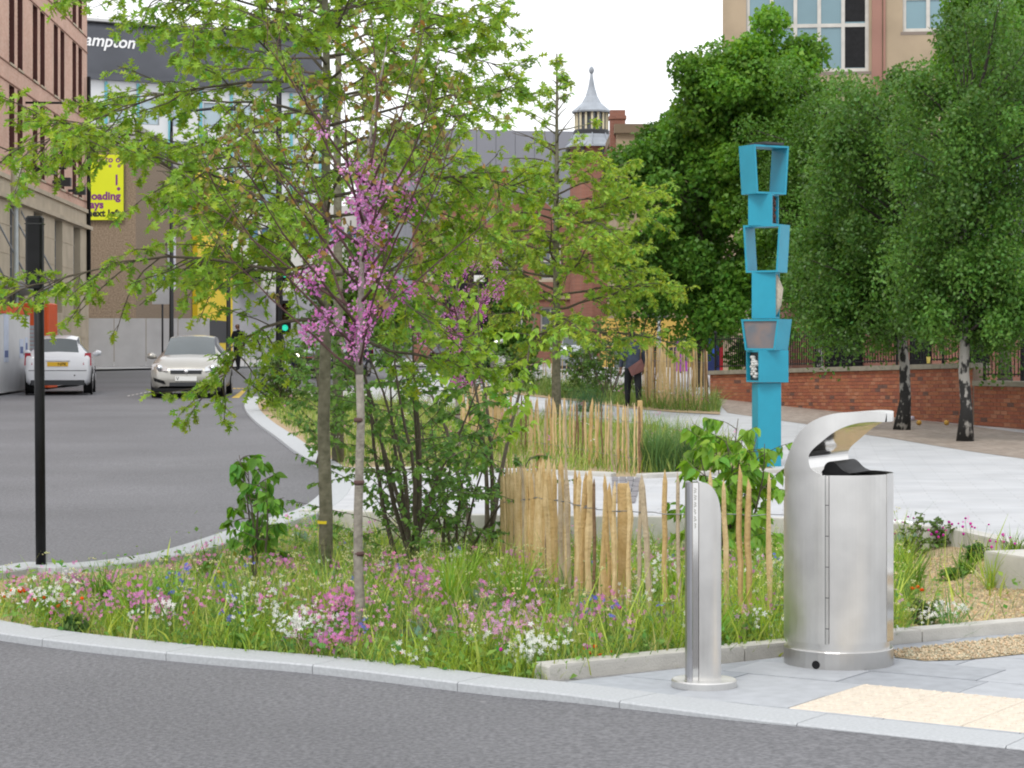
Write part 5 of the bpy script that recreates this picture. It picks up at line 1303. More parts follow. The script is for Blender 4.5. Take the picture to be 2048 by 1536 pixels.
SMALL = ([(0, 0, 0), (.3, .45, .06), (0, 1, -.05), (-.3, .45, .06)], [(0, 1, 2, 3)])
MAPLE = ([(0, 0, 0), (.50, .30, .05), (.22, .55, .03), (0, 1, -.1), (-.22, .55, .03), (-.50, .30, .05)], [(0, 1, 2, 3, 4, 5)])
BLADE = ([(-.5, 0, 0), (.5, 0, 0), (.42, .5, .10), (-.42, .5, .10), (0, 1, .38)], [(0, 1, 2, 3), (3, 2, 4)])
M_OAKB = mat('oak_bark', (0.10, 0.095, 0.06), 0.9, 0, 18, bump=0.5, bscale=50, col2=(0.20, 0.185, 0.13)); M_TWIG = mat('twig_bark', (0.095, 0.078, 0.055), 0.85, 0.25, 20)
M_GREYB = mat('grey_bark', (0.17, 0.15, 0.125), 0.85, 0, 25, bump=0.4, bscale=60, col2=(0.30, 0.275, 0.23)); M_REDT = mat('red_twig', (0.085, 0.045, 0.04), 0.8, 0.2, 20)
def place(p, t): return tuple(p + t)
def curve_branch(r, p0, d0, L, n, droop, wig):
    pts = [Vector(p0)]; d = Vector(d0).normalized()
    for i in range(n):
        d = (d + Vector((r.gauss(0, wig), r.gauss(0, wig), r.gauss(0, wig) - droop / n))).normalized()
        pts.append(pts[-1] + d * (L / n))
    return pts
def put_leaves(tree, name, tpl, D, N_, P_, S_, cols, m, nparts=0, rng=None, rest_name='crown', variants=5):
    """leaves: the ones that show largest are parts of their own, the rest one mesh"""
    Ms = frames(D, N_); k = len(P_)
    inv = Matrix.Translation(-tree.location)
    order = np.argsort(P_[:, 1]); top = order[:nparts]; rest = order[nparts:]
    if nparts:
        mes = []
        for v in range(variants):
            b = Big(); b.add(tpl[0], tpl[1], np.eye(3)[None], np.zeros((1, 3)), cols[rng.integers(0, k, 1)]); mes.append(b.mesh('leaf', m))
        for j, i in enumerate(top):
            o = link('leaf', mes[j % variants], tree); o.matrix_parent_inverse = inv
            M = Matrix(Ms[i].tolist()).to_4x4(); o.matrix_basis = Matrix.Translation(P_[i].tolist()) @ M @ Matrix.Scale(float(S_[i]), 4)
    if len(rest):
        b = Big(); b.add(tpl[0], tpl[1], Ms[rest] * S_[rest][:, None, None], P_[rest], cols[rest])
        o = b.build(rest_name, m, tree); o.matrix_parent_inverse = inv; o['kind'] = 'stuff'

def oak(px, py, fn, H, r0, seed, label, first, nprim, rad, leaf, nparts=0, green=(0.235, 0.375, 0.05), nsec=9, ntw=3, nlf=7, lean=(0, 0), Y=None, low=1.0, bias=0.0, taper=.72, gap=None, thin=0.0):
    if Y is None: X, Y, Z = pix(px, py, 0, fn)
    else: X = (px - 1024) / F * Y; Z = fn(X, Y)
    t = thing('oak_tree', (X, Y, Z - .05), label, 'tree', 'young oaks'); r = random.Random(seed); rng = np.random.default_rng(seed)
    inv = Matrix.Translation(-t.location); O = Vector((X, Y, Z - .05))
    tp = [O + Vector((lean[0] * (k / 10) + r.gauss(0, .008) * (k > 0), lean[1] * k / 10 + r.gauss(0, .008) * (k > 0), H * k / 10)) for k in range(11)]
    tr = [r0 * (1.12 if k == 0 else 1 - .85 * (k / 10) ** 1.2) for k in range(11)]
    o = MB().tube(tp, tr, 12).build('trunk', M_OAKB, t); o.matrix_parent_inverse = inv
    LP = []; LD = []; LN = []; tw = MB()
    for i in range(nprim):
        f = i / (nprim - 1); z = first + (H - .15 - first) * f ** 0.9
        kk = z / H * 10; a = int(min(kk, 9)); base = tp[a].lerp(tp[a + 1], kk - a)
        az = i * 2.39996 + r.uniform(-.4, .4); el = R(3 + 42 * f + r.uniform(-15 if f > .2 else -3, 15))
        L = max(.3, rad) * (low + (1 - low) * min(1, f * 3)) * (1.0 - taper * max(0, f - .3) / .7) * r.uniform(.8, 1.12) * (1 - bias * math.cos(az))
        d = Vector((math.cos(az) * math.cos(el), math.sin(az) * math.cos(el), math.sin(el)))
        pts = curve_branch(r, base, d, L, 8, .42 - .4 * f, .10)
        rb = max(.005, r0 * .30 * (1 - .55 * f))
        o = MB().tube(pts, [rb * (1 - .8 * k / 8) for k in range(9)], 6).build('branch', M_TWIG if f < .7 else M_OAKB, t); o.matrix_parent_inverse = inv
        n2 = max(3, int(nsec * L / rad))
        for j in range(n2):
            if r.random() < thin * ss((f - .42) / .25): continue
            u = .22 + .78 * (j + r.random() * .8) / n2; kk = min(u * 8, 7.99); a = int(kk); q = pts[a].lerp(pts[a + 1], kk - a)
            bd_ = (pts[a + 1] - pts[a]).normalized(); sd_ = bd_.cross(Vector((0, 0, 1))).normalized() * (1 if j % 2 else -1)
            d2 = (bd_ * .75 + sd_ * r.uniform(.5, 1.0) + Vector((0, 0, r.uniform(-.65, .6)))).normalized()
            if gap and any(a_ < q.x + d2.x * .25 < b_ and c_ < q.z + d2.z * .2 < e_ for a_, b_, c_, e_ in gap): continue
            L2 = L * r.uniform(.16, .40) * (1.15 - .5 * u)
            p2 = curve_branch(r, q, d2, L2, 4, .35, .12)
            tw.tube(p2, [rb * .35 * (1 - .2 * k) + .0015 for k in range(5)], 4, cap=False)
            for w in range(ntw):
                kk = min((.25 + .75 * (w + r.random()) / ntw) * 4, 3.99); a = int(kk); q2 = p2[a].lerp(p2[a + 1], kk - a)
                d3 = ((p2[a + 1] - p2[a]).normalized() + Vector((r.gauss(0, .55), r.gauss(0, .55), r.gauss(-.1, .4)))).normalized()
                p3 = q2 + d3 * r.uniform(.05, .16) * leaf / .1
                tw.tube([q2, p3], [.0025, .0015], 3, cap=False)
                for l in range(nlf):
                    tt_ = r.uniform(.1, 1.0)
                    LP.append(tuple(q2.lerp(p3, tt_))); dd = d3 * .5 + Vector((r.gauss(0, .75), r.gauss(0, .75), r.gauss(-.30, .5)))
                    LD.append(tuple(dd)); LN.append((r.gauss(0, .55), r.gauss(-.15, .55), 1.0))
    o = tw.build('twigs', M_TWIG, t); o.matrix_parent_inverse = inv; o['kind'] = 'stuff'
    LP, LD, LN = np.array(LP), np.array(LD), np.array(LN); k = len(LP)
    cols = tint(rng, k, green, .30, .14); S_ = leaf * rng.uniform(.65, 1.2, k)
    put_leaves(t, 'leaf', OAKL, LD, LN, LP, S_, cols, LF, nparts, rng)
    return t, k
oa = oak(650, 1172, bed_z, 6.0, 0.050, 11, 'young oak with a yellow band on its trunk in the flower bed', 1.86, 66, 1.85, .084, 300, nsec=16, ntw=5, nlf=6, Y=15.0, bias=.22, taper=.45, gap=((-3.15, -2.5, 3.45, 3.95), (-3.3, -2.45, 2.3, 2.85)))[0]
X, Y, Z = oa.location
o = MB().lathe([(.053, 1.58 - (1047 - HOR) / F * Y - Z), (.0535, 1.58 - (1041 - HOR) / F * Y - Z)], sides=14).build('yellow_band', mat('yellow_tape', (.7, .55, .02), .5), oa)
oak(676, 930, G, 8.6, 0.075, 12, 'second young oak standing in line behind the banded one', 3.9, 34, 2.2, .105, 0, (0.23, 0.38, 0.042), 11, 4, 6, Y=28.0)
oak(1113, 838, G, 7.5, 0.10, 13, 'yellow-green young oak beyond the second picket fence', 1.7, 66, 2.45, .135, 0, (0.29, 0.43, 0.065), 14, 5, 7, Y=44.0, taper=1.05, thin=.75, gap=((1.95, 3.0, .3, 1.75),))

# --- redbuds: blossom on bare wood, small bronze leaves
def redbud(X, Y, Z, hfork, H, spread, r0, seed, label, nbr, nclus, leafy, flower_scale=1.0, yaw=0.0, parts=0, fl_u=.48, bronze=(0.24, 0.18, 0.055)):
    t = thing('redbud_tree', (X, Y, Z - .04), label, 'tree', 'redbud trees'); r = random.Random(seed); rng = np.random.default_rng(seed); inv = Matrix.Translation(-t.location); O = Vector((X, Y, Z - .04))
    tp = [O + Vector((r.gauss(0, .006) * (k > 0), 0, hfork * k / 6)) for k in range(7)]; trn = MB().tube(tp, [r0 * (1.1 - .05 * k) for k in range(7)], 12)
    for zz in (.12, .37, .62, .84): trn.tube([O + Vector((0, 0, hfork * zz - .012)), O + Vector((0, 0, hfork * zz)), O + Vector((0, 0, hfork * zz + .012))], [r0 * 1.02, r0 * 1.12, r0 * 1.02], 12, mi=1)
    o = trn.build('trunk', [M_GREYB, M_REDT], t); o.matrix_parent_inverse = inv
    LP = []; LD = []; LN = []; FP = []; fork = tp[-1]
    lead = curve_branch(r, fork, Vector((.05, 0, 1)), H - hfork, 10, 0, .05)
    o = MB().tube(lead, [r0 * .8 * (1 - .085 * k) for k in range(11)], 8).build('branch', M_GREYB, t); o.matrix_parent_inverse = inv
    tw = MB()
    for i in range(nbr):
        f = i / nbr; kk = min(f * .62 * 10, 9.99); a = int(kk); q = lead[a].lerp(lead[a + 1], kk - a)
        az = yaw + i * 2.39996 + r.uniform(-.3, .3); el = R(r.uniform(18, 52) + 14 * f)
        L = spread * r.uniform(.8, 1.25) * (1 - .3 * f)
        d = Vector((math.cos(az) * math.cos(el), math.sin(az) * math.cos(el), math.sin(el)))
        pts = curve_branch(r, q, d, L, 8, -.42, .06)
        o = MB().tube(pts, [max(.0025, r0 * .34 * (1 - .105 * k)) for k in range(9)], 6).build('branch', M_REDT, t); o.matrix_parent_inverse = inv
        for c in range(nclus):
            if r.random() < .45 + .4 * f: continue
            u = r.uniform(.02, fl_u); kk = u * 8; a = int(kk); FP.append((pts[a].lerp(pts[a + 1], kk - a), r.uniform(.7, 1.3)))
        for j in range(6):
            u = r.uniform(.35, 1); kk = min(u * 8, 7.99); a = int(kk); q2 = pts[a].lerp(pts[a + 1], kk - a)
            d2 = Vector((r.gauss(0, .5), r.gauss(0, .5), r.uniform(.3, 1))).normalized(); p2 = curve_branch(r, q2, d2, r.uniform(.15, .45) * spread, 4, 0, .12)
            tw.tube(p2, [.003, .0026, .0022, .0018, .0014], 4, cap=False)
            for l in range(leafy):
                v = r.uniform(.2, 1); kk = min(v * 4, 3.99); a = int(kk)
                LP.append(tuple(p2[a].lerp(p2[a + 1], kk - a))); LD.append((r.gauss(0, .6), r.gauss(0, .6), r.gauss(-.4, .5))); LN.append((r.gauss(0, .6), r.gauss(-.3, .6), .8))
    for c in range(nclus * 2 + 2):      # on the leader too
        u = r.uniform(0, .7); kk = u * 10; a = int(kk); FP.append((lead[a].lerp(lead[a + 1], kk - a), r.uniform(.8, 1.5)))
    o = tw.build('twigs', M_REDT, t); o.matrix_parent_inverse = inv; o['kind'] = 'stuff'
    k = len(LP); LP, LD, LN = np.array(LP), np.array(LD), np.array(LN)
    cols = np.where(rng.random((k, 1)) < .5, tint(rng, k, bronze, .35, .15), tint(rng, k, (0.19, 0.25, 0.05), .3, .12))
    put_leaves(t, 'leaf', HEART, LD, LN, LP, rng.uniform(.018, .042, k) * flower_scale, cols, LF, 0, rng)
    # blossom: tight bunches of small pea flowers
    B = Big(); pv_ = ([(0, 0, 0), (.45, .5, .25), (0, 1, .1), (-.45, .5, .25)], [(0, 1, 2, 3)])
    for p, s in FP:
        n = int(46 * s); c = np.array(p); d = nrm(rng.normal(size=(n, 3))); rad = (.012 + .05 * s * rng.random((n, 1)) ** .5) * flower_scale
        st_ = rng.normal(0, .012 * flower_scale, (n, 3))
        B.add(*pv_, frames(d, rng.normal(size=(n, 3))) * (rng.uniform(.014, .026, n) * flower_scale)[:, None, None], c + d * rad * .75 + st_, tint(rng, n, (0.58, 0.20, 0.47) if rng.random() < .6 else (0.66, 0.32, 0.57), .22, .06))
    o = B.build('blossom', PET, t); o.matrix_parent_inverse = inv; o['kind'] = 'stuff'
    return t
rX, rY = (718 - 1024) / F * 11.5, 11.5
redbud(rX, rY, bed_z(rX, rY), 1.52, 3.3, 1.12, .026, 21, 'slim redbud tree with bunches of pink blossom in the flower bed', 26, 4, 8, yaw=2.7)
redbud((915 - 1024) / F * 30, 30, G(-.7, 30), 1.0, 3.5, 1.35, .04, 22, 'farther pink-blossomed redbud in front of the black board', 26, 7, 4, 1.4, fl_u=.8, bronze=(.15, .2, .03))

# --- leafy shrubs
def shrub(name, X, Y, Z, H, spread, stems, seed, label, tpl, leaf, green, nleaf, nparts, m_stem, up=.9, droop=.3, start=.25, sub_=6, hang=.7, cat='shrub', group=None):
    t = thing(name, (X, Y, Z - .03), label, cat, group); r = random.Random(seed); rng = np.random.default_rng(seed); inv = Matrix.Translation(-t.location); O = Vector((X, Y, Z - .03))
    LP = []; LD = []; LN = []; tw = MB()
    for i in range(stems):
        az = i * 2.4 + r.uniform(-.4, .4); e = R(r.uniform(62, 88)) if i else R(88)
        p0 = O + Vector((r.uniform(-.06, .06), r.uniform(-.06, .06), 0)); d = Vector((math.cos(az) * math.cos(e), math.sin(az) * math.cos(e), math.sin(e)))
        pts = curve_branch(r, p0, d, H * r.uniform(.75, 1.05), 9, .05, .06)
        r_ = .011 * H
        o = MB().tube(pts, [r_ * (1 - .09 * k) for k in range(10)], 6).build('stem', m_stem, t); o.matrix_parent_inverse = inv
        for j in range(sub_):
            u = start + (1 - start) * (j + r.random()) / sub_; kk = min(u * 9, 8.99); a = int(kk); q = pts[a].lerp(pts[a + 1], kk - a)
            az2 = r.uniform(0, 6.28); e2 = R(r.uniform(5, 55)); d2 = Vector((math.cos(az2) * math.cos(e2), math.sin(az2) * math.cos(e2), math.sin(e2)))
            p2 = curve_branch(r, q, d2, spread * r.uniform(.4, 1.0) * (1.15 - .5 * u), 5, droop, .1)
            tw.tube(p2, [.0045, .004, .0035, .003, .0025, .002], 4, cap=False)
            for l in range(nleaf):
                v = r.uniform(.15, 1) ** .8; kk = min(v * 5, 4.99); a = int(kk); bd_ = (p2[a + 1] - p2[a]).normalized()
                LP.append(tuple(p2[a].lerp(p2[a + 1], kk - a))); LD.append((bd_.x * .6 + r.gauss(0, .5), bd_.y * .6 + r.gauss(0, .5), -hang + r.gauss(0, .35))); LN.append((r.gauss(0, .45), r.gauss(-.5, .4), 1.0))
    o = tw.build('twigs', m_stem, t); o.matrix_parent_inverse = inv; o['kind'] = 'stuff'
    k = len(LP); cols = tint(rng, k, green, .3, .1)
    put_leaves(t, 'leaf', tpl, np.array(LD), np.array(LN), np.array(LP), leaf * rng.uniform(.6, 1.15, k), cols, LF, min(nparts, k), rng)
    return t
X, Y, Z = pix(512, 1190, 0, bed_z)
shrub('dogwood_shrub', X, Y, Z, .98, .30, 5, 31, 'small leafy shrub with drooping pointed leaves beside the street kerb', OVATE, .088, (0.125, 0.285, 0.038), 9, 300, M_TWIG, start=.3, sub_=8)
Y = 16.8; X = (1455 - 1024) / F * Y
shrub('dogwood_shrub', X, Y, bed_z(X, Y), 1.36, .62, 9, 32, 'light green leafy shrub between the picket fence and the totem', OVATE, .115, (0.20, 0.37, 0.05), 11, 300, M_TWIG, start=.2, sub_=10)
X, Y = (820 - 1024) / F * 16.6, 16.6
shrub('birch_shrub', X, Y, bed_z(X, Y), 2.25, 1.1, 9, 33, 'many-stemmed bush of small dark leaves behind the two tree trunks', SMALL, .056, (0.15, 0.29, 0.06), 44, 300, M_TWIG, start=.15, sub_=12, hang=.4)
X, Y = (905 - 1024) / F * 17.6, 17.6
shrub('birch_shrub', X, Y, bed_z(X, Y), 1.5, .95, 6, 34, 'spreading small-leaved bush in front of the concrete wall', SMALL, .056, (0.14, 0.275, 0.06), 44, 300, M_TWIG, start=.1, sub_=12, hang=.4)
X, Y = (965 - 1024) / F * 18.8, 18.8
shrub('sapling', X, Y, bed_z(X, Y), 2.5, .75, 4, 36, 'tall pale green sapling standing against the concrete wall', OVATE, .085, (0.24, 0.40, 0.055), 14, 300, M_TWIG, start=.3, sub_=13, hang=.4)
shrub('birch_shrub', (640 - 1024) / F * 27.5, 27.5, G(-2.4, 27.5), 1.9, .8, 6, 35, 'green small-leaved bush beside the street kerb beyond the crossing', SMALL, .07, (0.12, 0.24, 0.045), 30, 200, M_TWIG, start=.1, sub_=12, hang=.4)
for k, (px, Yk, h, c, lab) in enumerate(((560, 44, 1.5, (.09, .16, .035), 'low green bush at the kerb corner of the far bed'), (940, 56, 1.5, (.07, .15, .03), 'rounded green bush behind the far bed fence'), (1215, 52, 2.0, (.07, .15, .025), 'tall bush just beside the walking person'), (1165, 54, 1.5, (.09, .17, .03), 'low bush in front of the small shelter'), (1040, 58, 1.2, (.09, .18, .03), 'small bush at the foot of the low far fence'), (1262, 62, 3.0, (.08, .16, .03), 'leafy sapling behind the walking person'))):
    X = (px - 1024) / F * Yk
    shrub('bush', X, Yk, G(X, Yk), h, .9 * h / 1.5, 7, 40 + k, lab, SMALL, .10, c, 26, 0, M_TWIG, start=.08, sub_=13, hang=.2, cat='bush')

# --- ornamental grass tufts
def tuft(X, Y, Z, n, h, w, seed, label, col, spread=.35, cat='grass clump'):
    rng = np.random.default_rng(seed); B = Big()
    az = rng.uniform(0, 6.28, n); e = rng.uniform(0, spread, n) ; d = np.stack([np.cos(az) * np.sin(e), np.sin(az) * np.sin(e), np.cos(e)], 1)
    nn = np.stack([np.cos(az), np.sin(az), -np.tan(e) * 0 - .1], 1); pos = np.column_stack([X + rng.normal(0, w, n), Y + rng.normal(0, w, n), np.full(n, Z - .01)])
    M = frames(d, nn); L = h * rng.uniform(.55, 1.1, n); sc = np.stack([rng.uniform(.005, .011, n), L, L], 1)
    B.add(*BLADE, M * sc[:, None, :], pos, tint(rng, n, col, .3, .12))
    return tag(B.build('grass_clump', LFG), label, cat, kind='thing')
X, Y, Z = pix(1340, 948); tuft(X - .12, Y + .6, Z, 520, .78, .12, 51, 'tall upright ornamental grass to the side of the far fence post', (.13, .24, .08))
tuft(X + .3, Y + .8, Z, 380, .62, .14, 52, 'second ornamental grass clump nearer the totem', (.09, .17, .06))
tuft((1175 - 1024) / F * 47, 47, G(1.6, 47), 300, .7, .25, 53, 'blue-green grass clump behind the long picket fence', (.07, .16, .07))
for k, (px, py, h, lab) in enumerate(((205, 1215, .36, 'bright strap-leaved tuft near the black signal pole'), (415, 1165, .32, 'upright strap-leaved tuft beside the small dogwood'), (1822, 1190, .45, 'tall green strap-leaved tuft right beside the bin'), (1935, 1150, .22, 'small bright tuft on the bare sandy soil'), (2025, 1120, .28, 'blue-green tuft at the edge of the plaza by the sandy soil'), (490, 1310, .22, 'broad iris leaves at the front kerb'))):
    X, Y, Z = pix(px, py, 0, bed_z); tuft(X, Y, Z, 90, h, .035, 60 + k, lab, (.10, .21, .025), .4)

# --- meadow in the front bed
rng = np.random.default_rng(77)
def noise2(x, y, s, ph): return np.sin(x * s + ph) * np.cos(y * s * 1.3 + ph * 1.7) + .5 * np.sin(x * s * 2.3 + y * s * 1.9 + ph * 3)
BACKSTRIP = [pix(*p, 0, bed_z)[:2] for p in ((0, 1148), (160, 1142), (320, 1120), (470, 1076), (548, 1046), (600, 1050), (500, 1110), (330, 1150), (160, 1165), (0, 1170))]
def sample_bed(n):
    xs = [p[0] for p in bed1]; ys = [p[1] for p in bed1]; out = []
    inner = grow_poly(bed1, -0.03)
    while len(out) < n:
        x, y = rng.uniform(min(xs), max(xs)), rng.uniform(min(ys), max(ys))
        if not in_poly((x, y), inner): continue
        d = 1.0
        if x < -1.6: d = .85 - .5 * ss((-1.6 - x) / 1.6)
        if y > 13.6 and x < -1.3: d *= .35
        if rng.random() < .6 and in_poly((x, y), BACKSTRIP): continue
        xs_ = x / y * F + 1024
        if xs_ > 1790: d = .025 + .5 * ss((1835 - xs_) / 45)
        elif x > 2.4: d = .3
        d *= .62 + .38 * (noise2(np.float64(x), np.float64(y), 2.6, 1.0) > -.35)
        if rng.random() < d: out.append((x, y))
    return np.array(out)
GC = np.array([(0.32, 0.43, 0.06), (0.20, 0.33, 0.05), (0.38, 0.46, 0.09), (0.13, 0.25, 0.06), (0.40, 0.40, 0.14)])
B = Big(); n = 84000
P = sample_bed(n); Z = np.array([bed_z(x, y) for x, y in P])
az = rng.uniform(0, 6.28, n); e = np.abs(rng.normal(0, .38, n)); d = np.stack([np.cos(az) * np.sin(e), np.sin(az) * np.sin(e), np.cos(e)], 1); nn = np.stack([np.cos(az), np.sin(az), np.full(n, -.1)], 1)
tall = (.75 + .25 * noise2(P[:, 0], P[:, 1], 1.9, 4.0)) * np.where((P[:, 0] < -1.3) & (P[:, 1] > 13.6), .55, np.where(P[:, 0] < -2.0, .7, 1.0))
L = np.clip(rng.gamma(5, .050, n) * tall, .06, .55); wd = np.where(rng.random(n) < .16, rng.uniform(.008, .018, n), rng.uniform(.0026, .0062, n))
sp = np.clip(((noise2(P[:, 0], P[:, 1], 3.1, 2.2) + 1.5) / 3 * 5 + rng.normal(0, .8, n)).astype(int), 0, 4)
B.add(*BLADE, frames(d, nn) * np.stack([wd, L, L], 1)[:, None, :], np.column_stack([P, Z - .004]), GC[sp] * rng.uniform(.7, 1.3, (n, 1)))
n = 42000; P = sample_bed(n); Z = np.array([bed_z(x, y) for x, y in P])       # low broad leaves
d = np.stack([rng.normal(0, 1, n), rng.normal(0, 1, n), rng.uniform(-.1, 1.0, n)], 1); nn = np.stack([rng.normal(0, .5, n), rng.normal(-.3, .5, n), np.ones(n)], 1)
B.add(*SMALL, frames(d, nn) * rng.uniform(.018, .062, n)[:, None, None], np.column_stack([P, Z + rng.gamma(2, .035, n)]), tint(rng, n, (.15, .28, .055), .35, .2))
for i, (x, y) in enumerate(sample_bed(210)):          # tufts: fine lime grass, broad blades, dark and silvery forbs
    kind = rng.integers(0, 5); z = bed_z(x, y); m = int(rng.integers(45, 110)); a = rng.uniform(0, 6.28, m); e = np.abs(rng.normal(0, .45, m))
    lowf = .55 if (x < -1.3 and y > 13.4) or x < -2.2 else 1.0
    d = np.stack([np.cos(a) * np.sin(e), np.sin(a) * np.sin(e), np.cos(e)], 1); nn = np.stack([np.cos(a), np.sin(a), np.full(m, -.1)], 1)
    pos = np.column_stack([x + rng.normal(0, .025, m), y + rng.normal(0, .025, m), np.full(m, z)])
    if kind < 3:
        c = [(.32, .46, .06), (.20, .36, .05), (.12, .24, .06)][kind]; Lf = rng.uniform(.22, .48, m) * lowf * rng.uniform(.8, 1.2)
        B.add(*BLADE, frames(d, nn) * np.stack([rng.uniform(.003, .007, m) * (3 if kind == 1 else 1), Lf, Lf], 1)[:, None, :], pos, tint(rng, m, c, .25, .1))
    else:
        c = [(.075, .15, .04), (.26, .33, .24)][kind - 3]; q = pos + d * rng.uniform(.02, .16, (m, 1)) * lowf
        B.add(*SMALL, frames(d + rng.normal(0, .5, (m, 3)), nn + rng.normal(0, .5, (m, 3)) + np.array([0, -.3, .6])) * rng.uniform(.03, .075, m)[:, None, None], q, tint(rng, m, c, .25, .1))
tag(B.build('meadow_grass', LFG), 'mixed meadow grass and low leaves filling the front flower bed', 'grass', kind='stuff')

PETAL5 = []; PF = []
for k in range(5):
    a = 2 * PI * k / 5; c, s = math.cos(a), math.sin(a); i = len(PETAL5)
    for x, y, z in ((0, 0, 0), (.26, .55, .12), (.12, 1, .1), (-.12, 1, .1), (-.26, .55, .12)): PETAL5.append((x * c - y * s, x * s + y * c, z))
    PF.append((i, i + 1, i + 2, i + 3, i + 4))
BALL = ([(1, 0, 0), (-1, 0, 0), (0, 1, 0), (0, -1, 0), (0, 0, 1), (0, 0, -1), (.6, .6, .6), (-.6, .6, .6), (-.6, -.6, .6), (.6, -.6, .6)], [(0, 6, 4, 9), (6, 2, 7, 4), (7, 1, 8, 4), (8, 3, 9, 4), (0, 5, 2, 6), (2, 5, 1, 7), (1, 5, 3, 8), (3, 5, 0, 9)])
STEM = ([(-.5, 0, 0), (.5, 0, 0), (.35, 1, .06), (-.35, 1, .06)], [(0, 1, 2, 3)])
FCOL = {'pink': (.58, .20, .44), 'pale_pink': (.62, .33, .50), 'white': (.72, .72, .70), 'blue': (.13, .13, .55), 'orange': (.70, .10, .01), 'magenta': (.55, .05, .36), 'cream': (.62, .62, .36), 'yellow': (.7, .52, .03)}
def flowers(BH, BS, pts, kind, rng):
    """pts: (x, y, zsoil, height)"""
    pts = np.array(pts); n = len(pts)
    top = pts[:, :3] + np.column_stack([rng.normal(0, .03, n), rng.normal(0, .03, n), pts[:, 3]]); base_ = pts[:, :3] - np.array([0, 0, .01]); dv = top - base_; Ls = np.linalg.norm(dv, axis=1)
    face = np.stack([rng.normal(0, 1, n), rng.normal(-1, .4, n), rng.normal(0, .3, n)], 1)
    BS.add(*STEM, frames(dv, face) * np.stack([np.full(n, .0030), Ls, Ls], 1)[:, None, :], base_, tint(rng, n, (.09, .15, .035), .3, .15))
    col = FCOL[kind]
    if kind in ('pink', 'pale_pink', 'white', 'blue'):
        m = {'pink': 5, 'pale_pink': 5, 'white': 5, 'blue': 3}[kind]
        c = np.repeat(top, m, 0) + rng.normal(0, 1, (n * m, 3)) * np.array([.022, .022, .022]); k = len(c)
        zdir = np.stack([rng.normal(0, .6, k), rng.normal(-.6, .5, k), np.abs(rng.normal(.7, .4, k))], 1); ax = rng.normal(size=(k, 3))
        cc = tint(rng, k, col, .22, .08) if kind != 'white' else np.clip(tint(rng, k, col, .1, .02), 0, .8)
        BH.add(PETAL5, PF, frames(ax, zdir) * rng.uniform(.009, .0165, k)[:, None, None], c, cc)
    elif kind == 'cream':
        m = 8; c = np.repeat(top, m, 0) + rng.normal(0, 1, (n * m, 3)) * np.array([.014, .014, .005]); k = len(c)
        BH.add(*BALL, frames(rng.normal(size=(k, 3)), rng.normal(size=(k, 3))) * rng.uniform(.003, .0058, k)[:, None, None], c, tint(rng, k, col, .25, .06))
    else:
        BH.add(*BALL, frames(rng.normal(size=(n, 3)), np.tile([0, 0, 1.0], (n, 1)) + rng.normal(0, .2, (n, 3))) * rng.uniform(.009, .016, n)[:, None, None], top, tint(rng, n, col, .2, .05))
# scattered small flowers through the meadow
BH, BS = Big(), Big()
for kind, n, h0, h1 in (('cream', 800, .18, .40), ('pink', 260, .16, .34), ('pale_pink', 170, .14, .30), ('white', 110, .12, .28), ('magenta', 90, .08, .2), ('orange', 30, .06, .15), ('blue', 22, .2, .35), ('yellow', 14, .1, .25)):
    P = sample_bed(n); flowers(BH, BS, [(x, y, bed_z(x, y), rng.uniform(h0, h1) * (.5 if (x < -1.3 and y > 13.4) else 1)) for x, y in P], kind, rng)
tag(BH.build('meadow_flowers', PET), 'small scattered flowers dotted through the meadow grass', 'flowers', kind='stuff')
tag(BS.build('meadow_stems', LFG), 'thin flower stems standing in the meadow grass', 'stems', kind='stuff')
INBED = grow_poly(bed1, -0.07)
def patch(name, kind, spots, label, n=16, sx=.10, h=.26):
    g = np.random.default_rng(abs(hash(label)) % 1000 if False else sum(map(ord, label)))
    c0 = pix(*spots[0], h, bed_z); t = thing(name, (c0[0], c0[1], c0[2] - h), label, 'flowers', name.replace('_', ' ') + 's'); inv = Matrix.Translation(-t.location)
    bh, bs_ = Big(), Big(); pts = []
    for px, py in spots:
        hh = h; X, Y, _ = pix(px, py, hh, bed_z)
        while hh > .05 and not in_poly((X, Y - .05), INBED): hh *= .85; X, Y, _ = pix(px, py, hh, bed_z)
        for k in range(max(3, int(n * 1.0))):
            x, y = X + g.normal(0, sx * 1.25), Y + g.normal(0, sx * 1.6); 
            if in_poly((x, y), INBED): pts.append((x, y, bed_z(x, y), hh * g.uniform(.72, 1.18)))
    flowers(bh, bs_, pts, kind, g)
    for nm, b_, m in (('flower_heads', bh, PET), ('stems', bs_, LFG)):
        o = b_.build(nm, m, t); o.matrix_parent_inverse = inv; o['kind'] = 'stuff'
pk, wt = 'pink_flower_patch', 'white_flower_patch'
patch(pk, 'pink', ((30, 1152), (75, 1156), (115, 1150), (160, 1152), (200, 1150)), 'pink flowers strung along the kerb around the black pole', 7, .12, .14)
patch(pk, 'pink', ((262, 1168), (245, 1205), (300, 1215), (280, 1185)), 'dense pink flower patch between the strap-leaved tuft and the dogwood', 9, .08, .26)
patch(pk, 'pink', ((185, 1200), (215, 1222), (150, 1205)), 'low pink flowers in front of the strap-leaved tuft', 6, .08, .18)
patch(pk, 'pink', ((355, 1120), (390, 1135), (440, 1100)), 'few pink flowers against the street kerb behind the dogwood', 6, .1, .22)
patch(pk, 'pink', ((545, 1130), (560, 1110), (580, 1125)), 'pink flowers just beside the dogwood stem', 7, .07, .28)
patch(pk, 'pink', ((662, 1195), (672, 1215), (700, 1200)), 'pink flowers at the foot of the banded oak', 12, .055, .26)
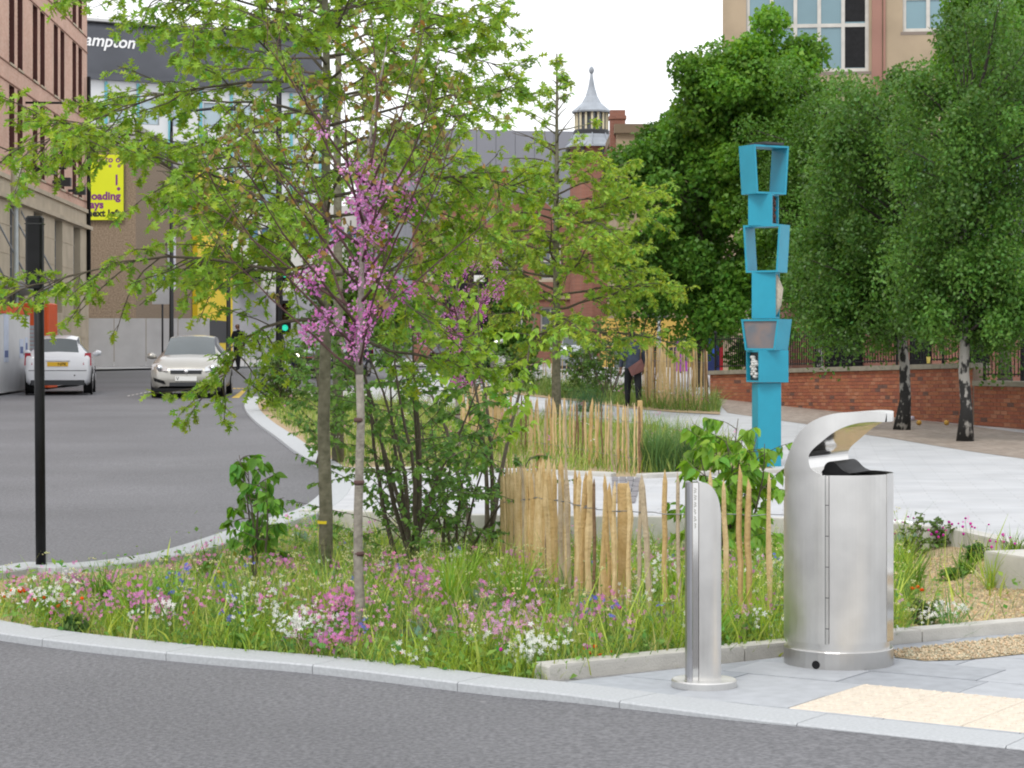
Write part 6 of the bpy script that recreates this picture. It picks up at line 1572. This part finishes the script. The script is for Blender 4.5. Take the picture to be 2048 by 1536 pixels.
patch(pk, 'pink', ((690, 1262), (672, 1275), (620, 1272), (705, 1278)), 'pink flowers at the foot of the redbud near the front kerb', 9, .06, .20)
patch(pk, 'pink', ((832, 1158), (820, 1170), (845, 1178)), 'deep pink flower bunch below the many-stemmed bush', 10, .05, .28)
patch(pk, 'pale_pink', ((960, 1230), (990, 1240), (1040, 1225), (1020, 1255), (1075, 1240)), 'broad rose-pink patch in front of the tight fence stakes', 10, .07, .24)
patch(pk, 'pink', ((1020, 1195), (1212, 1215), (1160, 1232), (1235, 1222)), 'pink flowers poking through the fence stakes behind the bollard', 6, .05, .24)
patch(pk, 'magenta', ((1890, 1056), (1930, 1052), (2010, 1078), (1800, 1050)), 'magenta flower heads at the plaza edge above the sandy soil', 9, .07, .24)
patch(wt, 'white', ((82, 1172), (100, 1180), (120, 1188)), 'white flower clump at the foot of the black pole', 8, .055, .20)
patch(wt, 'white', ((300, 1212), (335, 1215)), 'small white flowers in front of the dense pink patch', 4, .04, .2)
patch(wt, 'white', ((570, 1225), (600, 1238), (625, 1242), (585, 1250)), 'large white flower clump to the side of the redbud trunk', 9, .055, .22)
patch(wt, 'white', ((515, 1195), (545, 1178), (500, 1200)), 'loose white flowers below the dogwood', 4, .06, .24)
patch(wt, 'white', ((835, 1095), (878, 1108), (910, 1112)), 'few white flowers against the concrete wall', 4, .05, .3)
patch(wt, 'white', ((1035, 1285), (1060, 1295), (1045, 1300), (1080, 1275)), 'white flower clump near the end of the concrete edging', 8, .045, .20)
patch(wt, 'white', ((970, 1275), (820, 1298)), 'small white flowers close to the front kerb', 4, .04, .17)
patch(wt, 'white', ((1308, 1118), (1320, 1135)), 'white flowers behind the fence stakes by the bollard', 6, .05, .3)
patch(wt, 'white', ((1530, 1235), (1515, 1150), (1540, 1120)), 'white flowers between the last stakes and the bin', 6, .05, .28)
patch(wt, 'white', ((1876, 1212), (1900, 1222)), 'white flower clump on the sandy soil beyond the bin', 8, .05, .16)
patch('blue_flower_patch', 'blue', ((342, 1150), (350, 1155)), 'blue flowers within the pink ones near the street kerb', 5, .03, .3)
patch('blue_flower_patch', 'blue', ((1180, 1198), (1217, 1212)), 'blue flowers against the fence stakes', 4, .02, .28)
patch('blue_flower_patch', 'blue', ((742, 1232), (446, 1172), (446, 1205)), 'few blue flowers beside the redbud trunk', 3, .02, .26)
patch('orange_flower_patch', 'orange', ((20, 1186), (50, 1182), (130, 1205), (145, 1203)), 'orange flowers on the bare soil at the bed tip', 5, .03, .12)
patch('orange_flower_patch', 'orange', ((1835, 1180), (1812, 1268), (1200, 1302)), 'orange flowers beside the bin on the sandy soil', 6, .05, .12)
# odd plants on the sandy soil behind the bin
for k, (px, py, h, c, lab) in enumerate(((1835, 1120, .42, (.11, .19, .03), 'bushy flowering plant just behind the bin'), (1880, 1095, .32, (.09, .17, .03), 'leafy plant at the plaza edge above the sandy soil'), (1960, 1120, .16, (.07, .18, .03), 'low green cushion plant on the sandy soil'), (1910, 1160, .12, (.11, .25, .03), 'bright green seedling on the sandy soil'), (1850, 1250, .18, (.08, .14, .03), 'reddish low plant against the edging by the bin'))):
    X, Y, Z = pix(px, py, 0, bed_z); shrub('bed_plant', X, Y, Z, h, .12, 6, 90 + k, lab, SMALL, .03, c, 14, 0, M_TWIG, start=.1, sub_=9, hang=.0, cat='plant')

# --- planting of the far beds
def cover(name, poly, n, hmax, label, cols, seed, w=(.006, .014)):
    g = np.random.default_rng(seed); xs = [p[0] for p in poly]; ys = [p[1] for p in poly]; P = []
    while len(P) < n:
        x, y = g.uniform(min(xs), max(xs)), g.uniform(min(ys), max(ys))
        if in_poly((x, y), poly) and g.random() < .35 + .65 * (noise2(np.float64(x), np.float64(y), 1.1, seed) > -.1): P.append((x, y))
    P = np.array(P); Z = np.array([G(x, y) for x, y in P]); az = g.uniform(0, 6.28, n); e = np.abs(g.normal(0, .4, n)); b = Big()
    d = np.stack([np.cos(az) * np.sin(e), np.sin(az) * np.sin(e), np.cos(e)], 1); nn = np.stack([np.cos(az), np.sin(az), np.full(n, -.1)], 1); L = np.clip(g.gamma(4, hmax / 8, n), .05, hmax)
    c = np.array(cols)[g.integers(0, len(cols), n)] * g.uniform(.7, 1.3, (n, 1))
    b.add(*BLADE, frames(d, nn) * np.stack([g.uniform(*w, n), L, L], 1)[:, None, :], np.column_stack([P, Z]), c)
    tag(b.build(name, LFG), label, 'grass', kind='stuff')
    bh, bs_ = Big(), Big()
    for kind in ('pale_pink', 'white', 'cream', 'pink'):
        q = P[g.integers(0, n, 40)]; flowers(bh, bs_, [(x, y, G(x, y), g.uniform(.2, .45)) for x, y in q], kind, g)
    tag(bh.build('meadow_flowers', PET), 'small flowers in ' + label, 'flowers', kind='stuff')
cover('meadow_grass', grow_poly(BED2, -.1), 17000, .5, 'meadow planting of the bed behind the crossing', [(.2, .31, .05), (.13, .24, .045), (.28, .33, .09)], 5)
cover('meadow_grass', [pix(*p)[:2] for p in ((1180, 804), (1250, 814), (1344, 822), (1440, 826), (1440, 806), (1290, 794), (1090, 772), (990, 768), (990, 782))], 7000, .65, 'tall planting at the foot of the tall fence', [(.16, .27, .05), (.11, .2, .05), (.22, .28, .09)], 6, (.010, .022))

# --- full-grown trees
def crown_tree(name, px, py, Yb, H, crowns, seed, label, tpl, leaf, green, nleaf, bark, r0, clear, weep=0.0, group=None, fn=G, nclump=70, csize=.5, spec=None):
    """crowns: list of (px, py, rx_px, rz_px) outlines; leaf clumps spread through them, limbs reach every clump group"""
    X = (px - 1024) / F * Yb; Z = fn(X, Yb); sc = Yb / F
    t = thing(name, (X, Yb, Z - .05), label, 'tree', group); r = random.Random(seed); rng = np.random.default_rng(seed); inv = Matrix.Translation(-t.location); O = Vector((X, Yb, Z - .05))
    pts = [O + Vector((r.gauss(0, .025) * (k > 0), r.gauss(0, .025) * (k > 0), H * k / 9)) for k in range(10)]
    o = MB().tube(pts, [r0 * (1.45 if k == 0 else 1.0 - .088 * k) for k in range(10)], 14).build('trunk', bark, t); o.matrix_parent_inverse = inv
    V = sum(c[2] * c[3] for c in crowns); cl = []
    for cx, cy, rx, rz in crowns:
        n = max(6, int(nclump * rx * rz / V)); C = np.array(at(cx, cy, Yb)); rxm, rzm = rx * sc, rz * sc
        for k in range(n):
            d = nrm(rng.normal(size=3)); s = rng.random() ** .45; p = C + d * s * np.array([rxm, rxm, rzm]); cl.append((p, s))
    lb_ = MB()
    for i, (p, s) in enumerate(cl):
        zz = max(clear, min(H * .93, (p[2] - O.z) - .35 * np.hypot(p[0] - X, p[1] - Yb) - .2)); kk = zz / H * 9; a = int(min(kk, 8)); q = pts[a].lerp(pts[a + 1], min(1, kk - a))
        e = Vector(p.tolist()); m1 = q.lerp(e, .5) + Vector((r.gauss(0, .06), r.gauss(0, .06), .12))
        lb_.tube([q, m1, e], [r0 * .28 * (1 - .5 * zz / H), r0 * .14, .008], 5, cap=False)
    o = lb_.build('limbs', M_TWIG if bark is not M_BIRCH else M_BIRCHT, t); o.matrix_parent_inverse = inv; o['kind'] = 'stuff'
    per = nleaf // len(cl); LP = []; LC = []; 
    for p, s in cl:
        n = int(per * rng.uniform(.6, 1.4)); cs = csize * rng.uniform(.6, 1.35)
        d = nrm(rng.normal(size=(n, 3))); rad = rng.random((n, 1)) ** .5
        q = p + d * rad * np.array([cs, cs, cs * (.75 + weep)]) + np.column_stack([np.zeros(n), np.zeros(n), -weep * cs * rad[:, 0] * .8])
        LP.append(q); LC.append(tint(rng, n, np.array(green) * rng.uniform(.75, 1.25), .25, .1))
    LP = np.concatenate(LP); LC = np.concatenate(LC); n = len(LP)
    D = np.stack([rng.normal(0, .6, n), rng.normal(0, .6, n), rng.normal(-.45, .45, n)], 1); N_ = np.stack([rng.normal(0, .7, n), rng.normal(-.2, .7, n), rng.uniform(.2, 1.2, n)], 1)
    b = Big(); b.add(tpl[0], tpl[1], frames(D, N_) * (leaf * rng.uniform(.6, 1.25, n))[:, None, None], LP, LC); o = b.build('crown', LFS if bark is M_BIRCH else LF, t); o.matrix_parent_inverse = inv; o['kind'] = 'stuff'
    return t
def birchmat():
    m = bpy.data.materials.new('birch_bark'); m.use_nodes = True; n = m.node_tree; b = n.nodes['Principled BSDF']
    geo = n.nodes.new('ShaderNodeNewGeometry'); mp = n.nodes.new('ShaderNodeMapping'); mp.inputs['Scale'].default_value = (9, 9, 5); n.links.new(geo.outputs['Position'], mp.inputs['Vector'])
    a = n.nodes.new('ShaderNodeTexNoise'); a.inputs['Scale'].default_value = 1.0; a.inputs['Detail'].default_value = 5; n.links.new(mp.outputs[0], a.inputs['Vector'])
    sx = n.nodes.new('ShaderNodeSeparateXYZ'); n.links.new(geo.outputs['Position'], sx.inputs[0])
    lo = n.nodes.new('ShaderNodeMapRange'); lo.inputs[1].default_value = 1.2; lo.inputs[2].default_value = 0.1; lo.inputs[3].default_value = 0; lo.inputs[4].default_value = .13; n.links.new(sx.outputs[2], lo.inputs[0])
    ad = n.nodes.new('ShaderNodeMath'); n.links.new(a.outputs[0], ad.inputs[0]); n.links.new(lo.outputs[0], ad.inputs[1])
    cr = n.nodes.new('ShaderNodeValToRGB'); cr.color_ramp.elements[0].position = .49; cr.color_ramp.elements[1].position = .56
    cr.color_ramp.elements[0].color = (.30, .285, .26, 1); cr.color_ramp.elements[1].color = (.014, .013, .012, 1)
    n.links.new(ad.outputs[0], cr.inputs[0]); n.links.new(cr.outputs[0], b.inputs['Base Color']); b.inputs['Roughness'].default_value = .8
    return m
M_BIRCH = birchmat(); M_BIRCHT = mat('birch_twig', (.05, .04, .035), .8); M_MBARK = mat('maple_bark', (.07, .06, .045), .9, .25, 12, bump=.5, bscale=25)
GB = (0.085, 0.185, 0.032)
crown_tree('birch_tree', 1803, 860, 39.2, 5.4, ((1770, 300, 185, 180), (1800, 540, 160, 150), (1690, 480, 120, 190), (1760, 620, 160, 70), (1830, 640, 80, 50)), 71, 'birch with a black and white trunk in front of the brick wall', SMALL, .085, GB, 62000, M_BIRCH, .115, 1.7, .45, 'birches by the wall', nclump=150, csize=.44)
crown_tree('birch_tree', 1930, 884, 35.2, 5.4, ((1960, 230, 200, 240), (1975, 480, 180, 180), (1900, 560, 120, 90), (1990, 620, 130, 70), (1900, 640, 90, 40)), 72, 'second birch standing nearer the camera by the lower wall', SMALL, .08, GB, 66000, M_BIRCH, .105, 1.8, .45, 'birches by the wall', nclump=160, csize=.44)
crown_tree('birch_tree', 1640, 800, 57.5, 7.6, ((1640, 330, 155, 230), (1620, 560, 130, 120), (1720, 310, 120, 190)), 73, 'birch crown behind the railings, its foot hidden by the wall', SMALL, .10, (0.08, 0.18, 0.026), 52000, M_BIRCH, .13, 2.4, .4, 'birches by the wall', nclump=125, csize=.65)
crown_tree('maple_tree', 1400, 800, 62, 8.6, ((1400, 400, 165, 190), (1340, 560, 120, 130), (1480, 560, 130, 160), (1300, 360, 80, 100)), 74, 'dark spreading maple in front of the beige stone block', MAPLE, .145, (0.095, 0.215, 0.03), 70000, M_MBARK, .18, 2.0, .1, 'maples', nclump=90, csize=.75)
crown_tree('maple_tree', 1530, 800, 60, 8.9, ((1520, 210, 125, 170), (1430, 180, 80, 120), (1540, 120, 60, 80), (1570, 420, 130, 170), (1620, 250, 90, 120)), 75, 'taller bright green maple in front of the cream office', MAPLE, .145, (0.125, 0.265, 0.034), 66000, M_MBARK, .17, 2.4, .1, 'maples', nclump=80, csize=.7)
crown_tree('maple_tree', 2010, 800, 62, 10.5, ((1960, 140, 130, 150), (2080, 200, 120, 220)), 76, 'maple rising behind the second birch beside the cream office', MAPLE, .15, (0.11, 0.24, 0.03), 36000, M_MBARK, .17, 2.6, .1, 'maples', nclump=60, csize=.8)
crown_tree('far_tree', 955, 770, 84, 4.6, ((960, 640, 70, 70), (1010, 660, 60, 60)), 77, 'low green tree in front of the red brick building', SMALL, .2, (0.09, 0.2, 0.03), 12000, M_MBARK, .12, 1.2, .1, None, nclump=40, csize=.7)
crown_tree('far_tree', 700, 765, 70, 5.2, ((700, 600, 80, 110), (770, 640, 60, 70)), 78, 'green street tree across the road behind the two trunks', SMALL, .18, (0.11, 0.22, 0.034), 12000, M_MBARK, .12, 1.4, .1, None, nclump=45, csize=.7)
# ------------------------------------------------------------------ people
def skin_body(name, verts, edges, radii, m, parent, root=0, sub_=2):
    me = bpy.data.meshes.new(name); me.from_pydata(verts, edges, []); o = bpy.data.objects.new(name, me); COL.objects.link(o)
    o.modifiers.new('skin', 'SKIN'); sv = me.skin_vertices[0].data
    for i, r in enumerate(radii): sv[i].radius = r if isinstance(r, tuple) else (r, r); sv[i].use_root = (i == root)
    s = o.modifiers.new('sub', 'SUBSURF'); s.levels = sub_; s.render_levels = sub_
    dg = bpy.context.evaluated_depsgraph_get(); nm = bpy.data.meshes.new_from_object(o.evaluated_get(dg)); bpy.data.objects.remove(o)
    nm.materials.clear(); [nm.materials.append(k) for k in (m if isinstance(m, list) else [m])]
    for p in nm.polygons: p.use_smooth = True
    return link(name, nm, parent)
M_SKINP = mat('skin', (0.22, 0.12, 0.075), 0.6); M_JACK = mat('navy_jacket', (0.045, 0.058, 0.095), 0.85, 0.2, 8); M_TROU = mat('black_trousers', (0.010, 0.011, 0.015), 0.85, 0.2, 8); M_BAG = mat('brown_leather', (0.17, 0.075, 0.07), 0.5, 0.15, 10); M_HAIR = mat('dark_hair', (0.015, 0.012, 0.01), 0.7)
def person(X, Y, Z, rz, label, jacket, trousers, bag=True, stride=.16, hs=1.0, group=None):
    t = thing('person', (X, Y, Z), label, 'person', group, rz=rz); t.scale = (hs, hs, hs)
    s = stride
    # body faces +y (walking away), one continuous surface
    V = [(0, 0, .95), (0, 0, 1.15), (0, .01, 1.36), (0, .0, 1.47), (0, .02, 1.56), (0, .03, 1.64), (0, .03, 1.74),
         (-.10, 0, .88), (-.11, .5 * s + .03, .50), (-.11, .75 * s, .09), (-.11, .75 * s + .15, .04),
         (.10, 0, .88), (.11, -.45 * s, .50), (.11, -1.0 * s, .11), (.11, -1.0 * s + .14, .04),
         (-.19, 0, 1.42), (-.25, -.06, 1.16), (-.27, .03, .93), (-.275, .06, .86),
         (.19, 0, 1.42), (.24, .06, 1.16), (.25, .16, .95), (.25, .19, .88)]
    E = [(0, 1), (1, 2), (2, 3), (3, 4), (4, 5), (5, 6), (0, 7), (7, 8), (8, 9), (9, 10), (0, 11), (11, 12), (12, 13), (13, 14), (2, 15), (15, 16), (16, 17), (17, 18), (2, 19), (19, 20), (20, 21), (21, 22)]
    Rr = [(.15, .11), (.145, .105), (.165, .11), (.085, .07), .06, (.085, .10), (.07, .085), (.105, .11), .085, .058, (.045, .04), (.105, .11), .085, .058, (.045, .04), .07, .055, .042, .035, .07, .055, .042, .035]
    b = skin_body('body', V, E, Rr, [jacket, trousers, M_SKINP, M_HAIR], t)
    for p in b.data.polygons:
        c = p.center
        if c.z < .90 and abs(c.x) < .2: p.material_index = 1
        elif c.z > 1.72 or (c.z > 1.58 and c.y < .05): p.material_index = 3
        elif c.z > 1.52: p.material_index = 2
        elif abs(c.x) > .2 and c.z < .92: p.material_index = 2
    for sx in (-1, 1): MB().lathe([(0, -.03), (.014, -.02), (.016, .01), (.01, .03), (0, .034)], (sx * .088, .04, 1.65), 8).build('ear', M_SKINP, t)
    for sx, (hx, hy, hz) in ((-1, (-.277, .065, .84)), (1, (.25, .195, .86))):            # hands: palm, four curled fingers, thumb
        hb = MB(); hb.tube([(hx, hy - .01, hz + .03), (hx, hy, hz - .02), (hx, hy + .005, hz - .055)], [.024, .034, .03], 8)
        for k in range(4): hb.tube([(hx - .006 * sx, hy - .03 + .02 * k, hz - .05), (hx - .004 * sx, hy - .03 + .021 * k, hz - .09), (hx - .02 * sx, hy - .028 + .02 * k, hz - .118 - .005 * (k in (1, 2)))], [.0095, .009, .007], 6)
        hb.tube([(hx - .01 * sx, hy + .03, hz - .01), (hx - .018 * sx, hy + .05, hz - .045), (hx - .024 * sx, hy + .045, hz - .075)], [.012, .010, .008], 6)
        hb.build('hand', M_SKINP, t)
    if bag:
        bg_ = thing('shoulder_bag', (X, Y, Z), 'brown leather shoulder bag hanging behind the walking person', 'bag', rz=rz)
        q = [(-.13, -.16, .90), (.17, -.15, 1.10), (.235, -.14, .95), (.20, -.14, .83), (-.05, -.17, .72)]
        m = MB(); n = len(q); th = .10
        fr = [(x, y - .03, z) for x, y, z in q]; mid_ = [(x * 1.04 + .002, y - .015 + .0, z + (z - .9) * .04) for x, y, z in q]; bk = [(x, y + .035, z) for x, y, z in q]
        pts = fr + [(x * 1.03, y + .0, .9 + (z - .9) * 1.05) for x, y, z in q] + bk
        fs = [tuple(range(n)), tuple(range(3 * n - 1, 2 * n - 1, -1))]
        for k in range(n):
            j = (k + 1) % n; fs += [(k, n + k, n + j, j), (n + k, 2 * n + k, 2 * n + j, n + j)]
        m.faces(pts, fs, 0, False); m.build('bag_body', M_BAG, bg_)
        MB().tube([(.16, -.15, 1.09), (.16, -.135, 1.3), (.14, -.08, 1.46), (.11, .03, 1.48), (.13, .13, 1.35), (.19, .14, 1.05), (.21, .02, .98), (.21, -.1, 1.0)], .012, 5).build('strap', mat('tan_strap', (.2, .11, .08), .6), bg_)
    return t
X, Y, Z = pix(1266, 815)
person(X, Y, Z, R(4), 'person in a dark navy jacket and black trousers walking away with a shoulder bag', M_JACK, M_TROU)
X, Y = (476 - 1024) / F * 80, 80
person(X, Y, G(X, Y) + .03, R(150), 'distant person in dark clothes on the far pavement by the silver car', M_TROU, M_TROU, bag=False)
X, Y = (1398 - 1024) / F * 72, 72
person(X, Y, G(X, Y) - .45, R(90), 'distant dark-clothed person half hidden behind the tall picket fence', mat('olive_coat', (.035, .04, .03), .9), M_TROU, bag=False)
